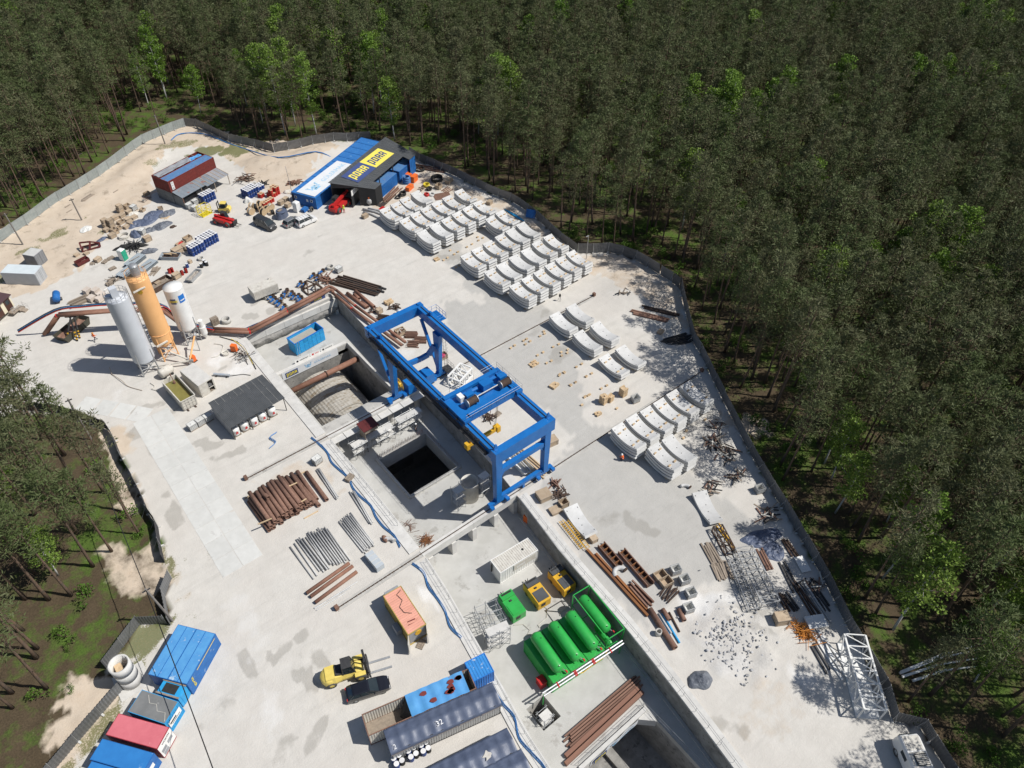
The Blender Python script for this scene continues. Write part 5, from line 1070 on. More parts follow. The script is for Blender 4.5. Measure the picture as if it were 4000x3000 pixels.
el=thing('pipe_elbow','curved brown pipe elbow at the pit corner','pipe'); part('elbow',MB().tube(smooth([w('D',1020,325,1.1),w('D',1075,295,1.1),w('D',1105,300,1.0),w('D',1105,318,.8)]),.28,10),PIPEB,el); part('elbow',MB().tube(smooth([w('D',1020,325,1.1)+Vector((.1,.75,.05)),w('D',1080,275,1.1)+Vector((.1,.4,0)),w('D',1105,318,.8)+Vector((.9,.25,0))]),.28,10),PIPEB,el)
cbt=thing('cable_bundle','red, black and blue cables strung along the elevated pipe bridge','cable')
for i,m in enumerate((PR,BLACK,HOSE,BLACK)):
    pp=[w('C',160,660,.8+.1*i),w('C',480,480,5.0+.15*i),w('C',700,445,5.1+.12*i),w('C',960,425,5.1+.12*i),w('C',1400,430,4.6+.1*i),w('C',1560,560,2.0+.1*i),w('C',1850,640,1.3)]; part('cable',MB().tube(smooth(off(pp,0,.25*i)),.07,5),m,cbt)
at_=thing('pipe_trestle','black and yellow striped steel trestle holding up the pipe bridge','trestle')
for (x0,y0),(x1,y1) in (((570,740),(610,530)),((670,735),(600,520)),((690,710),(640,530))):
    a=w('C',x0,y0,0); b=w('C',x1,y1,4.0); n=7
    for i in range(n): part('leg_band',MB().bar(a.lerp(b,i/n*.45),a.lerp(b,(i+1)/n*.45),.22),YEL if i%2 else BLACK,at_)
    part('leg',MB().bar(a.lerp(b,.45),b,.2),STEELD,at_)
part('cross_beam',MB().bar(w('C',560,525,4.0),w('C',660,520,4.0),.25),STEELD,at_)
# rusty pipe stack
RP=MB().pipe((0,-3.05,0),(0,3.05,0),.29,.03,14).mesh('steel_pipe',RUST,True); GP=MB().pipe((0,-3.05,0),(0,3.05,0),.095,.012,8).mesh('grey_pipe',PIPEG,True)
q=w('H',720,720,1.2); X0p=11.2
for row,(n,xo,z) in enumerate([(13,0,.30),(11,.3,.82),(8,.6,1.33)]):
    for i in range(n):
        o=link('steel_pipe',RP,None,(X0p+xo+i*.62+random.uniform(-.02,.02),66.1+random.uniform(-.35,.35),z),R(random.uniform(-2,2)))
        tag(o,['rusty steel pipe at the bottom of the big pipe stack','rusty steel pipe in the second layer of the big pipe stack','rusty steel pipe on top of the big pipe stack'][row],'pipe','rusty pipes in the big stack, layer %s'%('bottom','second','top')[row])
for (a,b,lab) in [((1010,495),(1205,715),'single rusty steel pipe lying beside the big pipe stack'),((1100,432),(1275,668),'single rusty steel pipe lying between the pipe stack and the thin grey tubes')]:
    p0,p1=w('H',*a,.3),w('H',*b,.3); c_=(p0+p1)/2; o=link('steel_pipe',RP,None,(c_.x,c_.y,.3),yaw(p0,p1)+math.pi/2); tag(o,lab,'pipe')
t_=w('H',755,640,1.9); o=tag(link('pipe_offcut',MB().pipe((0,-.4,0),(0,.4,0),.29,.03,14).mesh('pipe_offcut',RUST),None,(t_.x,t_.y,1.92),R(10)),'short rusty pipe offcut lying on the pipe stack','pipe')
bearer=MB().box((0,0,0),(1,.14,.12)).mesh('bearer',WOOD)
for x0,y0,x1,y1,z in [(565,660,720,560,.1),(680,880,800,830,1.7),(1080,830,1200,765,.06),(960,480,1090,425,.06),(930,560,1020,520,1.1),(1030,700,1100,660,1.1)]:
    p0,p1=w('H',x0,y0,z),w('H',x1,y1,z); c_=(p0+p1)/2; tag(link('timber_bearer',bearer,None,(c_.x,c_.y,z),yaw(p0,p1),((p1-p0).length,1,1)),'rough timber bearer laid across the rusty pipe stack','timber','timber bearers at the pipe stack')
def greypipes(A,B,C,n,layers,lab,grp):
    a,b,c_=[w('H',*q,.1) for q in (A,B,C)]; ax=(b-a); yw=math.atan2(ax.y,ax.x)+math.pi/2; 
    for k in range(layers):
        for i in range(n-k*2):
            f=(i+k)/(max(1,n-1)); p=a.lerp(c_,f)+ax*.5; o=link('grey_pipe',GP,None,(p.x,p.y+random.uniform(-.3,.3),.16+.19*k),yw+R(random.uniform(-1.5,1.5))); tag(o,lab,'pipe',grp)
greypipes((1100,965),(1300,1255),(1270,905),9,2,'slim grey pipe in the wide bundle on timber bearers','grey pipes in the wide bundle')
greypipes((1020,1030),(1225,1295),(1085,985),4,2,'slim grey pipe in the left fringe of the wide bundle','grey pipes at the bundle fringe')
greypipes((965,1085),(1160,1350),(1000,1060),2,1,'slim grey pipe lying apart outside the wide bundle','grey pipes lying apart')
greypipes((1400,880),(1590,1125),(1490,800),8,2,'slim grey pipe in the bundle beside the curved elbows','grey pipes by the elbows')
greypipes((1185,405),(1350,665),(1215,400),3,2,'thin grey tube in the small bundle by the timber pallets','thin tubes by the pallets')
greypipes((1490,620),(1640,870),(1520,610),3,2,'thin grey tube in the small bundle beside the hose line','thin tubes by the hose line')
for (a,b,lab) in [((1100,1475),(1470,1215),'long brown pipe lying alone, innermost of three'),((1135,1505),(1500,1240),'long brown pipe lying alone, middle of three'),((1175,1555),(1535,1290),'long brown pipe lying alone, outermost of three')]:
    p0,p1=w('H',*a,.3),w('H',*b,.3); tag(link('long_pipe',MB().pipe(p0,p1,.24,.03,14).mesh('long_pipe',PIPEB,True)),lab,'pipe')
for i,(x0,y0,x1,y1) in enumerate([(1170,1610,1540,1375),(1185,1625,1440,1470),(1165,1605,1480,1430)]):
    p0,p1=w('H',x0,y0,.08),w('H',x1,y1,.08); tag(link('thin_tube',MB().cyl(p0,p1,.06,n=6).mesh('thin_tube',GALV)),'pale scaffold tube lying by the crane rail end','tube','scaffold tubes by the rail')
for x,y,a0,lab,m in [(1820,1005,0,'curved grey pipe bend beside the pipe bundles',PIPEG),(1775,1010,2.4,'short rusty pipe elbow beside the grey bend',RUST)]:
    q=w('H',x,y,.25); rr=.9 if m is PIPEG else .5; t_=thing('pipe_bend',lab,'pipe',(q.x,q.y,0),a0); part('bend',MB().tube([(rr*math.cos(k*.2)-rr*.7,rr*math.sin(k*.2)-rr*.7,.28) for k in range(9)],.27,12),m,t_,True); part('flange',MB().cyl((rr*.3,-rr*.7-.05,.28),(rr*.3,-rr*.7+.04,.28),.32,n=12),m,t_)
q=w('H',1690,1200,.5); t_=thing('panel_pack','strapped block of pale grey panels near the crane rail','pack',(q.x,q.y,0),R(-88))
for k in range(8): part('panel',MB().b0(-1.35,1.35,-.55,.55,.1+k*.115,.2+k*.115),mat('pale_panel',(.48,.52,.55),(.44,.48,.51),1,.5),t_)
for x in (-.7,.1,.8): part('strap',MB().b0(x-.03,x+.03,-.56,.56,.08,1.03),OFFW,t_)
# ================================================================ VEHICLES
def wheel(t_,x,y,r,wd,hub=GALV,name='wheel'):
    o=part(name,MB().lathe([(r*.55,-wd/2),(r*.93,-wd/2),(r,-wd*.3),(r,wd*.3),(r*.93,wd/2),(r*.55,wd/2)],16,Matrix.Translation((x,y,r))@Matrix.Rotation(R(90),4,'X'),cap=False),TYRE,t_,True)
    part('rim',MB().cyl((x,y-wd*.42,r),(x,y+wd*.42,r),r*.56,n=12),hub,o); return o
def loft(mb,secs,n=None):      # secs: list of equal-length point loops
    m=len(secs[0]); b=len(mb.v)
    for s_ in secs: mb.v+= [tuple(p) for p in s_]
    for i in range(len(secs)-1):
        for k in range(m): j=(k+1)%m; mb.f.append((b+i*m+k,b+i*m+j,b+(i+1)*m+j,b+(i+1)*m+k))
    mb.f.append(tuple(b+k for k in range(m))[::-1]); mb.f.append(tuple(b+(len(secs)-1)*m+k for k in range(m))); return mb
def car(label,c,yw,L,W,belt,H,paint,hood,cab0,cab1,ws=.75,rs=.4,cat='car',name='car',roofm=None,rackm=None,wr=.33):
    t_=thing(name,label,cat,(c[0],c[1],0),yw); x=L/2; y=W/2
    prof=[(-x,.45,.86),(-x+.05,belt*.9,.92),(-x+.35,belt,.96),(cab1-.1,belt,1.0),(cab1+.2,belt-.02,1.0),(x-hood*.35,belt-.14,.95),(x-.12,belt-.3,.84),(x,.5,.76)]
    secs=[]
    for px_,zt_,wf in prof:
        ww=y*wf; secs.append([(px_,-ww,.28),(px_,-ww*1.0,zt_*.6),(px_,-ww*.93,zt_),(px_,ww*.93,zt_),(px_,ww,zt_*.6),(px_,ww,.28)])
    part('body',loft(MB(),secs),paint,t_,False)
    b0,b1=cab0,cab1; g=MB(); yb,yt=y*.90,y*.72
    g.add([(b0,-yb,belt-.02),(b1,-yb,belt-.02),(b1,yb,belt-.02),(b0,yb,belt-.02),(b0+rs,-yt,H-.06),(b1-ws,-yt,H-.06),(b1-ws,yt,H-.06),(b0+rs,yt,H-.06)],[(0,1,5,4),(1,2,6,5),(2,3,7,6),(3,0,4,7),(4,5,6,7)]); part('glazing',g,GLASS,t_)
    part('roof',MB().add([(b0+rs-.05,-yt-.02,H-.07),(b1-ws+.05,-yt-.02,H-.07),(b1-ws+.05,yt+.02,H-.07),(b0+rs-.05,yt+.02,H-.07),(b0+rs+.15,-yt*.8,H),(b1-ws-.15,-yt*.8,H),(b1-ws-.15,yt*.8,H),(b0+rs+.15,yt*.8,H)],[(0,1,5,4),(1,2,6,5),(2,3,7,6),(3,0,4,7),(4,5,6,7)]),roofm or paint,t_)
    pl=MB()
    for f in (0.0,.42,.75,1.0):
        for s_ in (-1,1): pl.bar((b0+(b1-b0)*f,s_*(yb+.005),belt-.02),(b0+rs+(b1-ws-b0-rs)*f,s_*(yt+.01),H-.06),.07,.04)
    part('pillar',pl,paint,t_)['kind']='stuff'
    for sx in (-1,1):
        for sy in (-1,1): wheel(t_,sx*L*.31,sy*(y-.12),wr,.22)
    for sy in (-1,1):
        part('headlight',MB().box((x-.16,sy*y*.62,belt-.36),(.18,.36,.12)),LID,t_); part('tail_light',MB().box((-x+.06,sy*y*.72,belt*.82),(.08,.28,.18)),PR,t_); part('mirror',MB().box((b1-.55,sy*(y+.1),belt+.08),(.14,.2,.14)),paint,t_)
    if rackm:
        for i in range(4): part('roof_bar',MB().box((b0+rs+.3+i*(b1-ws-b0-rs-.6)/3,0,H+.05),(.07,yt*2,.05)),rackm,t_)
    return t_
CARB=mat('black_car_paint',(.012,.012,.016),(.01,.01,.013),1,.15,coat=1.0,spec=.5); CARS=mat('silver_car_paint',(.30,.31,.32),(.26,.27,.28),1,.3,metal=.5,coat=.6); CARG=mat('dark_grey_van_paint',(.035,.037,.04),(.03,.031,.034),1,.35,coat=.4); CARW=mat('white_car_paint',(.75,.75,.74),(.68,.68,.67),1,.35,coat=.5)
car('shiny black estate car parked beside the yellow forklift',(10.35,36.55),R(-19.5),4.9,1.86,.92,1.45,CARB,1.5,-2.2,1.15,1.0,.55)
def yawk(k,a,b): p,q=w(k,*a),w(k,*b); return math.atan2(q.y-p.y,q.x-p.x)
q=w('B',300,935,.8); car('dark grey panel van parked beside the wrapped pallet',q,yawk('B',(230,925),(375,990)),5.0,1.95,1.25,1.95,CARG,1.0,-2.45,1.75,.9,.15,'van','panel_van',wr=.35)
q=w('B',535,915,.6); car('small silver hatchback parked close to the white van',q,yawk('B',(500,955),(590,905)),4.0,1.68,.88,1.46,CARS,1.1,-1.9,1.05,.85,.35)
q=w('B',655,905,.8); car('white small van with roof bars beside the silver hatchback',q,yawk('B',(600,955),(735,895)),4.35,1.8,1.05,1.82,CARW,1.0,-2.1,1.35,.9,.2,'van','small_van',rackm=CARW)
# big yellow forklift
fk=thing('forklift','large pale yellow forklift with a black mast and long forks','forklift',(9.55,39.55,0),R(-20.5))
part('chassis',loft(MB(),[[(x,-h*.9,.55),(x,-h,1.0),(x,-h*.8,zt),(x,h*.8,zt),(x,h,1.0),(x,h*.9,.55)] for x,h,zt in ((-2.6,.75,1.5),(-2.4,.98,1.75),(-1.4,1.02,1.8),(-.7,.85,1.55),(.4,.8,1.45),(1.2,.85,1.4),(1.7,.7,1.2))]),YELP,fk)
part('counterweight',MB().lathe([(.01,.5),(1.0,.5),(1.05,1.2),(.9,1.6),(.01,1.65)],14,Matrix.Translation((-2.0,0,0))),YELP,fk,True); part('engine_cover',MB().b0(-1.3,-.5,-.6,.6,1.6,1.95),STEELD,fk)
for x,y,r in ((-1.9,.85,.55),(-1.9,-.85,.55)): wheel(fk,x,y,r,.4,YELP)
for x,y,r in ((1.35,1.0,.68),(1.35,-1.0,.68)): wheel(fk,x,y,r,.5,YELP)
cab_=part('cab',MB().add([(-.5,-.65,1.5),(.9,-.65,1.4),(.9,.65,1.4),(-.5,.65,1.5),(-.45,-.6,2.9),(.55,-.6,2.95),(.55,.6,2.95),(-.45,.6,2.9)],[(0,1,5,4),(1,2,6,5),(2,3,7,6),(3,0,4,7),(4,5,6,7)]),GLASS,fk); part('cab_roof',MB().b0(-.5,.6,-.65,.65,2.92,3.02),STEELD,cab_)
ps=MB()
for y in (-.64,.64):
    for x0,x1 in ((-.5,-.45),(.9,.57)): ps.bar((x0,y,1.4),(x1,y*.94,2.95),.09)
part('cab_frame',ps,STEELD,cab_); part('fender',MB().b0(.75,1.95,.75,1.25,1.36,1.44),YELP,fk); part('fender',MB().b0(.75,1.95,-1.25,-.75,1.36,1.44),YELP,fk)
ms=part('mast',MB().b0(1.95,2.2,-.75,-.5,.3,3.4).b0(1.95,2.2,.5,.75,.3,3.4).b0(1.98,2.15,-.5,.5,3.2,3.4).b0(1.98,2.15,-.5,.5,1.6,1.75).cyl((2.05,0,.6),(2.05,0,3.2),.09,n=8),STEELD,fk); part('carriage',MB().b0(2.2,2.4,-1.2,1.2,.35,.55).b0(2.2,2.4,-1.2,1.2,.9,1.1).b0(2.2,2.35,-1.1,-1.0,.35,1.5).b0(2.2,2.35,1.0,1.1,.35,1.5),STEELD,ms)
for y in (-.65,.55): part('fork',MB().b0(2.4,4.9,y-.12,y+.12,.06,.14).b0(2.36,2.46,y-.12,y+.12,.06,1.0),GALV,fk)
# small forklift
q=w('A',1935,915,.8); sf=thing('forklift','small yellow cab forklift behind the red loader','forklift',(q.x,q.y,0),R(140)); part('chassis',MB().side([(-1.3,.35),(1.0,.35),(1.0,.95),(-.1,1.0),(-.5,1.25),(-1.2,1.2),(-1.35,.8)],-.6,.6),YELP,sf)
part('cab',MB().add([(-.75,-.55,1.1),(.65,-.55,1.0),(.65,.55,1.0),(-.75,.55,1.1),(-.6,-.5,2.05),(.45,-.5,2.1),(.45,.5,2.1),(-.6,.5,2.05)],[(0,1,5,4),(1,2,6,5),(2,3,7,6),(3,0,4,7),(4,5,6,7)]),GLASS,sf); part('cab_roof',MB().b0(-.68,.5,-.56,.56,2.07,2.17),YELP,sf); part('mast',MB().b0(1.0,1.15,-.5,-.36,.1,2.3).b0(1.0,1.15,.36,.5,.1,2.3).b0(1.02,1.12,-.36,.36,2.1,2.25),STEELD,sf)
for x in (-.8,.65):
    for y in (-.55,.55): wheel(sf,x,y,.34,.24,YELP)
for y in (-.3,.3): part('fork',MB().b0(1.15,2.2,y-.06,y+.06,.06,.12),GALV,sf)
def telehandler(label,c,yw,boomrot,boomz,loc2=None,sc=1.0):
    t_=thing('telehandler',label,'loader',(c[0],c[1],0),yw); t_.scale=(sc,)*3
    part('chassis',loft(MB(),[[(x,-h,.5),(x,-h,zt),(x,h,zt),(x,h,.5)] for x,h,zt in ((-2.3,.7,1.1),(-1.9,.85,1.35),(.9,.85,1.2),(2.0,.8,1.1),(2.3,.6,.9))]),RED,t_)
    part('engine_hood',MB().b0(-1.2,.9,-1.1,-.45,.9,1.45),RED,t_)
    cb_=part('cab',MB().add([(-.9,.15,1.1),(.7,.15,1.0),(.7,1.0,1.0),(-.9,1.0,1.1),(-.7,.2,2.25),(.3,.2,2.3),(.3,.95,2.3),(-.7,.95,2.25)],[(0,1,5,4),(1,2,6,5),(2,3,7,6),(3,0,4,7),(4,5,6,7)]),GLASS,t_); part('cab_roof',MB().b0(-.75,.38,.16,1.0,2.26,2.36),STEELD,cb_)
    for sx in (-1.45,1.45):
        for sy in (-.95,.95): wheel(t_,sx,sy,.55,.4,RED)
    b=Matrix.Translation((-1.7,-.1,1.55))@Matrix.Rotation(boomrot,4,'Z')@Matrix.Rotation(-boomz,4,'Y'); bm=part('boom',MB().b0(-.3,3.4,-.22,.22,-.22,.22),RED,t_); bm.matrix_local=b; part('inner_boom',MB().b0(3.4,4.4,-.16,.16,-.16,.16),RED,bm); part('fork_carriage',MB().b0(4.4,4.6,-.6,.6,-.7,.3).b0(4.6,5.6,-.5,-.38,-.7,-.62).b0(4.6,5.6,.38,.5,-.7,-.62),STEELD,bm); part('bumper',MB().b0(2.2,2.5,-.8,.8,.5,.9),BLACK,t_); return t_
q=w('A',1935,1020,.7); telehandler('red telescopic loader with a grey cab near the yellow cage',q,yawk('A',(1870,1030),(1985,1060)),R(180-178),R(-6),sc=.98)
q=w('B',945,775,.8); t_=telehandler('red rotating telehandler with a raised boom in the shed mouth',q,yawk('B',(900,815),(1000,735)),R(0),R(10),sc=1.15)
# white cab lorry at the lower right
a=w('O',1120,1360,2.5); b=w('O',1250,1659,2.5); ywl=math.atan2(a.y-b.y,a.x-b.x); ctr=a+(b-a).normalized()*3.4; nl_=Vector((math.sin(ywl),-math.cos(ywl),0))
ctr=ctr+nl_*1.15
lo=thing('service_lorry','long white service lorry parked tight against the dark fence','lorry',(ctr.x,ctr.y,0),ywl); part('body',loft(MB(),[[(x,-h,.6),(x,-h,zt-.25),(x,-h*.85,zt),(x,h*.85,zt),(x,h,zt-.25),(x,h,.6)] for x,h,zt in ((-3.4,1.15,2.55),(2.9,1.15,2.55),(3.25,1.08,2.4),(3.4,1.0,1.6))]),CARW,lo)
for i in range(4): part('roof_panel',MB().b0(-3.2+i*1.6,-1.75+i*1.6,-.85,.9,2.55,2.6),OFFW,lo)
part('roof_vent',MB().b0(.1,1.2,-.75,.55,2.6,2.75),STEELD,lo)
for i in range(6): part('vent_slat',MB().b0(.15+.17*i,.25+.17*i,-.7,.5,2.75,2.78),OFFW,lo)
for x in (-1.6,.9,): part('side_window',MB().b0(x,x+1.0,1.14,1.17,1.5,2.1),GLASS,lo)
for x in (-2.2,2.2):
    for y in (-1,1): wheel(lo,x,y,.48,.3)
part('windscreen',MB().b0(3.3,3.42,-.85,.85,1.6,2.2),GLASS,lo)
# ================================================================ PEOPLE
SKIN=mat('skin',(.48,.28,.19),None,3,.6); TROU=mat('dark_trousers',(.03,.035,.06),None,3,.8); VISY=mat('hivis_yellow',(.6,.75,.05),None,4,.7); HELMW=mat('helmet_white',(.8,.8,.78),None,3,.4); HELMO=mat('helmet_orange',(.8,.3,.03),None,3,.4)
def person(label,loc,rz,pose,vest,helm,legm=TROU):
    J={'pel':(0,0,.95),'ch':(0,0,1.25),'nk':(0,0,1.47),'hd':(.02,0,1.66),'hl':(0,.1,.9),'kl':(.02,.11,.5),'al':(0,.12,.08),'tl':(.16,.13,.04),'hr':(0,-.1,.9),'kr':(.02,-.11,.5),'ar':(0,-.12,.08),'tr':(.16,-.13,.04),'sl':(0,.2,1.4),'el':(.0,.26,1.13),'wl':(.08,.25,.88),'sr':(0,-.2,1.4),'er':(0,-.26,1.13),'wr':(.08,-.25,.88)}
    J.update(pose); ids={k:i for i,k in enumerate(J)}; V_=[J[k] for k in J]; E=[('pel','ch'),('ch','nk'),('nk','hd'),('pel','hl'),('hl','kl'),('kl','al'),('al','tl'),('pel','hr'),('hr','kr'),('kr','ar'),('ar','tr'),('nk','sl'),('sl','el'),('el','wl'),('nk','sr'),('sr','er'),('er','wr')]; E=[(ids[a],ids[b]) for a,b in E]
    rad={'pel':.15,'ch':.17,'nk':.07,'hd':.105,'hl':.1,'kl':.065,'al':.05,'tl':.045,'hr':.1,'kr':.065,'ar':.05,'tr':.045,'sl':.075,'el':.05,'wl':.035,'sr':.075,'er':.05,'wr':.035}; Rr=[rad[k] for k in J]
    for s_,wk,ek in ((1,'wl','el'),(-1,'wr','er')):
        wv=Vector(J[wk]); d=(wv-Vector(J[ek])).normalized(); sd_=d.cross(Vector((0,0,1))); sd_=sd_.normalized() if sd_.length>.1 else Vector((1,0,0)); pm=wv+d*.08; V_.append(tuple(pm)); pi=len(V_)-1; E.append((ids[wk],pi)); Rr.append(.03)
        for k,(o_,ln) in enumerate(((-.035,.085),(-.012,.095),(.012,.09),(.035,.07))): V_.append(tuple(pm+d*ln+sd_*o_)); E.append((pi,len(V_)-1)); Rr.append(.01)
        V_.append(tuple(wv+d*.07+sd_*.06)); E.append((ids[wk],len(V_)-1)); Rr.append(.012)
    me=bpy.data.meshes.new('sk'); me.from_pydata(V_,E,[]); ob=bpy.data.objects.new('sk',me); COL.objects.link(ob); md=ob.modifiers.new('s','SKIN')
    for i,sv in enumerate(me.skin_vertices[0].data): sv.radius=(Rr[i],Rr[i]); sv.use_root=(i==0)
    md2=ob.modifiers.new('u','SUBSURF'); md2.levels=1; md2.render_levels=1; dg=bpy.context.evaluated_depsgraph_get(); m2=bpy.data.meshes.new_from_object(ob.evaluated_get(dg)); bpy.data.objects.remove(ob); m2.name='person'
    m2.materials.clear()
    for m in (legm,vest,SKIN): m2.materials.append(m)
    hd=Vector(J['hd']); pz=J['pel'][2]; 
    for p in m2.polygons:
        c_=p.center; near=lambda k,r:(c_-Vector(J[k])).length<r
        p.material_index=2 if (near('hd',.17) or (c_-Vector(J['wl'])).length<.16 or (c_-Vector(J['wr'])).length<.16) else (1 if c_.z>pz+.02 or near('sl',.3) or near('sr',.3) or near('el',.2) or near('er',.2) else 0); p.use_smooth=True
    o=tag(link('person',m2,None,loc,rz),label,'person'); h=Matrix.Translation(hd+Vector((0,0,.03))); part('helmet',MB().lathe([(.145,0),(.14,.05),(.11,.11),(.06,.145),(.005,.15)],14,h).lathe([(.15,-.005),(.19,.0),(.15,.012)],14,h,cap=False),helm,o,True)
    part('face',MB().box(hd+Vector((.105,.0,-.02)),(.03,.03,.05)).box(hd+Vector((.1,.04,.015)),(.015,.02,.012)).box(hd+Vector((.1,-.04,.015)),(.015,.02,.012)).box(hd+Vector((.1,0,-.07)),(.012,.05,.012)),mat('face_features',(.25,.12,.08),None,3,.6),o)
    part('reflective_band',MB().lathe([(.185,1.08),(.19,1.1),(.185,1.13)],12,cap=False) if not pose.get('pel') else MB().box(Vector(J['ch'])+Vector((0,0,-.08)),(.34,.36,.05)),LID,o); return o
q=w('C',830,735); person('worker in an orange vest and helmet striding past the rusty skip',(q.x,q.y,0),R(30),{'kl':(.25,.1,.52),'al':(.42,.11,.1),'tl':(.57,.12,.08),'kr':(-.12,-.1,.5),'ar':(-.4,-.11,.1),'tr':(-.27,-.12,.04),'el':(-.12,.27,1.15),'wl':(-.02,.3,.92),'er':(.15,-.26,1.16),'wr':(.36,-.22,1.1)},VIS,HELMO)
q=w('B',985,845); person('worker in yellow vest and red trousers beside the red telehandler',(q.x,q.y,0),R(70),{'er':(.18,-.24,1.18),'wr':(.36,-.14,1.3)},VISY,VISY,RED)
q=w('G',512,1105); person('crouching worker in an orange jacket and white helmet in the segment shade',(q.x,q.y,0),R(100),{'pel':(-.12,0,.5),'ch':(.06,0,.8),'nk':(.17,0,1.0),'hd':(.25,0,1.17),'hl':(-.1,.1,.47),'kl':(.3,.13,.5),'al':(.12,.12,.08),'tl':(.28,.13,.04),'hr':(-.1,-.1,.47),'kr':(.3,-.13,.48),'ar':(.1,-.12,.08),'tr':(.26,-.13,.04),'sl':(.13,.2,.95),'el':(.3,.24,.74),'wl':(.48,.14,.64),'sr':(.13,-.2,.95),'er':(.3,-.24,.74),'wr':(.48,-.14,.62)},VIS,HELMW)
q=w('F',500,850,ZF); person('worker in dark clothes and helmet standing beside the shaft rebar',(q.x,q.y,ZF),R(-60),{},mat('dark_jacket',(.05,.05,.055),None,3,.8),HELMW)
# ================================================================ SMALL THINGS: BUILDERS
DRUM=MB().lathe([(.29,0),(.3,.02),(.29,.05),(.29,.29),(.305,.31),(.29,.33),(.29,.57),(.305,.59),(.29,.61),(.29,.86),(.3,.88)],14)
DRB=DRUM.mesh('drum',BARB,True); DRR=DRUM.mesh('drum',BARR,True); DRW=DRUM.mesh('drum',LID,True); LIDM=MB().lathe([(.28,.875),(.285,.89),(.01,.89)],14).mesh('lid',LID); LIDO=MB().lathe([(.28,.875),(.285,.89),(.01,.89)],14).mesh('lid',WOOD); DRK=DRUM.mesh('drum',BLACK,True); DRS=DRUM.mesh('drum',RUST,True)
def barrel(x,y,z,me,lid,label,grp=None):
    o=tag(link('barrel',me,None,(x,y,z),random.uniform(0,6)),label,'barrel',grp); link('lid',lid,o); return o
def bgrid(k,x,y,nx,ny,nl,yw,me,lid,label,grp,sp=.62,skip=0.0):
    q=wg(k,x,y); c,s_=math.cos(yw),math.sin(yw)
    for l in range(nl):
        for i in range(nx):
            for j in range(ny):
                if random.random()<skip: continue
                a,b=(i-(nx-1)/2)*sp+random.uniform(-.03,.03),(j-(ny-1)/2)*sp; barrel(q.x+a*c-b*s_,q.y+a*s_+b*c,q.z+l*.95,me,lid,('upper-layer ' if l and nl>1 else '')+label,grp+(' upper layer' if l and nl>1 else ''))
IT=MB().b0(-.56,.56,-.46,.46,.16,1.05).b0(-.12,.12,-.12,.12,1.05,1.12).mesh('tank',CAGE); ic=MB()
for z in (.2,.45,.7,.95,1.08):
    for a,b in (((-.6,-.5),(.6,-.5)),((.6,-.5),(.6,.5)),((.6,.5),(-.6,.5)),((-.6,.5),(-.6,-.5))): ic.bar((*a,z),(*b,z),.03)
for i in range(6):
    for s_ in (-.5,.5): ic.bar((-.6+.24*i,s_,.15),(-.6+.24*i,s_,1.08),.025)
for i in range(5):
    for s_ in (-.6,.6): ic.bar((s_,-.5+.25*i,.15),(s_,-.5+.25*i,1.08),.025)
IC=ic.mesh('cage',GALV); IP=MB().b0(-.6,.6,-.5,.5,0,.14).mesh('pallet',WOODG); IOP=MB().b0(-.56,-.52,-.46,.46,.16,1.0).b0(.52,.56,-.46,.46,.16,1.0).b0(-.52,.52,-.46,-.42,.16,1.0).b0(-.52,.52,.42,.46,.16,1.0).b0(-.52,.52,-.42,.42,.16,.2).mesh('tank',CAGE)
def ibc(k,x,y,yw,label,z=None,open_=False,grp=None):
    q=wg(k,x,y) if z is None or z>ZF+1 else w(k,x,y,z); zz=q.z if z is None or z<0 else z
    t_=thing('bulk_container',label,'tank',(q.x,q.y,zz),yw,grp); link('tank',IOP if open_ else IT,t_); link('cage',IC,t_); link('pallet',IP,t_); return t_
CR=MB().box((0,0,.5),(1,1,1)).mesh('box',CRATE); cb2=MB()
for s_ in (-.5,.5):
    for t2 in (-.45,.45): cb2.box((t2,s_*1.03,.5),(.1,.03,1.0)).box((s_*1.03,t2,.5),(.03,.1,1.0))
    cb2.box((0,s_*1.03,.06),(.8,.03,.1)).box((0,s_*1.03,.94),(.8,.03,.1)).box((s_*1.03,0,.06),(.03,.8,.1)).box((s_*1.03,0,.94),(.03,.8,.1))
CBT=cb2.mesh('batten',WOODG); CO=MB().b0(-.5,.5,-.5,-.45,0,1).b0(-.5,.5,.45,.5,0,1).b0(-.5,-.45,-.45,.45,0,1).b0(.45,.5,-.45,.45,0,1).b0(-.45,.45,-.45,.45,0,.06).mesh('box',CRATE)
def crate(k,x,y,sx,sy,sz,yw,label,z=0.0,open_=False,grp=None,m=None):
    q=wg(k,x,y); t_=thing('crate',label,'crate',(q.x,q.y,q.z+z),yw,grp); t_.scale=(sx,sy,sz); link('box',CO if open_ else CR,t_); link('batten',CBT,t_); return t_
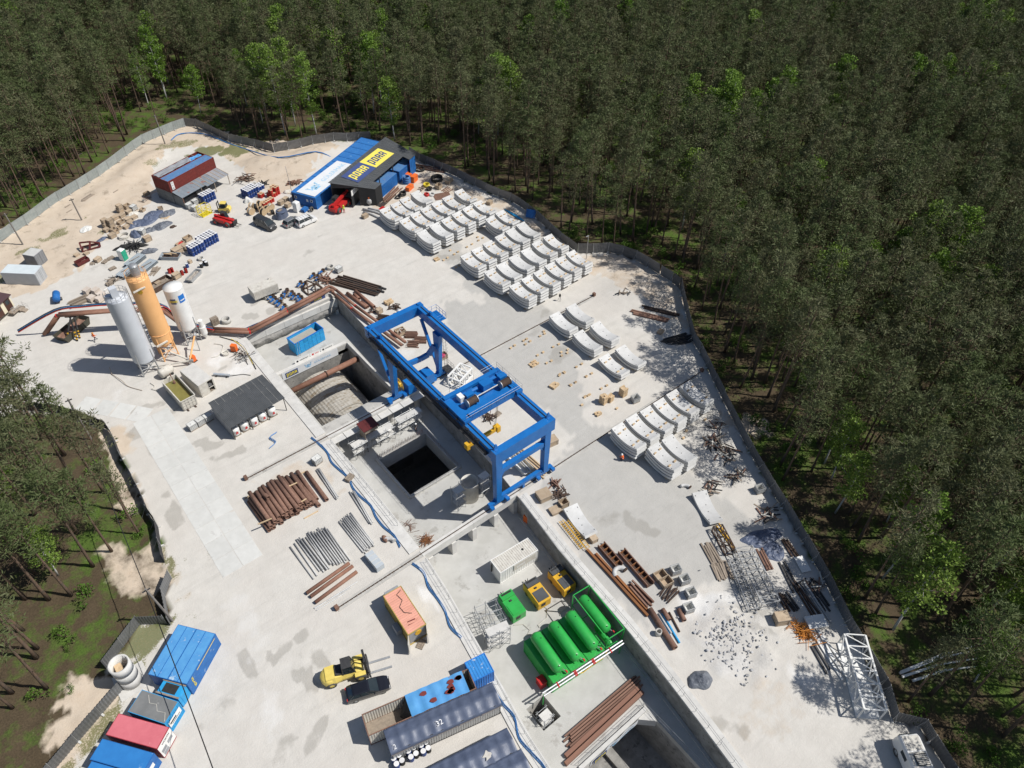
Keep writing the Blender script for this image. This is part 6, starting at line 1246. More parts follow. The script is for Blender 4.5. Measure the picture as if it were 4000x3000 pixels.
def heap(k,x,y,rx,ry,h,yw,m,label,cat,name,seed=1,z=0.0,rough=1.0,n=34):
    q=wg(k,x,y) if z==0 else w(k,x,y,z); rr=[1+.35*noise.noise(Vector((math.cos(a)*1.3,math.sin(a)*1.3,seed*3.7))) for a in [2*math.pi*i/n for i in range(n)]]; mb=MB(); vs=[(0,0,h)]; nrn=11
    for r_ in range(1,nrn+1):
        f=r_/nrn
        for i in range(n):
            a=2*math.pi*i/n; X=rx*f*rr[i]*math.cos(a); Y=ry*f*rr[i]*math.sin(a); p=Vector((X*1.6,Y*1.6,seed*5.1)); zz=h*(1-f**2.2)*(.65+.6*abs(noise.noise(p*.6)))+rough*.22*noise.noise(p*1.5)*(1-f*.7)+rough*.12*abs(noise.noise(p*3.1)); vs.append((X,Y,max(.015,zz) if r_<nrn else -.03))
    fs=[(0,1+i,1+(i+1)%n) for i in range(n)]
    for r_ in range(nrn-1):
        b=1+r_*n
        for i in range(n): j=(i+1)%n; fs.append((b+i,b+n+i,b+n+j,b+j))
    return solo(name,mb.add(vs,fs),m,label,cat,None,False,loc=(q.x,q.y,q.z),rz=yw)
def bars(k,x,y,n,L,sec,yw,spread,m,label,name='steel_beam',cat='steel',jit=.12,layers=1,z=None,pname='beam',lenj=.15):
    q=wg(k,x,y) if z is None else w(k,x,y,z); t_=thing(name,label,cat,(q.x,q.y,q.z),yw); me=MB().box((0,0,0),(1,sec[0],sec[1])).mesh(pname,m); per=max(1,n//layers)
    for i in range(n):
        l=i//per; yy=((i%per)-(per-1)/2)*spread/max(1,per-1) if per>1 else 0; link(pname,me,t_,(random.uniform(-.2,.2)*L*.3,yy+random.uniform(-.03,.03),sec[1]/2+.02+l*sec[1]*1.05),random.gauss(0,jit),(L*random.uniform(1-lenj,1+lenj),1,1))
    return t_
def pile(k,x,y,n,L,sec,rx,ry,h,m,label,name,cat,pname='bar',z=None):
    q=wg(k,x,y) if z is None else w(k,x,y,z); t_=thing(name,label,cat,(q.x,q.y,q.z)); ms=m if isinstance(m,list) else [m]; me=[MB().box((0,0,0),(1,sec[0],sec[1])).mesh(pname,q_) for q_ in ms]
    for i in range(n):
        o=link(pname,me[i%len(me)],t_,(random.gauss(0,rx*.45),random.gauss(0,ry*.45),.06+abs(random.gauss(0,h*.5))),None,(L*random.uniform(.5,1.1),1,1)); o.rotation_euler=(random.uniform(-.3,.3),random.uniform(-.22,.22),random.uniform(0,6.28))
    return t_
PD=MB().box((0,0,.13),(1.2,.1,.025)).mesh('deck_board',WOODG); PBm=MB().box((0,0,.06),(.1,.8,.11)).mesh('bearer',WOODG)
def pallet(k,x,y,yw,label,n=1,z=None,grp=None):
    q=wg(k,x,y) if z is None else w(k,x,y,z); t_=thing('pallet',label,'pallet',(q.x,q.y,q.z),yw,grp)
    for l in range(n):
        for i in range(6): link('deck_board',PD,t_,(0,-.36+.144*i,.145*l))
        for i in (-.55,0,.55): link('bearer',PBm,t_,(i,0,.145*l))
    return t_
def coil(k,x,y,r,th,n,m,label,z=None,name='hose_coil'):
    q=wg(k,x,y) if z is None else w(k,x,y,z); t_=thing(name,label,'hose',(q.x,q.y,q.z),random.uniform(0,6))
    for i in range(n): rr=r*random.uniform(.85,1.05); part('loop',MB().tube([(rr*math.cos(a*.35)+.06*random.random(),rr*.92*math.sin(a*.35),th+i*th*1.5+.05*random.random()) for a in range(18)],th,5,True),m,t_)
    return t_
def reel(k,x,y,yw,r,wd,label,cm=BLACK,grp=None,flat_=False):
    q=wg(k,x,y); t_=thing('cable_reel',label,'cable reel',(q.x,q.y,q.z),yw,grp)
    M=Tm(0,0,r) @ Matrix.Rotation(R(90),4,'X') if not flat_ else Matrix.Translation((0,0,wd/2))
    for s_ in (-1,1): part('flange',MB().lathe([(.08,-.03),(r,-.03),(r,.03),(.08,.03)],18,M@Matrix.Translation((0,0,s_*wd/2))),WOOD,t_)
    part('cable_winding',MB().lathe([(r*.3,-wd*.45),(r*.78,-wd*.45),(r*.78,wd*.45),(r*.3,wd*.45)],16,M),cm,t_,True); return t_
def ring(k,x,y,r,h,label,m=None,z=None):
    q=wg(k,x,y) if z is None else w(k,x,y,z); return solo('concrete_ring',MB().lathe([(r-.1,0),(r,0),(r,h),(r-.1,h),(r-.1,0)],20,cap=False),m or CONC,label,'concrete ring',None,True,loc=(q.x,q.y,q.z))
# ================================================================ UPPER LEFT YARD
bgrid('A',1800,1215,6,4,2,R(15),DRB,LIDM,'blue barrel with a silver lid in the large two-layer block','blue barrels in the large block'); bgrid('A',1705,1290,5,3,2,R(15),DRB,LIDM,'blue barrel with a silver lid in the smaller block by the crates','blue barrels in the smaller block')
bgrid('A',1800,845,5,3,2,R(15),DRB,LIDM,'blue barrel with a silver lid under the canopy edge','blue barrels by the canopy')
bgrid('B',180,690,5,4,2,R(15),DRB,LIDM,'blue barrel with a silver lid beside the red barrels','blue barrels beside the red ones'); bgrid('B',240,640,4,3,1,R(15),DRB,LIDM,'blue barrel in the back rows behind the red barrels','blue barrels in the back rows')
bgrid('B',375,690,4,3,2,R(20),DRR,LIDO,'red barrel with a tan lid in the raised red block','red barrels in the raised block',.62,.1); bgrid('B',325,765,5,2,1,R(20),DRR,LIDO,'red barrel with a tan lid in the front red row','red barrels in the front row'); bgrid('B',270,705,2,2,1,R(20),DRR,LIDO,'red barrel beside the blue barrels','red barrels by the blue ones')
heap('B',155,745,.9,.8,1.2,0,CAGE,'barrels wrapped in clear plastic film beside the blue barrels','wrapped barrels','wrapped_barrels',4,rough=.5)
for x,y,zz,ly in [(1690,862,0,''),(1738,838,0,''),(1640,895,0,''),(1690,915,0,'')]: ibc('A',x,y+18,R(20),'white caged bulk container by the canopy post',grp='bulk containers by the canopy')
ibc('A',1735,800,R(20),'white caged bulk container tucked under the canopy'); ibc('A',1160,930,R(25),'white caged bulk container among the plywood crates'); ibc('A',1235,1135,R(40),'tilted white caged bulk container beside the dark tarp')
cl=[(1045,945,1.1,1.0,.9),(1105,915,1.1,1.0,.9),(1055,985,1.2,1.0,.6),(1120,965,1.1,.9,.9),(1000,1005,1.3,1.0,.6),(1050,1045,1.3,1.0,.6),(1110,1020,1.2,1.0,.6),(1160,1000,1.2,1.0,.5),(1095,1085,1.0,.9,.6),(1035,1095,.8,.8,.6),(920,1075,1.0,.9,.9),(970,1075,1.0,.9,.9),(925,1115,1.0,.9,.7),(985,1115,1.0,.9,.7),(975,1165,1.2,1.0,.8),(1130,1045,1.1,1.0,.5),(1160,1055,.9,.9,.4),(1010,1130,.8,.8,.6)]
for i,(x,y,a,b,c) in enumerate(cl): crate('A',x,y,a,b,c,R(random.uniform(12,26)),'plywood crate among the crate heap beside the crumpled tarps',0,i%4==1,'plywood crates by the tarps')
for x,y in ((920,1045),(970,1048),(1048,920)): crate('A',x,y+25,1.0,.9,.8,R(20),'plywood crate stacked on top in the crate heap',.9,False,'stacked plywood crates')
crate('A',1235,940,.9,.8,.6,R(30),'small open plywood box beside the bulk container',open_=True); crate('A',1390,925,.9,.7,.6,R(-10),'open brown box left of the canopy shade',open_=True); crate('A',1280,1195,1.3,1.0,1.0,R(10),'plywood crate next to the grey tarp bundle')
for i,(x,y,rx,ry,h,yw,m,lab) in enumerate([(1300,1000,3.2,1.8,.7,.5,TARP,'crumpled blue-grey tarp heap, largest of the group'),(1400,1065,2.0,1.5,.6,.2,TARPG,'crumpled pale grey tarp heap in front of the blue one'),(1440,965,2.0,1.3,.5,.3,TARPG,'crumpled grey tarp heap next to loose planks'),(1180,1050,1.8,1.2,.5,.3,TARP,'low blue-grey tarp heap against the crates'),(1295,1105,1.3,.9,.4,0,TARPG,'small pale plastic heap below the tarps'),(1170,1150,1.2,1.2,1.3,.2,TARP,'tall dark blue tarp bundle beside the coiled hose'),(1235,1190,.9,.9,.6,.1,CAGE,'crumpled white plastic sheeting on the ground'),(880,1185,1.2,.7,.25,.4,TARP,'flat blue-grey tarp left of the crates'),(745,1095,1.3,1.0,.4,.4,CAGE,'grey plastic sheet on the sand bank'),(1495,1075,.7,.5,.3,0,RUSTD,'small dark scrap heap on the yard'),(1145,970,1.3,.9,.5,0,OFFW,'white crumpled sheeting between the crates')]): heap('A',x,y,rx,ry,h,yw,m,lab,'tarp','tarp_heap',i+1)
bars('A',1440,985,5,2.0,(.2,.06),R(30),1.0,WOOD,'loose timber planks beside the grey tarp','timber_planks','timber',pname='plank'); coil('A',1075,1165,1.1,.07,5,OFFW,'large pale coiled hose beside the dark tarp bundle')
t_=pile('A',1170,1255,14,5.0,(.12,.1),2.0,.8,.8,[BLACK,STEELD],'heap of black sheeting over long steel members','covered_steel','steel'); heap('A',1130,1250,3.0,.9,1.0,-.35,BLACK,'long black plastic cover over stacked members','tarp','tarp_heap',20); heap('A',1290,1290,1.6,.8,.9,-.3,TARPG,'dark tarp-wrapped bundle end beside the grey sheets','tarp','tarp_heap',21)
t_=thing('toilet_cubicle','green and white portable toilet beside the grey metal sheets','toilet',tuple(wg('A',1075,1355)),R(30)); part('body',MB().b0(-.55,.55,-.55,.55,0,2.1),mat('toilet_green',(.03,.36,.22),None,2,.5),t_); part('roof',MB().lathe([(.78,2.1),(.6,2.25),(.01,2.32)],4,Matrix.Rotation(R(45),4,'Z')),WHITE,t_); part('door',MB().b0(-.4,.4,-.58,-.55,.1,1.95),mat('toilet_green2',(.04,.42,.26),None,2,.5),t_); part('side_panel',MB().b0(-.58,-.55,-.5,.5,.1,2.0),WHITE,t_)
t_=thing('toilet_cubicle','white and blue portable toilet beside the office container','toilet',tuple(wg('B',580,830)),R(20)); part('body',MB().b0(-.55,.55,-.55,.55,0,2.1),WHITE,t_); part('roof',MB().lathe([(.78,2.1),(.6,2.25),(.01,2.3)],4,Matrix.Rotation(R(45),4,'Z')),WHITE,t_); part('door',MB().b0(.55,.58,-.4,.4,.1,1.95),BLUEL,t_)
SHG=mat('grey_trench_sheet',(.33,.37,.40),(.28,.32,.35),1,.5)
for x,y,lab,z0 in [(1175,1385,'upper stack of grey profiled steel sheets by the green toilet',6),(1275,1425,'middle stack of grey profiled steel sheets',4),(1105,1470,'lower stack of grey profiled steel sheets behind the silos',5)]:
    q=wg('A',x,y); t_=thing('sheet_stack',lab,'metal sheets',(q.x,q.y,q.z),R(15))
    for k in range(z0): part('profiled_sheet',corroof(MB(),-.9,.9,-1.9,1.9,.12+k*.12,.45,.1),SHG,t_,loc=(random.uniform(-.06,.06),0,0),rz=R(-75+90)) if False else link('profiled_sheet',corroof(MB(),-.9,.9,-2.0,2.0,.12,.45,.1).mesh('profiled_sheet',SHG),t_,(random.uniform(-.06,.06),random.uniform(-.05,.05),k*.13),R(-75))
    part('bearer',MB().box((0,0,.13+z0*.13),(2.2,.1,.06)),WOODG,t_)
def skip(k,x,y,L,W,H,yw,m,label,inner=None,z=None):
    q=wg(k,x,y) if z is None else w(k,x,y,z); t_=thing('skip',label,'skip',(q.x,q.y,q.z),yw); a,b=L/2,W/2
    part('hull',MB().add([(-a*.85,-b,0),(a*.85,-b,0),(a*.85,b,0),(-a*.85,b,0),(-a,-b,H),(a,-b,H),(a,b,H),(-a,b,H),(-a+.06,-b+.06,H),(a-.06,-b+.06,H),(a-.06,b-.06,H),(-a+.06,b-.06,H),(-a*.85,-b+.06,.1),(a*.85,-b+.06,.1),(a*.85,b-.06,.1),(-a*.85,b-.06,.1)],[(0,3,2,1),(0,1,5,4),(1,2,6,5),(2,3,7,6),(3,0,4,7),(4,5,9,8),(5,6,10,9),(6,7,11,10),(7,4,8,11),(8,9,13,12),(9,10,14,13),(10,11,15,14),(11,8,12,15),(12,13,14,15)]),m,t_)
    part('rim',MB().bar((-a,-b,H),(a,-b,H),.08).bar((-a,b,H),(a,b,H),.08).bar((-a,-b,H),(-a,b,H),.08).bar((a,-b,H),(a,b,H),.08),m,t_)
    if inner: part('contents',MB().grid(lambda i,j:(-a*.84+1.68*a*i,-b*.9+1.8*b*j,H*.55+.2*noise.noise(Vector((i*6,j*5,L)))),10,6),inner,t_)
    return t_
t_=skip('A',1480,1345,3.6,1.6,.7,R(-40),SHG,'grey steel skip holding planks and rust scrap',RUSTD)
for i in range(5): part('plank',MB().box((random.uniform(-.6,.6),random.uniform(-.4,.4),.75+.05*i),(1.5,.18,.06),random.uniform(-.3,.3)),WOOD,t_)
t_=skip('A',1680,1515,3.4,1.2,.7,R(35),GALV,'pale steel trough full of rubble',mat('rubble_fill',(.42,.38,.33),(.28,.25,.22),6,.9)); skip('A',1395,1590,4.2,2.0,1.0,R(15),RUSTD,'rusty open frame bin with boxes inside behind the orange silo',WOODG)
skip('C',640,655,6.0,2.3,1.2,R(33),mat('skip_green_black',(.05,.055,.045),(.08,.07,.05),1,.7),'dark rusty lorry skip parked under the pipe bridge',RUST)
for x,y,a,b,c,lab in [(1545,1290,2.2,1.4,.9,'large plywood crate beside the grey skip'),(1610,1270,1.0,1.0,1.0,'plywood crate between the large crate and the barrels'),(1625,1190,1.5,1.0,.8,'open plywood crate above the barrels'),(1530,1515,1.3,1.0,1.0,'plywood crate between the red barrels'),(1370,1580,1.0,.9,.8,'small crate inside the rusty bin'),(1645,1385,.6,.6,.6,'small pale box on the yard')]: crate('A',x,y,a,b,c,R(15),lab,open_=lab.startswith('open'))
crate('A',1560,1230,1.6,.9,.5,R(20),'open crate with red parts inside',open_=True); heap('A',1565,1222,.6,.4,.5,0,PR,'red parts heaped in an open crate','parts','red_parts',31)
for x,y in ((1470,1475),(1492,1465)): barrel(*wg('A',x,y),DRR,DRR,'red barrel lying in the pair left of the crate','red barrels left of the crate')
for x,y in ((1578,1490),(1612,1470)): barrel(*wg('A',x,y),DRR,DRS,'rust-topped red barrel right of the crate','red barrels right of the crate')
for x,y in ((1745,1425),(1790,1410),(1770,1395)): barrel(*wg('A',x,y),DRK,LIDM,'black-sided drum with a pale lid by the rubble trough','black drums by the trough')
barrel(*wg('A',1622,1425),DRB,LIDM,'lone blue and white barrel by the rubble trough'); ring('A',1738,1360,.55,.5,'open concrete ring with a stick leaning in it')
for x,y,lab in [(975,1440,'broken grey pallet near the metal sheets'),(910,1380,'tilted dark pallet on the sand edge'),(960,1350,'dark pallet stack beside the maroon frame'),(1335,1450,'loose pallet planks beside the sheet stack')]: pallet('A',x,y,R(random.uniform(0,80)),lab,2)
crate('A',850,1370,1.2,.9,.7,R(30),'brown weathered box by the maroon frame'); bars('A',800,1385,5,1.4,(.18,.05),R(70),.8,WOODG,'weathered boards leaning by the brown box','timber_planks','timber',pname='plank')
t_=thing('welded_frame','dark maroon welded steel frame lying on the sand','frame',tuple(wg('A',790,1260)),R(-10))
for a,b in [((-1.6,-.9,.2),(1.6,-.6,.3)),((-1.6,.9,.2),(1.6,.9,.2)),((-1.6,-.9,.2),(-1.6,.9,1.2)),((1.6,-.6,.3),(1.6,.9,.2)),((-1.6,.9,1.2),(.2,.2,1.3)),((.2,.2,1.3),(1.6,.9,.2)),((-.3,-.8,.2),(.2,.2,1.3)),((-1.6,-.9,.2),(-1.2,-.9,1.2))]: part('member',MB().bar(a,b,.28,.22),MAROON,t_)
t_=thing('steel_box','maroon open steel box below the maroon frame','box',tuple(wg('A',715,1385)),R(15)); part('hull',MB().b0(-1.2,1.2,-.6,-.54,0,.7).b0(-1.2,1.2,.54,.6,0,.7).b0(-1.2,-1.14,-.54,.54,0,.7).b0(1.14,1.2,-.54,.54,0,.7).b0(-1.14,1.14,-.54,.54,0,.06),MAROON,t_); part('lid_rail',MB().bar((-1.2,0,.75),(1.2,0,.75),.1),MAROON,t_)
for x,y in ((665,1325),(750,1310)): crate('A',x,y,.9,.7,.4,R(20),'low weathered slatted box on the sand',grp='slatted boxes on the sand')
# yellow lifting cage
t_=thing('lifting_cage','bright yellow steel personnel cage beside the red loader','cage',tuple(wg('A',1775,965)),R(15)); part('floor',MB().b0(-1.1,1.1,-.8,.8,0,.1),YELB,t_); m_=MB()
for sx in (-1.1,0,1.1):
    for sy in (-.8,.8): m_.bar((sx,sy,0),(sx,sy,2.0),.08)
for z in (.7,1.3,2.0): m_.bar((-1.1,-.8,z),(1.1,-.8,z),.07).bar((-1.1,.8,z),(1.1,.8,z),.07).bar((-1.1,-.8,z),(-1.1,.8,z),.07).bar((1.1,-.8,z),(1.1,.8,z),.07)
m_.bar((-1.1,-.8,0),(0,-.8,2),.05).bar((0,-.8,2),(1.1,-.8,0),.05); part('tube_frame',m_,YELB,t_)
pile('A',1270,840,14,1.6,(.05,.05),1.4,.9,.4,[GALV,RUST,STEELD],'scattered bicycle-like metal scrap by the container end','metal_scrap','scrap'); crate('A',1270,800,1.2,.6,.7,R(20),'rust-brown open box on the sand by the containers',open_=True); bars('A',760,820,6,3.0,(.12,.06),R(28),.9,WOODG,'wooden grid lying flat on the sand','timber_grid','timber',jit=.02,pname='batten')
for x,y in ((585,895),(600,940),(690,450+0),(1000,768)): tag(link('board',MB().box((0,0,.04),(1.3,.25,.06)).mesh('board',WOODG),None,tuple(wg('A',x,y)),R(25)),'short weathered board lying on the sandy slope','board','boards on the sandy slope')
pile('B',130,560,30,3.2,(.1,.1),1.6,1.2,1.3,[RUST,RUSTD,WOODG],'tangled heap of rusty lattice frames and timber behind the barrels','steel_scrap','scrap'); pile('B',280,600,14,2.4,(.14,.1),1.2,.8,.6,[STEELD,BLACK],'dark steel scrap beside the lattice heap','steel_scrap','scrap'); pile('B',560,590,26,1.1,(.22,.2),1.6,.8,.5,RUST,'heap of short rusty pipe stubs on the sand bank','pipe_stubs','scrap'); heap('B',500,660,1.0,.7,.5,0,OFFW,'pale broken concrete lumps by the rusty stubs','rubble','rubble_heap',41)
for i,(x,y,yw,r) in enumerate([(185,855,10,.75),(225,815,60,.7),(260,790,30,.7),(190,810,40,.7),(290,860,20,.75),(325,835,15,.7),(355,815,15,.7),(365,855,80,.55),(270,830,50,.6)]): reel('B',x,y,R(yw),r,.75,'wooden cable reel wound with black cable behind the dark van',BLACK if i%3 else OFFW,'cable reels behind the van')
t_=thing('wrapped_pallet','dark blue tarp-wrapped load with lettering beside the silver car','load',tuple(wg('B',450,880)),R(20)); part('load',MB().grid(lambda i,j:(1.3*math.cos(6.283*i)*(1-.12*j)*(1.15 if abs(math.cos(6.283*i))>.7 else .95),.95*math.sin(6.283*i)*(1-.1*j),1.5*j+.06*noise.noise(Vector((i*9,j*4,5)))),24,6),TARP,t_); part('top',MB().lathe([(1.1,1.48),(.5,1.6),(.01,1.62)],16),TARP,t_); part('board',MB().box((-.2,.1,1.66),(1.0,.6,.05)),WOODG,t_)
for x,y,c in [(480,745,0),(440,770,1),(500,790,0)]: crate('B',x,y,1.1,.9,.9,R(20),'pale pallet load of parts beside the white toilet',grp='pallet loads by the toilet')
t_=thing('pipe_crate','blue rack of short pipes in front of the office','rack',tuple(wg('B',645,830)),R(25))
for i in range(12): part('pipe',MB().cyl((-.7,-.4+.27*(i%4),.2+.25*(i//4)),(.7,-.4+.27*(i%4),.2+.25*(i//4)),.09,n=8),BLUEC,t_)
tag(link('spare_tyre',MB().lathe([(.25,-.15),(.5,-.16),(.55,0),(.5,.16),(.25,.15)],16,cap=False).mesh('loose_tyre',TYRE),None,tuple(wg('B',705,830)+Vector((0,0,.5))),0),'black tyre leaning beside the office','tyre').rotation_euler=(R(80),0,R(30))
t_=thing('lamp_mast','thin grey mast beside the office and red barrels','mast',tuple(wg('B',535,680))); part('pole',MB().cyl((0,0,0),(-.2,0,6.5),.06,.04,n=6),GALV,t_); part('base',MB().b0(-.3,.3,-.3,.3,0,.2),CONC,t_)
# ================================================================ BESIDE THE WORKSHOP SHED
for x,y,z,a in [(1545,545,0,.9),(1590,570,0,1.3),(1515,530,0,.9),(1540,650,0,.8),(1560,632,0,.8)]:
    q=wg('B',x,y); t_=thing('tool_box','orange steel site box beside the shed containers','box',(q.x,q.y,0),R(25),'orange boxes beside the shed'); part('body',MB().b0(-a/1.6,a/1.6,-.45,.45,0,1.05*a),ORG,t_); part('lid',MB().b0(-a/1.6-.03,a/1.6+.03,-.48,.48,1.05*a,1.05*a+.06),ORG,t_)
coil('B',1470,555,.75,.13,6,HOSE,'blue hose coil stack nearest the shed container'); coil('B',1525,585,.8,.13,8,HOSE,'taller blue hose coil stack beside the orange boxes'); coil('B',1640,475,1.0,.07,5,BLACK,'black hose coil by the fence behind the red arm'); coil('B',1785,565,1.3,.08,7,BLACK,'large black and white hose heap near the fence'); coil('B',1695,615,.7,.07,6,YELB,'yellow hose coil on the ground'); coil('B',1720,645,.6,.07,5,BLACK,'black hose coil below the yellow one'); coil('B',1695,695,.5,.06,6,PR,'red hose coil beside the rust plates'); coil('B',1490,690,.75,.07,6,BLACK,'black hose heap beside the steel racks'); coil('B',1450,715,.6,.06,4,BLACK,'small black hose coil by the steel racks'); coil('B',1740,690,.6,.05,4,GALV,'grey cable coil beside the red hose')
t_=thing('loader_crane','red folding loader crane standing at the shed corner','crane',tuple(wg('B',1560,505)),R(30)); part('base',MB().b0(-.6,.6,-.4,.4,0,.6),STEELD,t_); part('column',MB().bar((0,0,.6),(0,0,2.2),.35),RED,t_); part('arm',MB().bar((0,0,2.2),(-.5,-.3,3.8),.3).bar((-.5,-.3,3.8),(.9,.2,3.0),.26),RED,t_); part('ram',MB().bar((.9,.2,3.0),(1.2,.3,1.4),.2),RED,t_)
for x,y,n,L,yw,m,lab in [(1390,690,8,6.5,27,RUST,'rack of long rusty beams beside the blue container'),(1350,735,5,5.0,27,RUSTD,'dark steel beams below the rusty rack'),(1720,465,6,8.0,-55,RUST,'long rusty bars lying along the fence'),(1870,650,4,2.0,10,RUST,'short rusty bars by the rust plate')]: bars('B',x,y,n,L,(.14,.14),R(yw),1.4,m,lab,layers=2 if n>5 else 1,jit=.04)
crate('B',1800,630,1.3,1.1,.9,R(20),'open brown plywood box near the fence hoses',open_=True); solo('steel_plate',MB().box((0,0,.04),(3.6,2.6,.05)),RUST,'flat rusty steel plate beside the topmost segments','plate',loc=tuple(wg('B',1830,700)),rz=R(-20)); crate('B',1890,580,1.8,.9,.8,R(20),'dark rusty frame box by the fence'); pile('B',1660,640,8,1.4,(.1,.1),.8,.5,.3,[WOODG,RUSTD],'loose scrap under the yellow hose','scrap_heap','scrap')
q=wg('B',1150,760); t_=thing('gas_cabinet','white equipment cabinet beside the black shed door','cabinet',(q.x,q.y,0),R(25)); part('body',MB().b0(-.55,.55,-.4,.4,.1,1.7),WHITE,t_); part('plinth',MB().b0(-.5,.5,-.35,.35,0,.1),STEELD,t_)
q=wg('B',1205,775); t_=thing('grout_mixer','grey drum mixer with an orange top beside the white cabinet','mixer',(q.x,q.y,0)); part('drum',MB().lathe([(.35,.3),(.6,.6),(.6,1.2),(.45,1.5)],14),PIPEG,t_,True); part('hopper',MB().lathe([(.3,1.5),(.32,2.0)],12),ORG,t_); part('leg',MB().cyl((.35,.35,0),(.35,.35,.6),.05,n=5),STEELD,t_)
for i,(x0,y0,x1,y1) in enumerate([(1145,820,1400,900),(1150,845,1330,920),(1190,815,1420,880)]): p0,p1=wg('B',x0,y0),wg('B',x1,y1); tag(link('hose_pipe',MB().tube([p0+Vector((0,0,.25)),p0.lerp(p1,.4)+Vector((.3,.3,.25)),p0.lerp(p1,.8)+Vector((.2,-.1,.22)),p1+Vector((0,0,.22))],.22,8).mesh('hose_pipe',PIPEG,True)),'thick grey ribbed hose lying beside the segment stacks','hose','thick hoses by the segments')
crate('B',1165,885,1.2,.8,.8,R(10),'rusty wire basket in front of the thick hoses'); solo('steel_grid',MB().box((0,0,.08),(1.9,1.2,.12)),STEELD,'flat dark grid plate near the shed','grid',loc=tuple(wg('B',1310,775)),rz=R(20)); tag(link('tool_box',MB().b0(-.7,.7,-.35,.35,0,.5).mesh('tool_box',RED),None,tuple(wg('B',1310,820)),R(20)),'low faded red box beside the first segment stack','box')
q=wg('B',1165,690); t_=thing('mesh_cage','dark blue mesh cage of bottles inside the shed mouth','cage',(q.x,q.y,0),R(26)); part('cage',MB().b0(-.8,.8,-.5,.5,.1,1.8),mat('dark_blue_mesh',(.02,.035,.09),None,3,.6),t_); part('top',MB().b0(-.85,.85,-.55,.55,1.8,1.88),GALV,t_)
# blue pipes and board by the fence
for i in range(7): 
    p0,p1=wg('E',600+i*20,265+i*9),wg('E',720+i*13,345+i*6); tag(link('plastic_pipe',MB().pipe(p0+Vector((0,0,.13+.0*i)),p1+Vector((0,0,.13)),.11,.015,8).mesh('plastic_pipe',CYAN if i<5 else OFFW,True)),'bright blue plastic pipe lying by the fence' if i<5 else 'pale plastic pipe lying with the blue ones','pipe','plastic pipes by the fence')
t_=thing('site_board','blue sheet board leaning beside the fence','board',tuple(wg('E',825,335)),R(-55)); part('panel',MB().box((0,0,1.0),(2.0,.06,1.7),0,0,R(-30)),BLUEC,t_); part('prop',MB().bar((-.8,.1,1.5),(-.8,.9,0),.08).bar((.8,.1,1.5),(.8,.9,0),.08),STEELD,t_)
crate('E',470,215,1.1,.9,.8,R(20),'rusty mesh basket behind the segment block')
t_=thing('lamp_post','slender grey lamp post inside the corner of the fence','lamp post',tuple(wg('E',1305,690))); part('pole',MB().cyl((0,0,0),(0,0,5.2),.07,.05,n=8),GALV,t_); part('lamp_head',MB().box((-.25,0,5.25),(.6,.2,.1)),GALV,t_)
t_=thing('survey_stand','small tripod stand with a black cover','tripod',tuple(wg('E',1075,1050)))
for a in (0,2.1,4.2): part('leg',MB().cyl((.35*math.cos(a),.35*math.sin(a),0),(0,0,1.1),.025,n=5),STEELD,t_)
part('cover',MB().lathe([(.18,.95),(.2,1.3),(.08,1.55),(.01,1.58)],8),BLACK,t_)
bars('E',1860,1190,4,7.0,(.25,.25),R(-60),.9,RUST,'long rusty channel beams on the shaded mound',jit=.03); bars('E',1960,1150,2,6.0,(.35,.3),R(-60),.4,RUSTD,'dark box beam on the shaded mound',jit=.02); bars('E',2090,1400,14,5.0,(.16,.14),R(-15),2.2,STEELD,'stack of dark steel beams in tree shade by the fence',layers=2,jit=.03); crate('E',1945,1325,1.2,.8,.4,R(15),'dark wooden box near the beams'); pile('E',1620,980,10,1.6,(.12,.1),1.2,.9,.3,[STEELD,WOODG],'small dark scrap heap on the mound','scrap_heap','scrap'); heap('E',2060,1270,2.0,1.4,.7,.4,CONC,'grey gravel heap between the beam stacks','gravel','gravel_heap',51)
# ================================================================ SILO SIDE
q=wg('C',505,385); t_=thing('water_bowser','blue cylindrical tank on small wheels','tank',(q.x,q.y,0),R(75)); part('drum',MB().lathe([(.01,-1.15),(.55,-1.1),(.62,-1),(.62,1),(.55,1.1),(.01,1.15)],16,Matrix.Translation((0,0,.95))@Matrix.Rotation(R(90),4,'Y')),BLUEC,t_,True); part('chassis',MB().b0(-1.1,1.3,-.4,.4,.3,.45),STEELD,t_); wheel(t_,0,.6,.3,.18); wheel(t_,0,-.6,.3,.18)
for i,(x,y) in enumerate([(760,320),(835,320),(880,355),(800,385),(870,390)]):
    q=wg('C',x,y); t_=thing('block_pallet','pallet of pale plaster blocks behind the grey silo','pallet',(q.x,q.y,0),R(25),'block pallets behind the silos')
    for l in range(3): part('block_layer',MB().b0(-.6,.6,-.5,.5,.15+.27*l,.40+.27*l),mat('pale_block',(.60,.53,.46),(.52,.45,.39),2,.8,rnd=.1),t_)
    part('pallet_base',MB().b0(-.6,.6,-.5,.5,0,.13),WOODG,t_)
bars('C',690,400,18,3.2,(.22,.08),R(5),1.6,WOODG,'long low stack of weathered boards behind the pipe bridge','timber_stack','timber',layers=5,jit=.03,pname='board')
for x,y in ((970,215),(950,245)): pallet('C',x,y,R(10),'tilted dark pallet behind the grey silo',3,grp='tilted pallets behind the silo')
pile('C',1000,220,12,2.4,(.1,.08),1.4,1.0,.6,[WOODG,STEELD],'broken timber and steel scrap behind the silo tops','scrap_heap','scrap'); bars('C',1340,135,6,2.6,(.14,.08),R(35),1.0,WOODG,'loose boards beside the rusty bin','timber_planks','timber',pname='plank')
pallet('C',1865,590,R(5),'tall stack of empty pallets on the yard',10); ring('C',1958,572,.75,.75,'pale open concrete ring beside the pallet stack'); 
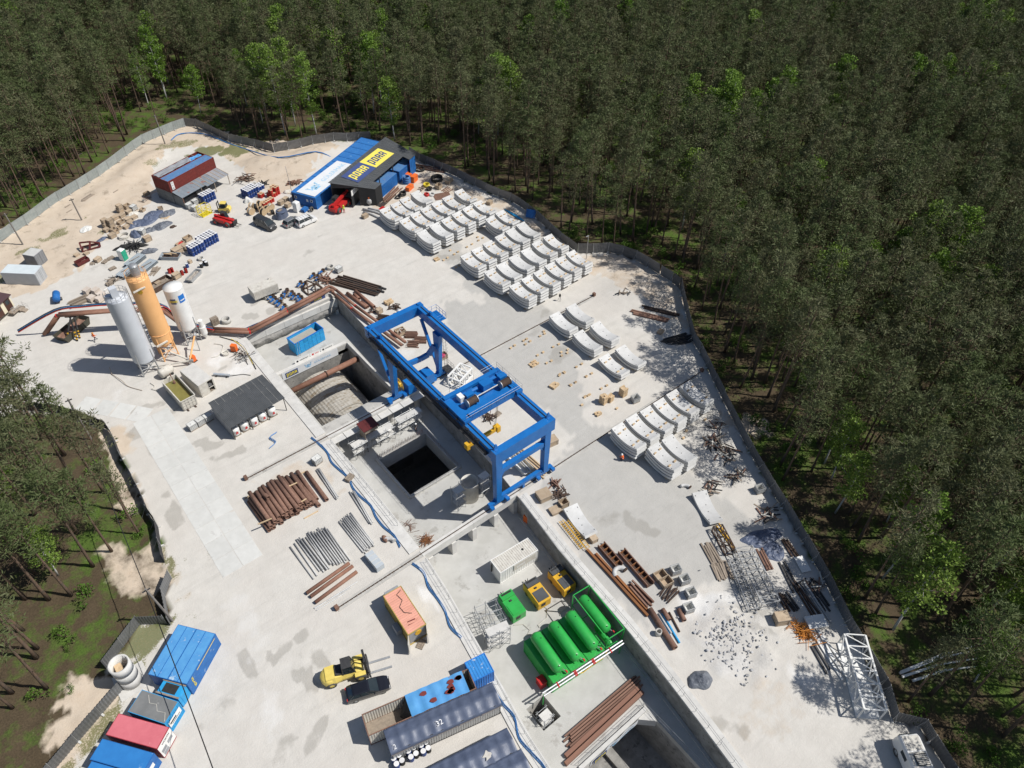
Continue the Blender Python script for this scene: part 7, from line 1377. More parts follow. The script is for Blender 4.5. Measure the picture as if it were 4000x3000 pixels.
for i,(x,y) in enumerate([(1670,1490),(1740,1450),(1805,1415)]): ibc('C',x,y,R(10),['dirty caged bulk container, outermost of the row by the dark-roofed store','clean white caged bulk container in the middle of the row of three','white caged bulk container touching the dark-roofed store'][i])
q=wg('C',2030,820); t_=thing('pump_unit','small orange pump box on the white slab','pump',(q.x,q.y,0),R(40)); part('body',MB().b0(-.35,.35,-.45,.45,.1,1.3),ORG,t_); part('base',MB().b0(-.5,.5,-.6,.6,0,.1),STEELD,t_)
q=wg('C',1675,905); t_=thing('pump_unit','small orange pump box at the screw conveyor joint','pump',(q.x,q.y,0),R(20)); part('body',MB().b0(-.3,.3,-.4,.4,.1,1.1),ORG,t_); part('base',MB().b0(-.4,.4,-.5,.5,0,.1),STEELD,t_)
q=wg('C',1950,850); t_=thing('mixing_tub','round dusty mixing tub near the orange pump','tub',(q.x,q.y,0)); part('tub',MB().lathe([(.5,0),(.6,.5),(.55,.5),(.45,.1),(.01,.1)],16),OFFW,t_,True); part('lid_handle',MB().bar((-.4,0,.55),(.4,0,.55),.06),STEELD,t_)
q=wg('C',1920,1040); t_=thing('grout_pump','blue-grey tubular grout pump lying on the white slab','pump',(q.x,q.y,0),R(-45)); part('barrel',MB().cyl((-1.3,0,.4),(1.3,0,.4),.2,n=10),mat('dusty_blue',(.30,.36,.44),(.4,.42,.44),2,.6),t_); part('stand',MB().b0(-.9,-.8,-.3,.3,0,.3).b0(.8,.9,-.3,.3,0,.3),STEELD,t_); part('hose',MB().tube([(1.3,0,.4),(2.0,.4,.1),(3.2,.8,.06),(4.4,.7,.06)],.06,5),STEELD,t_)
# heaps of cables and tubes at the pit corner beside the white slab
for i,(pts,m,lab) in enumerate([([(1850,650),(2050,700),(2130,760),(2212,900)],PIPEG,'grey conduit snaking to the pit corner'),([(1900,700),(2080,760),(2150,860),(2212,980)],BLACK,'black hose snaking beside the grey conduit'),([(2000,720),(2110,800),(2190,940)],YELP,'yellowish hose at the pit corner'),([(1850,760),(1930,780),(1890,860),(1830,880)],OFFW,'pale hose curled on the white slab'),([(1300,1100),(1340,1130),(1310,1150),(1370,1170)],OFFW,'pale hose by the skip')]):
    tag(link('loose_hose',MB().tube(smooth([wg('C',x,y)+Vector((0,0,.08)) for x,y in pts]),.08,5).mesh('loose_hose',m)),lab,'hose')
pile('C',2100,860,26,2.6,(.07,.07),1.2,1.6,.4,[GALV,RUSTD,STEELD,OFFW],'tangle of rods, tubes and fittings on the pit corner','fittings_heap','scrap')
tag(link('dead_branch',MB().tube(smooth([wg('C',960,1020)+Vector((0,0,.1)),wg('C',1060,1090)+Vector((0,0,.3)),wg('C',1110,1130)+Vector((0,0,.1)),wg('C',1230,1165)+Vector((0,0,.08))]),.05,5).tube([wg('C',965,1000)+Vector((0,0,1.0)),wg('C',970,1030)],.05,5).mesh('dead_branch',WOODG)),'thin dead branch lying on the pale road','branch')
# ================================================================ VALVES, BEAMS AND PIPES BEHIND THE END WALL
for i,(x,y) in enumerate([(575,350),(595,370),(630,385),(645,405),(680,435),(700,300),(745,320),(765,345),(805,345),(825,365),(690,325),(660,360),(820,235),(860,240),(930,165),(1010,130),(970,185)]):
    q=w('D',x,y,.4); t_=thing('gate_valve','blue gate valve with a rusty flanged pipe end on a pallet','valve',(q.x,q.y,0),R(30+random.uniform(-20,20)),'gate valves behind the end wall')
    part('body',MB().b0(-.9,.1,-.16,.16,.2,.5),BLUEC,t_); part('flange_ring',MB().lathe([(.2,.2),(.34,.2),(.34,.6),(.2,.6),(.2,.2)],14,Tm(.35,0,0),cap=False),RUSTD,t_); part('pallet',MB().b0(-1.0,.8,-.4,.4,0,.14),WOODG,t_); part('actuator',MB().box((-.7,0,.6),(.3,.24,.25)),GALV,t_)
t_=thing('pyramid_frame','rusty pyramid-shaped steel frame with a square base','frame',tuple(w('D',930,290)),R(5))
for a,b in [((-1.5,-1,.15),(1.5,-1,.15)),((1.5,-1,.15),(1.5,1,.15)),((1.5,1,.15),(-1.5,1,.15)),((-1.5,1,.15),(-1.5,-1,.15)),((-1.5,-1,.15),(-.3,.9,1.7)),((-1.5,1,.15),(-.3,.9,1.7)),((1.5,-1,.15),(.4,-.6,1.4)),((1.5,1,.15),(.4,-.6,1.4)),((-.3,.9,1.7),(.4,-.6,1.4)),((0,-1,.15),(.4,-.6,1.4))]: part('member',MB().bar(a,b,.2),RUSTD,t_)
pile('D',1050,215,34,1.8,(.14,.12),1.5,1.6,.7,RUST,'spiky heap of short rusty rail pieces','rail_scrap','scrap'); ring('D',1085,110,.65,.6,'pale concrete ring at the corner of the beam store'); ibc('D',1160,135,R(10),'white caged bulk container beside the concrete ring')
bars('D',1320,260,12,9.0,(.24,.2),R(-62),2.6,[RUSTD][0],'bundle of long dark steel beams behind the pit corner',layers=2,jit=.02); bars('D',1380,255,3,9.0,(.3,.25),R(-62),.9,STEELD,'black box beams along the outside of the beam bundle',jit=.015); bars('D',1400,285,2,6.0,(.3,.3),R(-62),.5,STEELD,'short pair of black beams beside the bundle',jit=.01)
for i,(x0,y0,x1,y1,r_) in enumerate([(1230,320,1400,445,.3),(1290,330,1335,370,.3),(1300,300,1465,440,.3),(1350,395,1410,440,.3)]): p0,p1=w('D',x0,y0,.3),w('D',x1,y1,.3); tag(link('steel_pipe',MB().pipe(p0,p1,r_,.03,14).mesh('steel_pipe',PIPEB,True)),'brown steel pipe lying beside the beam bundle','pipe','brown pipes by the beam bundle')
pile('D',1440,480,16,1.2,(.12,.1),1.0,.8,.4,[RUST,STEELD],'small scrap of brackets at the pipe ends','bracket_scrap','scrap'); pile('D',1640,450,14,1.3,(.12,.14),1.0,.8,.6,RUSTD,'upright dark brackets by the blue drum','bracket_scrap','scrap'); crate('D',1510,490,1.0,.8,.9,R(10),'dark steel box by the pipe ends')
barrel(*wg('D',1680,505),DRW,DRB,'white drum with a bright blue cover','')if False else tag(link('barrel',DRW,None,tuple(w('D',1680,505)),0,(1.4,1.4,1.1)),'white drum with a bright blue cover behind the crane end','barrel'); heap('D',1682,490,.45,.45,.3,0,CYAN,'bright blue cover on the white drum','cover','drum_cover',61,z=1.0)
def raillot(k,x,y,yw,n,L,label,m=RUST,z=None): return bars(k,x,y,n,L,(.14,.16),R(yw),1.2,m,label,'rail_bundle','steel',layers=3,jit=.02,z=z,pname='rail')
raillot('D',1540,545,-50,15,1.9,'rolled-up dark rail bundle near the blue drum',RUSTD); raillot('D',1785,690,-40,15,2.0,'short rusty rail bundle beside the crane leg'); raillot('D',1865,735,-40,15,2.0,'second short rusty rail bundle beside the crane leg'); raillot('D',1800,770,-40,12,1.8,'low rusty rail bundle under the crane tie')
crate('D',1690,675,1.6,1.2,1.0,R(-5),'grey metal crate filled with couplings',open_=True); pile('D',1690,660,10,.6,(.12,.12),.5,.4,.3,[OFFW,RUST],'couplings heaped in the metal crate','couplings','parts',z=.9); crate('D',2060,880,1.2,1.0,.9,R(-5),'open plywood box with pink sacks behind the crane leg',open_=True); heap('D',2055,862,.5,.45,.4,0,mat('pink_sack',(.6,.05,.15),None,3,.6),'pink sacks in the plywood box','sacks','pink_sacks',62,z=.7); crate('D',1985,850,.9,.7,.3,R(10),'low crate with pink sacks by the crane ladder')
# ================================================================ PIT AND RIGHT-HAND YARD
# round tank with scaffold by the shaft
q=w('F',965,1420,ZF); t_=thing('round_tank','round white open tank wrapped in scaffold beside the shaft','tank',(q.x,q.y,ZF)); part('shell',MB().lathe([(1.25,0),(1.25,3.6),(1.3,3.7),(1.15,3.7),(1.12,2.4),(.01,2.4)],24),OFFW,t_,True)
def scaffold(name,label,c,nx,ny,nz,yw,bay=1.4,lift=1.3,m=GALV):
    t_=thing(name,label,'scaffold',c,yw)
    for i in range(nx+1):
        for j in range(ny+1): part('standard',MB().cyl((i*bay,j*bay,0),(i*bay,j*bay,nz*lift+.6),.035,n=5),m,t_)
    for k in range(1,nz+1):
        for j in range(ny+1): part('ledger',MB().cyl((-.2,j*bay,k*lift),(nx*bay+.2,j*bay,k*lift),.035,n=5),m,t_)
        for i in range(nx+1): part('transom',MB().cyl((i*bay,-.2,k*lift),(i*bay,ny*bay+.2,k*lift),.035,n=5),m,t_)
        for i in range(nx): part('brace',MB().cyl((i*bay,0,(k-1)*lift),((i+1)*bay,0,k*lift),.03,n=5),m,t_)
        part('deck_board',MB().b0(0,nx*bay,.05,bay*.8,k*lift+.04,k*lift+.09),CONCW,t_)
    return t_
scaffold('scaffold_tower','light scaffold tower on the shaft side of the round tank',(q.x-2.9,q.y-1.0,ZF),1,1,3,0); scaffold('scaffold_tower','light scaffold tower on the rail side of the round tank',(q.x+1.4,q.y-1.2,ZF),1,1,3,0)
scaffold('scaffold_bay','long scaffold under the crane rail above the shaft',(27.5,69.2,ZF),5,1,2,0); scaffold('scaffold_bay','scaffold beside the maroon-roofed cabin',(35.5,69.3,ZF),3,1,2,0)
q=w('F',180,720,-.2); cb3=thing('control_cabin','small cabin with a maroon roof raised on legs over the pit','cabin',(30.9,70.4,0)); part('roof',MB().b0(-1.3,1.3,-1.1,1.1,.9,1.0),MAROON,cb3); part('wall',MB().b0(-1.1,1.1,.9,.95,-1.3,.9).b0(-1.1,-1.05,-.9,.9,-1.3,.9).b0(-1.05,1.1,-.95,-.9,.2,.9),WOODG,cb3); part('floor',MB().b0(-1.2,1.2,-1,1,-1.4,-1.3),WOODG,cb3); part('leg',MB().bar((-1.1,-.9,ZF),(-1.1,-.9,-1.3),.1).bar((1.1,-.9,ZF),(1.1,-.9,-1.3),.1),STEELD,cb3)
rbm_=MB()
for i in range(60): x=SX0+8.3*i/60; rbm_.cyl((x,SY1+.2+.2*(i%2),ZF+.25),(x+random.uniform(-.1,.1),SY1+.2+.2*(i%2),ZF+1.2),.02,n=3)
for i in range(36): y=SY0+8.4*i/36; rbm_.cyl((SX1+.2,y,ZF+.25),(SX1+.2,y+random.uniform(-.1,.1),ZF+1.0),.02,n=3)
o=link('rebar_starters',rbm_.mesh('rebar_starters',RUST)); o['kind']='stuff'
def hrail(pts,label,m=GALV): t_=thing('guard_rail',label,'railing'); [part('rail_bay',rails(MB(),[a,b],1.05,2.0,.022),m,t_) for a,b in zip(pts[:-1],pts[1:])]
hrail([(RX(Y)+.3,Y,.22) for Y in range(46,-2,-6)],'thin guard rail along the retaining wall coping'); hrail([(LX(Y)-.4,Y,.14) for Y in range(46,8,-6)],'thin guard rail along the pit edge beside the containers'); hrail([(LX(Y)-.4,Y,.14) for Y in range(71,48,-6)],'thin guard rail along the pit edge beside the pipe stacks'); hrail([(SX0-.3,SY0-.5,ZF),(SX1+.4,SY0-.5,ZF)],'guard rail on the near side of the square shaft'); hrail([(TX0,TY+.2,ZF),(TX1,TY+.2,ZF),(TX1+.3,6,ZF),(TX1+.2,-2,ZF)],'guard rail around the lower trench mouth')
for pts,lab in [([(LX(Y)-1.9+.25*math.sin(Y),Y,.12) for Y in range(74,48,-2)],'bright blue hose run along the pit edge by the pipe stacks'),([(LX(Y)-1.7+.3*math.sin(Y*1.3),Y,.12) for Y in range(47,33,-2)],'bright blue hose run from the rail to the salmon container'),([(LX(Y)-.9+.35*math.sin(Y*1.1),Y,.22) for Y in range(28,10,-2)],'bright blue hose run beside the tarped containers'),([wg('H',x,y)+Vector((0,0,.15)) for x,y in ((780,230),(830,180),(780,140),(840,95))],'bright blue hose curl beside a white box')]:
    t_=thing('blue_hose',lab,'hose')
    for k in range(2): part('hose_line',MB().tube(smooth([Vector(p)+Vector((.18*k,.1*k,0)) for p in pts]),.055,5),HOSE,t_)
tag(link('blue_hose',MB().tube(smooth([wg('A',1480,330)+Vector((0,0,.1)),wg('A',1560,275)+Vector((0,0,.1)),wg('A',1760,275)+Vector((0,0,.1)),wg('A',1960,350)+Vector((0,0,.1)),wg('B',150,300)+Vector((0,0,.1)),wg('B',420,370)+Vector((0,0,.15)),wg('B',740,320)+Vector((0,0,.15)),wg('B',900,385)+Vector((0,0,.1))]),.14,5).mesh('blue_hose',HOSE)),'long blue hose snaking over the sand bank below the fence','hose')
bars('N',350,1170,10,11.0,(.2,.2),R(-1),1.2,RUST,'bundle of long rusty beams laid across the slab above the trench',layers=2,jit=.005,z=ZF,lenj=.04); bars('N',330,1310,2,12.0,(.45,.5),R(1),.6,PIPEB,'pair of thick brown beams at the slab edge',jit=.004,z=ZF,lenj=.03)
pile('I',1030,360,60,1.5,(.035,.035),.8,.7,.6,RUSTO,'tangled heap of rusty rebar on the pit floor','rebar_heap','rebar',z=ZF); pile('I',890,240,18,1.6,(.03,.03),.4,.9,.2,RUST,'loose rusty bars at the pit edge','rebar_heap','rebar',z=ZF)
q=w('I',1900,195,ZF); t_=thing('power_cabinet','orange power cabinet below the retaining wall','cabinet',(q.x,q.y,ZF),R(10)); part('body',MB().b0(-.4,.4,-.4,.4,.1,1.6),ORG,t_); part('plinth',MB().b0(-.45,.45,-.45,.45,0,.1),STEELD,t_)
st2=scaffold('stair_tower','tangled grey scaffold stair tower between pit edge and floor',(24.6,33.0,ZF),2,3,3,R(-14)); scaffold('stair_scaffold','scaffold stair frame rising out of the square hole',(HX0+.3,HY0+.3,ZF-4),1,1,4,0,1.3)
ibc('H',1195,345,R(10),'white caged bulk container beside the pit edge hoses'); pallet('H',1475,490,R(20),'stack of pale pallets beside the blue hose',4); pallet('M',985,590,R(30),'pallet lying at the salmon container doors')
for i,(x,y) in enumerate([(755,1590),(800,1562),(778,1637),(825,1607),(880,1527),(925,1497),(902,1577),(945,1547),(990,1477),(1030,1452),(1008,1527),(1050,1500)]): barrel(*w('M',x,y+10),DRK if i%2 else DRB,LIDM,'dark drum with a shiny silver lid beside the tarped container','silver-lidded drums by the tarps')
# walers, beams and pipes beside the wall
def waler(k,A,B,lab):
    a,b=wg(k,*A),wg(k,*B); L=(b-a).length; t_=thing('waler_frame',lab,'steel frame',(a.x,a.y,0),yaw(a,b))
    for y in (-.5,.5): part('flange_beam',MB().b0(0,L,y-.06,y+.06,.02,.6),RUST,t_)
    for i in range(int(L/.75)): part('stiffener',MB().b0(.2+i*.75,.26+i*.75,-.44,.44,.04,.55),RUSTO,t_)
    part('web',MB().b0(0,L,-.44,.44,.0,.04),RUSTD,t_)
waler('J',(1430,290),(1590,475),'rusty cellular steel waler beside the dark elbow'); waler('J',(1605,345),(1860,640),'long rusty cellular steel waler, outer of the two')
bars('J',1570,590,2,10.5,(.3,.35),R(-93),.5,RUSTO,'long orange-brown beam beside the walers',jit=.01); bars('J',1770,720,6,3.4,(.2,.25),R(-93),1.0,RUST,'short bundle of rusty beams at the waler end',layers=2,jit=.03)
q=wg('J',1600,540); t_=thing('pipe_elbow','dark grey double pipe elbow beside the walers','pipe',(q.x,q.y,0)); part('elbow',MB().tube([(.8*math.cos(a*.25),.8*math.sin(a*.25),.3) for a in range(13)],.3,10),PIPEG,t_,True); part('collar',MB().cyl((.8,-.1,.3),(.8,.05,.3),.36,n=12),RUSTD,t_)
for x0,y0,x1,y1,r_,m,lab in [(1850,850,2070,1190,.36,RUST,'thick rusty pipe lying beside the blue pipes'),(1905,900,2030,1080,.13,CYAN,'blue plastic pipe next to the thick rusty pipe'),(1960,880,2110,1135,.13,CYAN,'long blue plastic pipe, outer of the blue ones'),(1930,880,2040,1050,.11,PIPEG,'grey tube between the blue pipes'),(1960,850,2020,945,.3,RUST,'short rusty pipe above the blue pipes'),(2020,870,2110,1040,.12,RUSTD,'thin dark tube beside the short rusty pipe'),(2100,850,2150,950,.3,RUST,'rusty pipe elbow piece beside the open bulk container')]:
    p0,p1=wg('J',x0,y0)+Vector((0,0,r_)),wg('J',x1,y1)+Vector((0,0,r_)); tag(link('steel_pipe',MB().pipe(p0,p1,r_,.03,12).mesh('steel_pipe',m,True)),lab,'pipe')
for i,(x,y) in enumerate([(2070,520),(2145,605),(2200,720),(2180,850)]): ibc('J',x,y,R(-20),['open bulk container with a green tint beside the rusty racks','open white bulk container, second in the line','open bulk container filled with pale rubble','cut-down bulk container by the rusty elbow'][i],open_=True)
crate('J',1940,565,1.5,1.1,.8,R(-10),'rusty steel basket beside the open bulk containers',open_=True); crate('J',1990,620,1.5,1.1,.8,R(-10),'second rusty steel basket beside the open bulk containers',open_=True); bars('J',2020,705,10,2.4,(.12,.14),R(10),1.4,RUSTD,'rack of short dark rails below the baskets',layers=2); ring('J',1925,1055,.38,.8,'small pale concrete ring beside the thick rusty pipe')
q=wg('J',1180,205); t_=thing('ladder_stack','pair of yellow steel ladders lying on the wall coping','ladder',(q.x,q.y,.25),R(-97))
for k in range(2):
    for y in (-.3,.3): part('stile',MB().b0(-2.6+k*.5,2.4+k*.5,y-.03+k*.5,y+.03+k*.5,.02+.12*k,.1+.12*k),YEL,t_)
    for i in range(14): part('rung',MB().b0(-2.4+i*.36+k*.5,-2.35+i*.36+k*.5,-.3+k*.5,.3+k*.5,.04+.12*k,.08+.12*k),YEL,t_)
for k,x,y,a,b,c,lab in [('F',1600,1420,1.8,1.6,.9,'timber pallet box under the crane corner'),('F',1770,1490,1.2,1.0,.9,'open plywood box with red straps by the wall'),('F',1700,1540,1.5,1.2,.4,'slatted low crate beside the single segment'),('J',1365,245,.9,.9,.7,'small brown box between segment and walers'),('F',1650,960,2.2,1.3,1.0,'grey steel cage box behind the crane leg')]: crate(k,x,y,a,b,c,R(-10),lab,open_='open' in lab)
pile('F',1740,1400,22,1.8,(.12,.1),.9,.8,.3,RUSTD,'tangle of dark rusty brackets beside the pallet box','bracket_scrap','scrap'); pile('F',1700,1310,16,1.4,(.14,.12),.6,.6,.5,RUST,'rusty bracket heap at the crane corner','bracket_scrap','scrap'); bars('F',1490,1120,8,6.0,(.16,.1),R(-88),1.2,WOOD,'long fresh timber planks under the crane','timber_planks','timber',layers=2,pname='plank',jit=.02)
skip('F',1345,1110,6.5,1.1,.7,R(-92),WHITE,'long white steel trough under the crane frame'); skip('F',1420,1130,5.0,.9,.6,R(-92),OFFW,'second pale steel trough beside the white one')
pile('F',1130,740,20,1.5,(.1,.1),.8,.7,.6,RUSTD,'dark rusty steel heap under the trolley','steel_scrap','scrap'); pallet('F',1200,710,R(10),'pale pallet beside the dark steel heap',2)
for x,y in ((1020,720),(1055,705),(1090,690),(1115,670)): barrel(*wg('F',x,y),DRB,LIDM,'blue and white drum standing under the crane trolley','drums under the trolley')
def lattice(name,label,c,yw,L,W,H,m,n,sec=.09,floor=None):
    t_=thing(name,label,'lattice frame',c,yw)
    for y in (-W/2,W/2):
        for z in (.1,H): part('chord',MB().bar((-L/2,y,z),(L/2,y,z),sec*1.5),m,t_)
    for i in range(n+1):
        x=-L/2+L*i/n
        for y in (-W/2,W/2): part('post',MB().bar((x,y,.1),(x,y,H),sec),m,t_)
        part('cross_bar',MB().bar((x,-W/2,H),(x,W/2,H),sec),m,t_); part('cross_bar',MB().bar((x,-W/2,.1),(x,W/2,.1),sec),m,t_)
        if i<n:
            for y in (-W/2,W/2): part('diagonal',MB().bar((x,y,.1 if i%2 else H),(x+L/n,y,H if i%2 else .1),sec*.9),m,t_)
            part('diagonal',MB().bar((x,-W/2,H),(x+L/n,W/2,H),sec*.8),m,t_)
    if floor: part('floor_sheet',MB().b0(-L/2,L/2,-W/2+.1,W/2-.1,.12,.18),floor,t_)
    return t_
q=w('O',805,860,1.2); lattice('lattice_box','large white lattice box frame standing against the dark fence',(q.x,q.y,0),R(-133),8.6,2.4,2.4,WHITE,6,.13,WHITE)
q=w('K',1000,780,.8); lattice('lattice_truss','grey-white lattice mast sections stacked in tree shade',(q.x,q.y,0),R(-118),8.0,2.3,1.5,GALV,9,.07); q2=w('K',930,700,.3); lattice('lattice_truss','slim lattice mast section lying beside the larger stack',(q.x-2.0,q.y+.4,0),R(-121),7.0,1.1,.9,GALV,9,.06)
q=w('F',880,385,.6); lattice('machine_frame','white welded machine frame standing under the trolley',(q.x,q.y,0),R(20),3.6,2.2,1.7,WHITE,3,.16); q=w('K',720,470,.3); lattice('trestle_frame','open steel trestle with one yellow rail beside the lattice masts',(q.x,q.y,0),R(-115),4.0,1.3,1.0,RUSTD,3,.09)
bars('K',740,440,2,4.4,(.12,.12),R(-110),.4,YEL,'yellow steel rail lying against the trestle',jit=.05); heap('K',1050,440,3.2,1.3,.5,-.4,TARP,'long crumpled dark tarp beside the fence','tarp','tarp_heap',71); heap('K',1150,560,1.6,1.6,.4,.2,TARP,'spread dark tarp below the long one','tarp','tarp_heap',72); heap('N',1185,900,1.5,1.1,1.0,-.4,TARPG,'grey tarp bundle lying alone in the yard','tarp','tarp_heap',73)
for i,(x,y,L,n,m,lab) in enumerate([(620,590,3.4,5,WOODG,'timber frame lying beside the trestle'),(705,730,2.4,8,WOODG,'dark stacked timber sleepers by the lattice mast'),(1080,640,3.0,3,RUST,'three rusty tubes below the dark tarp'),(1290,790,4.0,3,STEELD,'dark beams beside the white sheet'),(1440,980,5.5,4,RUSTD,'long dark beams in shade by the fence'),(1500,990,6.0,2,GALV,'pale long beam beside the dark beams'),(1250,1010,2.5,3,RUSTD,'short dark rails below the lattice mast'),(1300,1000,2.4,3,STEELD,'short steel members beside the rails'),(1540,940,4.0,3,STEELD,'dark beams hard against the fence'),(1610,1400,7.0,4,WHITE,'long white steel beams beside the white lattice box'),(1560,1490,3.5,2,STEELD,'dark beam stub left of the white beams'),(1290,530,3.0,3,RUSTD,'dark tubes right of the tarp')]): bars('K',x,y,n,L,(.22,.18),R(-113+random.uniform(-6,6)),.25*n,m,lab,jit=.05)
solo('white_panel',MB().box((0,0,.25),(2.2,1.3,.08),0,R(4)),WHITE,'white sheet panel leaning in the shade by the fence','panel',loc=tuple(wg('K',1400,680)),rz=R(-115)); solo('precast_plate',MB().box((0,0,.3),(2.4,1.6,.3)),WHITE,'white precast plate beside the orange rods','plate',loc=tuple(wg('K',1515,1180)),rz=R(-30))
pile('K',1410,1260,70,2.2,(.05,.05),.8,1.5,.5,mat('orange_rod',(.62,.25,.04),(.5,.19,.03),3,.7,rnd=.2),'tangle of orange reinforcing rods','rod_heap','rebar',pname='rod'); crate('K',1210,1160,1.6,1.3,1.2,R(-30),'dark cube stack with pale blocks on top')
for k,x,y,n,lab in [('G',1300,960,46,'broad heap of scrap timber and beams by the fence'),('G',1400,1060,22,'scrap beams spilling from the timber heap'),('G',1480,1230,16,'dark scrap beams in the fence shade'),('G',1280,1330,18,'pale broken laths near the single segment'),('K',1120,250,20,'dark scrap plates under the trees'),('G',1320,800,10,'rusty brackets at the end of the segment row'),('K',1530,860,12,'branches and dark scrap against the fence')]: pile(k,x,y,n,2.2,(.16,.1),1.7,1.2,.5,[WOODG,STEELD,RUST,OFFW],lab,'scrap_heap','scrap',pname='piece')
ibc('G',1690,1370,R(-20),'empty caged bulk container in the fence shade',open_=True); ibc('G',620,590,R(-10),'small caged basket beside the timber stacks',open_=True); q=wg('G',1055,1370); t_=thing('pipe_bend','dark grey pipe bend lying in the shade','pipe',(q.x,q.y,0)); part('bend',MB().tube([(.9*math.cos(a*.2),.9*math.sin(a*.2),.25) for a in range(9)],.24,10),PIPEG,t_,True); part('flange',MB().cyl((.9,-.08,.25),(.9,.02,.25),.3,n=10),RUSTD,t_)
STONE=mat('broken_concrete',(.46,.46,.46),(.30,.30,.31),3,.9,rnd=.3); rg2=random.Random(5); sm_=[MB().lathe([(.01,-.3),(.55,-.22),(.7,.05),(.4,.3),(.01,.36)],6).mesh('stone',STONE) for _ in range(2)]
t_=thing('rubble_heap','spread heap of pale broken concrete lumps','rubble',tuple(px(2850,2490)))
for i in range(280):
    o=link('stone',sm_[i%2],t_,(rg2.gauss(0,1.6)+(1.2 if i%2 else -1),rg2.gauss(0,2.3),.12+.25*abs(rg2.gauss(0,.5))),rg2.uniform(0,6),(rg2.uniform(.1,.32),rg2.uniform(.1,.3),rg2.uniform(.1,.28)))
# concrete pipe column, poles and wires
q=gp(516,2660); t_=thing('pipe_column','tall column of stacked pale concrete pipes beside the fence','column',(q.x,q.y,0))
for k in range(3): part('pipe_ring',MB().lathe([(.95,k*1.45),(1.12,k*1.45),(1.12,k*1.45+1.42),(.95,k*1.45+1.42),(.95,k*1.45)],22,cap=False),CONCW,t_,True)
part('base_slab',MB().b0(-1.7,1.7,-1.7,1.7,-.05,.06),CONCW,t_); part('timber_fill',MB().b0(-.6,.1,-.7,.7,2.6,3.4),WOOD,t_)
tops=[]
for u,v,h,dx,lab in [(357,1716,8.5,0,'leaning timber power pole beside the black fabric fence'),(675,2425,8.0,-.6,'timber power pole at the corner of the blue containers'),(90,955,7.0,-.3,'timber pole on the sand by the mesh fence'),(645,562,7.0,-.2,'timber pole with a concrete stub at the mesh fence corner'),(320,860,5.0,-.2,'thin grey lamp pole on the sandy slope')]:
    q=gp(u,v); t_=thing('utility_pole',lab,'pole',(q.x,q.y,q.z)); part('shaft',MB().cyl((0,0,-.2),(dx,0,h),.15,.11,n=8),mat('pole_wood',(.24,.22,.20),(.18,.165,.15),2,.85),t_); part('cap_fitting',MB().box((dx,0,h-.3),(.9,.12,.12)),STEELD,t_); tops.append(q+Vector((dx,0,h-.2)))
for i,dy in enumerate((-.35,0,.35)):
    a,b=tops[0]+Vector((0,dy,0)),tops[1]+Vector((0,dy,0)); c=px(860,3080,7.0)+Vector((0,dy,0)); t_=thing('power_line','black overhead wire strung between the timber poles','wire',tuple(a),0,'overhead wires')
    for p0,p1 in ((a,b),(b,c)): part('span',MB().tube([p0.lerp(p1,k/10)-a-Vector((0,0,.5*math.sin(math.pi*k/10))) for k in range(11)],.025,4),BLACK,t_)
for i,(x0,y0,x1,y1) in enumerate([(1140,840,1850,600),(1150,880,1800,730),(1240,915,1780,800),(1130,850,1800,655)]):
    p0,p1=gp(3000+x0/2.212,2250+y0/2.212),gp(3000+x1/2.212,2250+y1/2.212); tag(link('fallen_birch',MB().tube([p0+Vector((0,0,.3)),p0.lerp(p1,.5)+Vector((.2,.2,.7)),p1+Vector((0,0,.6))],[.16,.13,.06],7).mesh('fallen_birch',WHITE)),'white fallen birch stem lying in the wood beyond the fence','fallen tree','fallen birch stems')
# ================================================================ TREES
PINEB=mat('pine_bark',(.16,.10,.065),(.09,.07,.055),2.0,.9,rnd=.15,bump=.3)
BIRB=mat('birch_bark',(.60,.59,.56),(.42,.41,.39),2.5,.8,c3=(.05,.05,.05),s3=6,th3=.62,streak=(1,1,.6))
def leafmat(name,c1,c2,c3):
    m=bpy.data.materials.new(name); m.use_nodes=True; t=m.node_tree; N=t.nodes; Lk=t.links.new; b=N['Principled BSDF']
    b.inputs['Roughness'].default_value=.65; b.inputs['Specular IOR Level'].default_value=.2
    tc=N.new('ShaderNodeTexCoord'); n=N.new('ShaderNodeTexNoise'); n.inputs['Scale'].default_value=.9; n.inputs['Detail'].default_value=5; Lk(tc.outputs['Object'],n.inputs['Vector'])
    r=N.new('ShaderNodeMapRange'); r.inputs[1].default_value=.35; r.inputs[2].default_value=.65; Lk(n.outputs['Fac'],r.inputs[0])
    x=N.new('ShaderNodeMix'); x.data_type='RGBA'; x.inputs[6].default_value=(*c1,1); x.inputs[7].default_value=(*c2,1); Lk(r.outputs[0],x.inputs[0])
    oi=N.new('ShaderNodeObjectInfo'); y=N.new('ShaderNodeMix'); y.data_type='RGBA'; y.inputs[7].default_value=(*c3,1); Lk(x.outputs[2],y.inputs[6])
    mm=N.new('ShaderNodeMapRange'); mm.inputs[3].default_value=0; mm.inputs[4].default_value=.75; Lk(oi.outputs['Random'],mm.inputs[0]); Lk(mm.outputs[0],y.inputs[0])
    Lk(y.outputs[2],b.inputs['Base Color'])
    tr=N.new('ShaderNodeBsdfTranslucent'); Lk(y.outputs[2],tr.inputs[0]); ms=N.new('ShaderNodeMixShader'); ms.inputs[0].default_value=.22
    Lk(b.outputs[0],ms.inputs[1]); Lk(tr.outputs[0],ms.inputs[2]); Lk(ms.outputs[0],N['Material Output'].inputs[0]); return m
NEED=leafmat('pine_needles',(.095,.135,.045),(.115,.14,.06),(.145,.14,.08))
LEAF=leafmat('birch_leaves',(.16,.27,.04),(.115,.21,.03),(.20,.28,.06))
BUSH=leafmat('undergrowth_leaves',(.085,.17,.022),(.06,.12,.018),(.12,.20,.035))
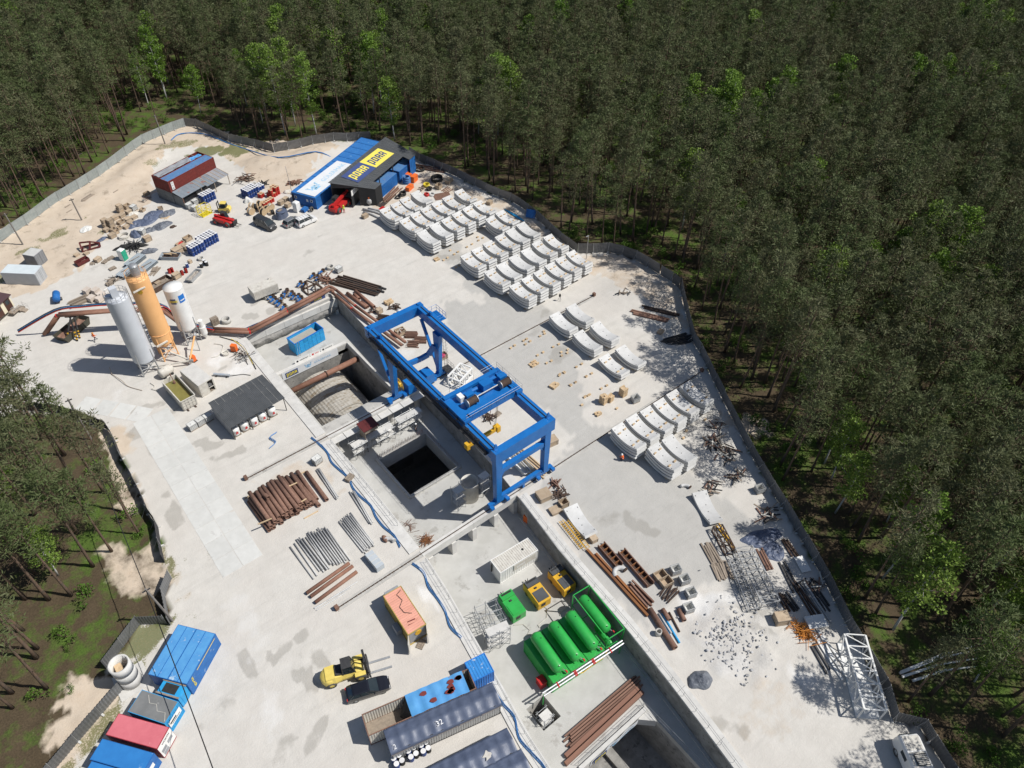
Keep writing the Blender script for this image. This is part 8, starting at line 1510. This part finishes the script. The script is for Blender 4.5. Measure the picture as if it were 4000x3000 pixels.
def tufts(mb,rg,c,rx,ry,rz,n,size,flat=.35,long=1.9):
    for _ in range(n):
        while True:
            q=Vector((rg.uniform(-1,1),rg.uniform(-1,1),rg.uniform(-1,1)))
            if .25<q.length<1: break
        p=c+Vector((q.x*rx,q.y*ry,q.z*rz)); s=size*rg.uniform(.6,1.3)
        d=(Vector((q.x,q.y,q.z*.6+.25))+Vector((rg.gauss(0,.5),rg.gauss(0,.5),rg.gauss(0,.4)))).normalized()
        u=d.cross(Vector((rg.gauss(0,1),rg.gauss(0,1),rg.gauss(0,1)))).normalized()
        a=p-d*s*.3; n0=len(mb.v)
        mb.v += [tuple(a),tuple(p+u*s*flat+d*s*.2),tuple(p+d*s*long*.6),tuple(p-u*s*flat+d*s*.2)]; mb.f.append((n0,n0+1,n0+2,n0+3))
def make_pine(k):
    rg=random.Random(100+k); H=rg.uniform(16.5,19.5); tk=MB(); bx,by=rg.uniform(-.5,.5),rg.uniform(-.5,.5)
    ax=lambda z:Vector((bx*math.sin(z/H*2.6)+.0,by*math.sin(z/H*2.2),z)); r0=rg.uniform(.15,.2)
    tk.tube([ax(H*i/9) for i in range(10)],[r0*(1.25 if i==0 else 1)*(1-.085*i) for i in range(10)],7)
    cr=MB(); base=H*rg.uniform(.50,.60); nb=rg.randint(15,19)
    for i in range(nb):
        f=i/(nb-1); z=base+(H-base)*f; a=i*2.4+rg.uniform(-.5,.5); sp=(1-f)**.65*(.62+.6*f)*3.1+.35
        if i<4: sp*=rg.uniform(.55,1.05)
        L=sp*rg.uniform(.6,1.05); o=ax(z); e=o+Vector((math.cos(a)*L,math.sin(a)*L,L*rg.uniform(.1,.4)))
        tk.tube([o,o.lerp(e,.55)+Vector((0,0,-.1)),e],[.055*(1.3-f),.035,.015],4)
        s_=.55+.65*(1-f)+.2*L
        for j in range(2):
            c=o.lerp(e,.55+.45*j)+Vector((rg.uniform(-.35,.35),rg.uniform(-.35,.35),rg.uniform(.0,.35)))
            tufts(cr,rg,c,s_*rg.uniform(.6,.95),s_*rg.uniform(.6,.95),s_*.5,38,.36,.16,1.9)
    tufts(cr,rg,ax(H)+Vector((0,0,-.3)),.55,.55,.8,50,.34,.16,1.9)
    for i in range(rg.randint(9,16)):      # dead lower branches
        z=H*rg.uniform(.2,.55); a=rg.uniform(0,6.28); L=rg.uniform(.5,1.9); o=ax(z); tk.tube([o,o+Vector((math.cos(a)*L*.6,math.sin(a)*L*.6,.05)),o+Vector((math.cos(a)*L,math.sin(a)*L,rg.uniform(-.2,.3)))],[.025,.016,.008],3)
    return tk.mesh('trunk',PINEB,True),cr.mesh('crown',NEED)
def make_birch(k):
    rg=random.Random(300+k); H=rg.uniform(14,18); tk=MB(); bx,by=rg.uniform(-.6,.6),rg.uniform(-.6,.6)
    ax=lambda z:Vector((bx*math.sin(z/H*2),by*math.sin(z/H*2),z))
    tk.tube([ax(H*i/8) for i in range(9)],[.15*(1-.105*i) for i in range(9)],6); cr=MB(); base=H*.3; nb=24
    for i in range(nb):
        f=i/(nb-1); z=base+(H*.97-base)*f; a=i*2.4+rg.uniform(-.4,.4); L=(.4+math.sin(math.pi*min(1,f*.85+.12))*2.3)*rg.uniform(.6,1.1)
        o=ax(z); e=o+Vector((math.cos(a)*L,math.sin(a)*L,L*.5)); tk.tube([o,o.lerp(e,.5),e],[.04,.025,.012],4)
        for j in range(2): tufts(cr,rg,o.lerp(e,.55+.45*j),.85,.85,.75,60,.30,.45,1.3)
    return tk.mesh('trunk',BIRB,True),cr.mesh('crown',LEAF)
def make_bush(k):
    rg=random.Random(500+k); tk=MB(); cr=MB()
    for i in range(7):
        a=rg.uniform(0,6.28); L=rg.uniform(.4,1.2); e=Vector((math.cos(a)*L,math.sin(a)*L,rg.uniform(.4,1.3))); tk.tube([(0,0,-.1),e*.5,e],[.03,.02,.01],4); tufts(cr,rg,e,.5,.5,.42,34,.2,.42,1.3)
    return tk.mesh('stem',PINEB),cr.mesh('foliage',BUSH)
PV=[make_pine(k) for k in range(7)]; BV=[make_birch(k) for k in range(4)]; UV=[make_bush(k) for k in range(4)]
VAR=PV+BV+UV
rg=random.Random(11)
yx=np.array([[p[0],p[1]] for p in YARD])
def dist_edge(x,y):
    a=yx; b=np.roll(yx,-1,0); d=b-a; t_=np.clip(((x-a[:,0])*d[:,0]+(y-a[:,1])*d[:,1])/(d**2).sum(1).clip(1e-9),0,1)
    return float(np.hypot(a[:,0]+t_*d[:,0]-x,a[:,1]+t_*d[:,1]-y).min())
def indom(x,y): return bool(inpoly(np.array([x]),np.array([y]),YARD)[0])
CLEAR=[(px(660,440),10,5.5),(px(800,470),8,4),(px(560,2350),6,7),(px(480,1760),5.5,4.5),(px(2920,1660),5,4),(px(1330,480),9,4),(px(3640,2560),4.5,4.5),(px(3250,2180),4,5),(px(300,2880),7,6),(px(1750,600),7,4),(px(-40,1500),9,7),(px(100,1450),5,5),(px(420,2560),5,5)]
EDGE_DARK=[]
cand=[]
sp=3.65
for iy in range(-20,118):
    for ix in range(-90,112):
        x=ix*sp+rg.uniform(-1.45,1.45)+(iy%2)*sp/2; y=iy*sp*.95+rg.uniform(-1.45,1.45)
        r_=math.hypot(x,y)
        if r_>345 or FW.x*x+FW.y*y<0: continue
        u,v=to_px((x,y,0)); ut,vt=to_px((x,y,17))
        if min(u,ut)>4350 or max(u,ut)<-250 or vt>3150 or v<-140: continue
        if ut<-120 and u<-120: continue
        if v>3300: continue
        if indom(x,y): continue
        d=dist_edge(x,y)
        if d<2.2: continue
        if any(((x-c.x)**2/(a*a)+(y-c.y)**2/(b*b))<1 for c,a,b in CLEAR): continue
        nn=noise.noise(Vector((x*.035,y*.035,4.2)))
        if rg.random()<.06+max(0,-nn)*.25: continue
        nb_=noise.noise(Vector((x*.045,y*.045,8.8)))+.35*noise.noise(Vector((x*.2,y*.2,1.1)))
        mid=900<u<2500 and v<520
        pb_=(.30 if nb_>.12 else .04) if mid else (.30 if nb_>.33 else .015)
        kind='birch' if rg.random()<pb_ else 'pine'
        var=rg.randrange(7) if kind=='pine' else 7+rg.randrange(4)
        cand.append((x,y,kind,var,rg.uniform(0,6.28),rg.uniform(.72,1.2)*(1 if d>4 else .92),u,v,ut,vt,d))
def vis(c): return -20<c[8]<4020 and -20<c[9]<3020 or (-20<c[6]<4020 and -20<c[7]<3020)
def size(c): return 1/math.sqrt(c[0]**2+c[1]**2+CAMH**2)*(1.0 if vis(c) else 0)*(1.15 if c[10]<9 else 1)
cand.sort(key=size,reverse=True)
pines=[c for c in cand if c[2]=='pine']; birches=[c for c in cand if c[2]=='birch']
def place(c,name):
    x,y,kind,var,rz,sc,u,v=c[:8]; z=g0(x,y)-.05
    if u<760 and v>1450: where='standing left of the black fabric fence'
    elif u<1060: where='at the wood edge behind the light grey mesh fence'
    elif v<640 and u<2300: where='in the wood behind the banner roof sheds'
    elif u>2600 and v>1900: where='over the dark fence by the lattice frames'
    else: where='beyond the fence by the segment stacks'
    if kind=='pine': lab='tall bare-trunk pine with grey-green crown '+where; cat='tree'; grp='pines '+where
    else: lab='bright green leafy birch '+where; cat='tree'; grp='birches '+where
    t_=thing(name,lab,cat,(x,y,z),rz,grp); t_.scale=(sc,sc,sc); a=R(rg.uniform(-2.2,2.2)); t_.rotation_euler=(a,R(rg.uniform(-2.2,2.2)),rz)
    link('trunk',VAR[var][0],t_); link('crown',VAR[var][1],t_); return t_
first={}
for c in pines[:300]:
    t_=place(c,'pine_tree'); first.setdefault(c[3],t_)
for c in birches[:300]:
    t_=place(c,'birch_tree'); first.setdefault(c[3],t_)
rest=pines[300:]+birches[300:]
# undergrowth shrubs along the wood edge: the nearest are things, the rest a mass
shr=[]
for _ in range(5200):
    x,y=rg.uniform(-60,150),rg.uniform(-25,215)
    if indom(x,y): continue
    d=dist_edge(x,y)
    if d<1.0 or d>45: continue
    u,v=to_px((x,y,0))
    if not(-60<u<4060 and -60<v<3060): continue
    nn=noise.noise(Vector((x*.07,y*.07,21.0)))
    if nn<.02 or (u<800 and v>1500 and rg.random()<.75): continue
    shr.append((x,y,11+rg.randrange(4),rg.uniform(0,6.28),rg.uniform(.45,1.25)))
shr.sort(key=lambda c:c[0]**2+c[1]**2)
for c in shr[:120]:
    t_=thing('shrub','low bright green shrub growing under the trees outside the fence','shrub',(c[0],c[1],-.05),c[3],'shrubs under the trees'); t_.scale=(c[4],)*3
    link('stem',VAR[c[2]][0],t_); link('foliage',VAR[c[2]][1],t_); first.setdefault(c[2],t_)
def scatter(name,pts):
    me=bpy.data.meshes.new(name); me.from_pydata([(p[0],p[1],-.05) for p in pts],[],[])
    a=me.attributes.new('vr','INT','POINT'); a.data.foreach_set('value',[p[2] for p in pts])
    a=me.attributes.new('rz','FLOAT','POINT'); a.data.foreach_set('value',[p[3] for p in pts])
    a=me.attributes.new('sc','FLOAT','POINT'); a.data.foreach_set('value',[p[4] for p in pts])
    o=link(name,me); o['kind']='stuff'
    ng=bpy.data.node_groups.new(name,'GeometryNodeTree'); ng.interface.new_socket('Geometry',in_out='INPUT',socket_type='NodeSocketGeometry'); ng.interface.new_socket('Geometry',in_out='OUTPUT',socket_type='NodeSocketGeometry')
    N=ng.nodes; Lk=ng.links.new; gi=N.new('NodeGroupInput'); go=N.new('NodeGroupOutput'); jn=N.new('GeometryNodeJoinGeometry')
    def na(nm,ty):
        n=N.new('GeometryNodeInputNamedAttribute'); n.data_type=ty; n.inputs[0].default_value=nm; return n.outputs[0]
    vr,rz,sc=na('vr','INT'),na('rz','FLOAT'),na('sc','FLOAT'); cx=N.new('ShaderNodeCombineXYZ'); Lk(rz,cx.inputs[2])
    for k in sorted(set(p[2] for p in pts)):
        cmp=N.new('FunctionNodeCompare'); cmp.data_type='INT'; cmp.operation='EQUAL'; Lk(vr,cmp.inputs[2]); cmp.inputs[3].default_value=k
        j2=N.new('GeometryNodeJoinGeometry')
        for ch in first[k].children:
            oi=N.new('GeometryNodeObjectInfo'); oi.inputs[0].default_value=ch; oi.inputs['As Instance'].default_value=True; oi.transform_space='ORIGINAL'; Lk(oi.outputs['Geometry'],j2.inputs[0])
        ip=N.new('GeometryNodeInstanceOnPoints'); Lk(gi.outputs[0],ip.inputs['Points']); Lk(cmp.outputs[0],ip.inputs['Selection']); Lk(j2.outputs[0],ip.inputs['Instance']); Lk(cx.outputs[0],ip.inputs['Rotation']); Lk(sc,ip.inputs['Scale']); Lk(ip.outputs[0],jn.inputs[0])
    Lk(jn.outputs[0],go.inputs[0]); md=o.modifiers.new('scatter','NODES'); md.node_group=ng; return o
fo=scatter('far_pine_forest',[(c[0],c[1],c[3],c[4],c[5]) for c in rest])
us=scatter('forest_undergrowth',shr[120:])
print('TREES',len(pines),len(birches),'rest',len(rest),'shrubs',len(shr), 'tris', [len(m.polygons) for v in VAR for m in v])
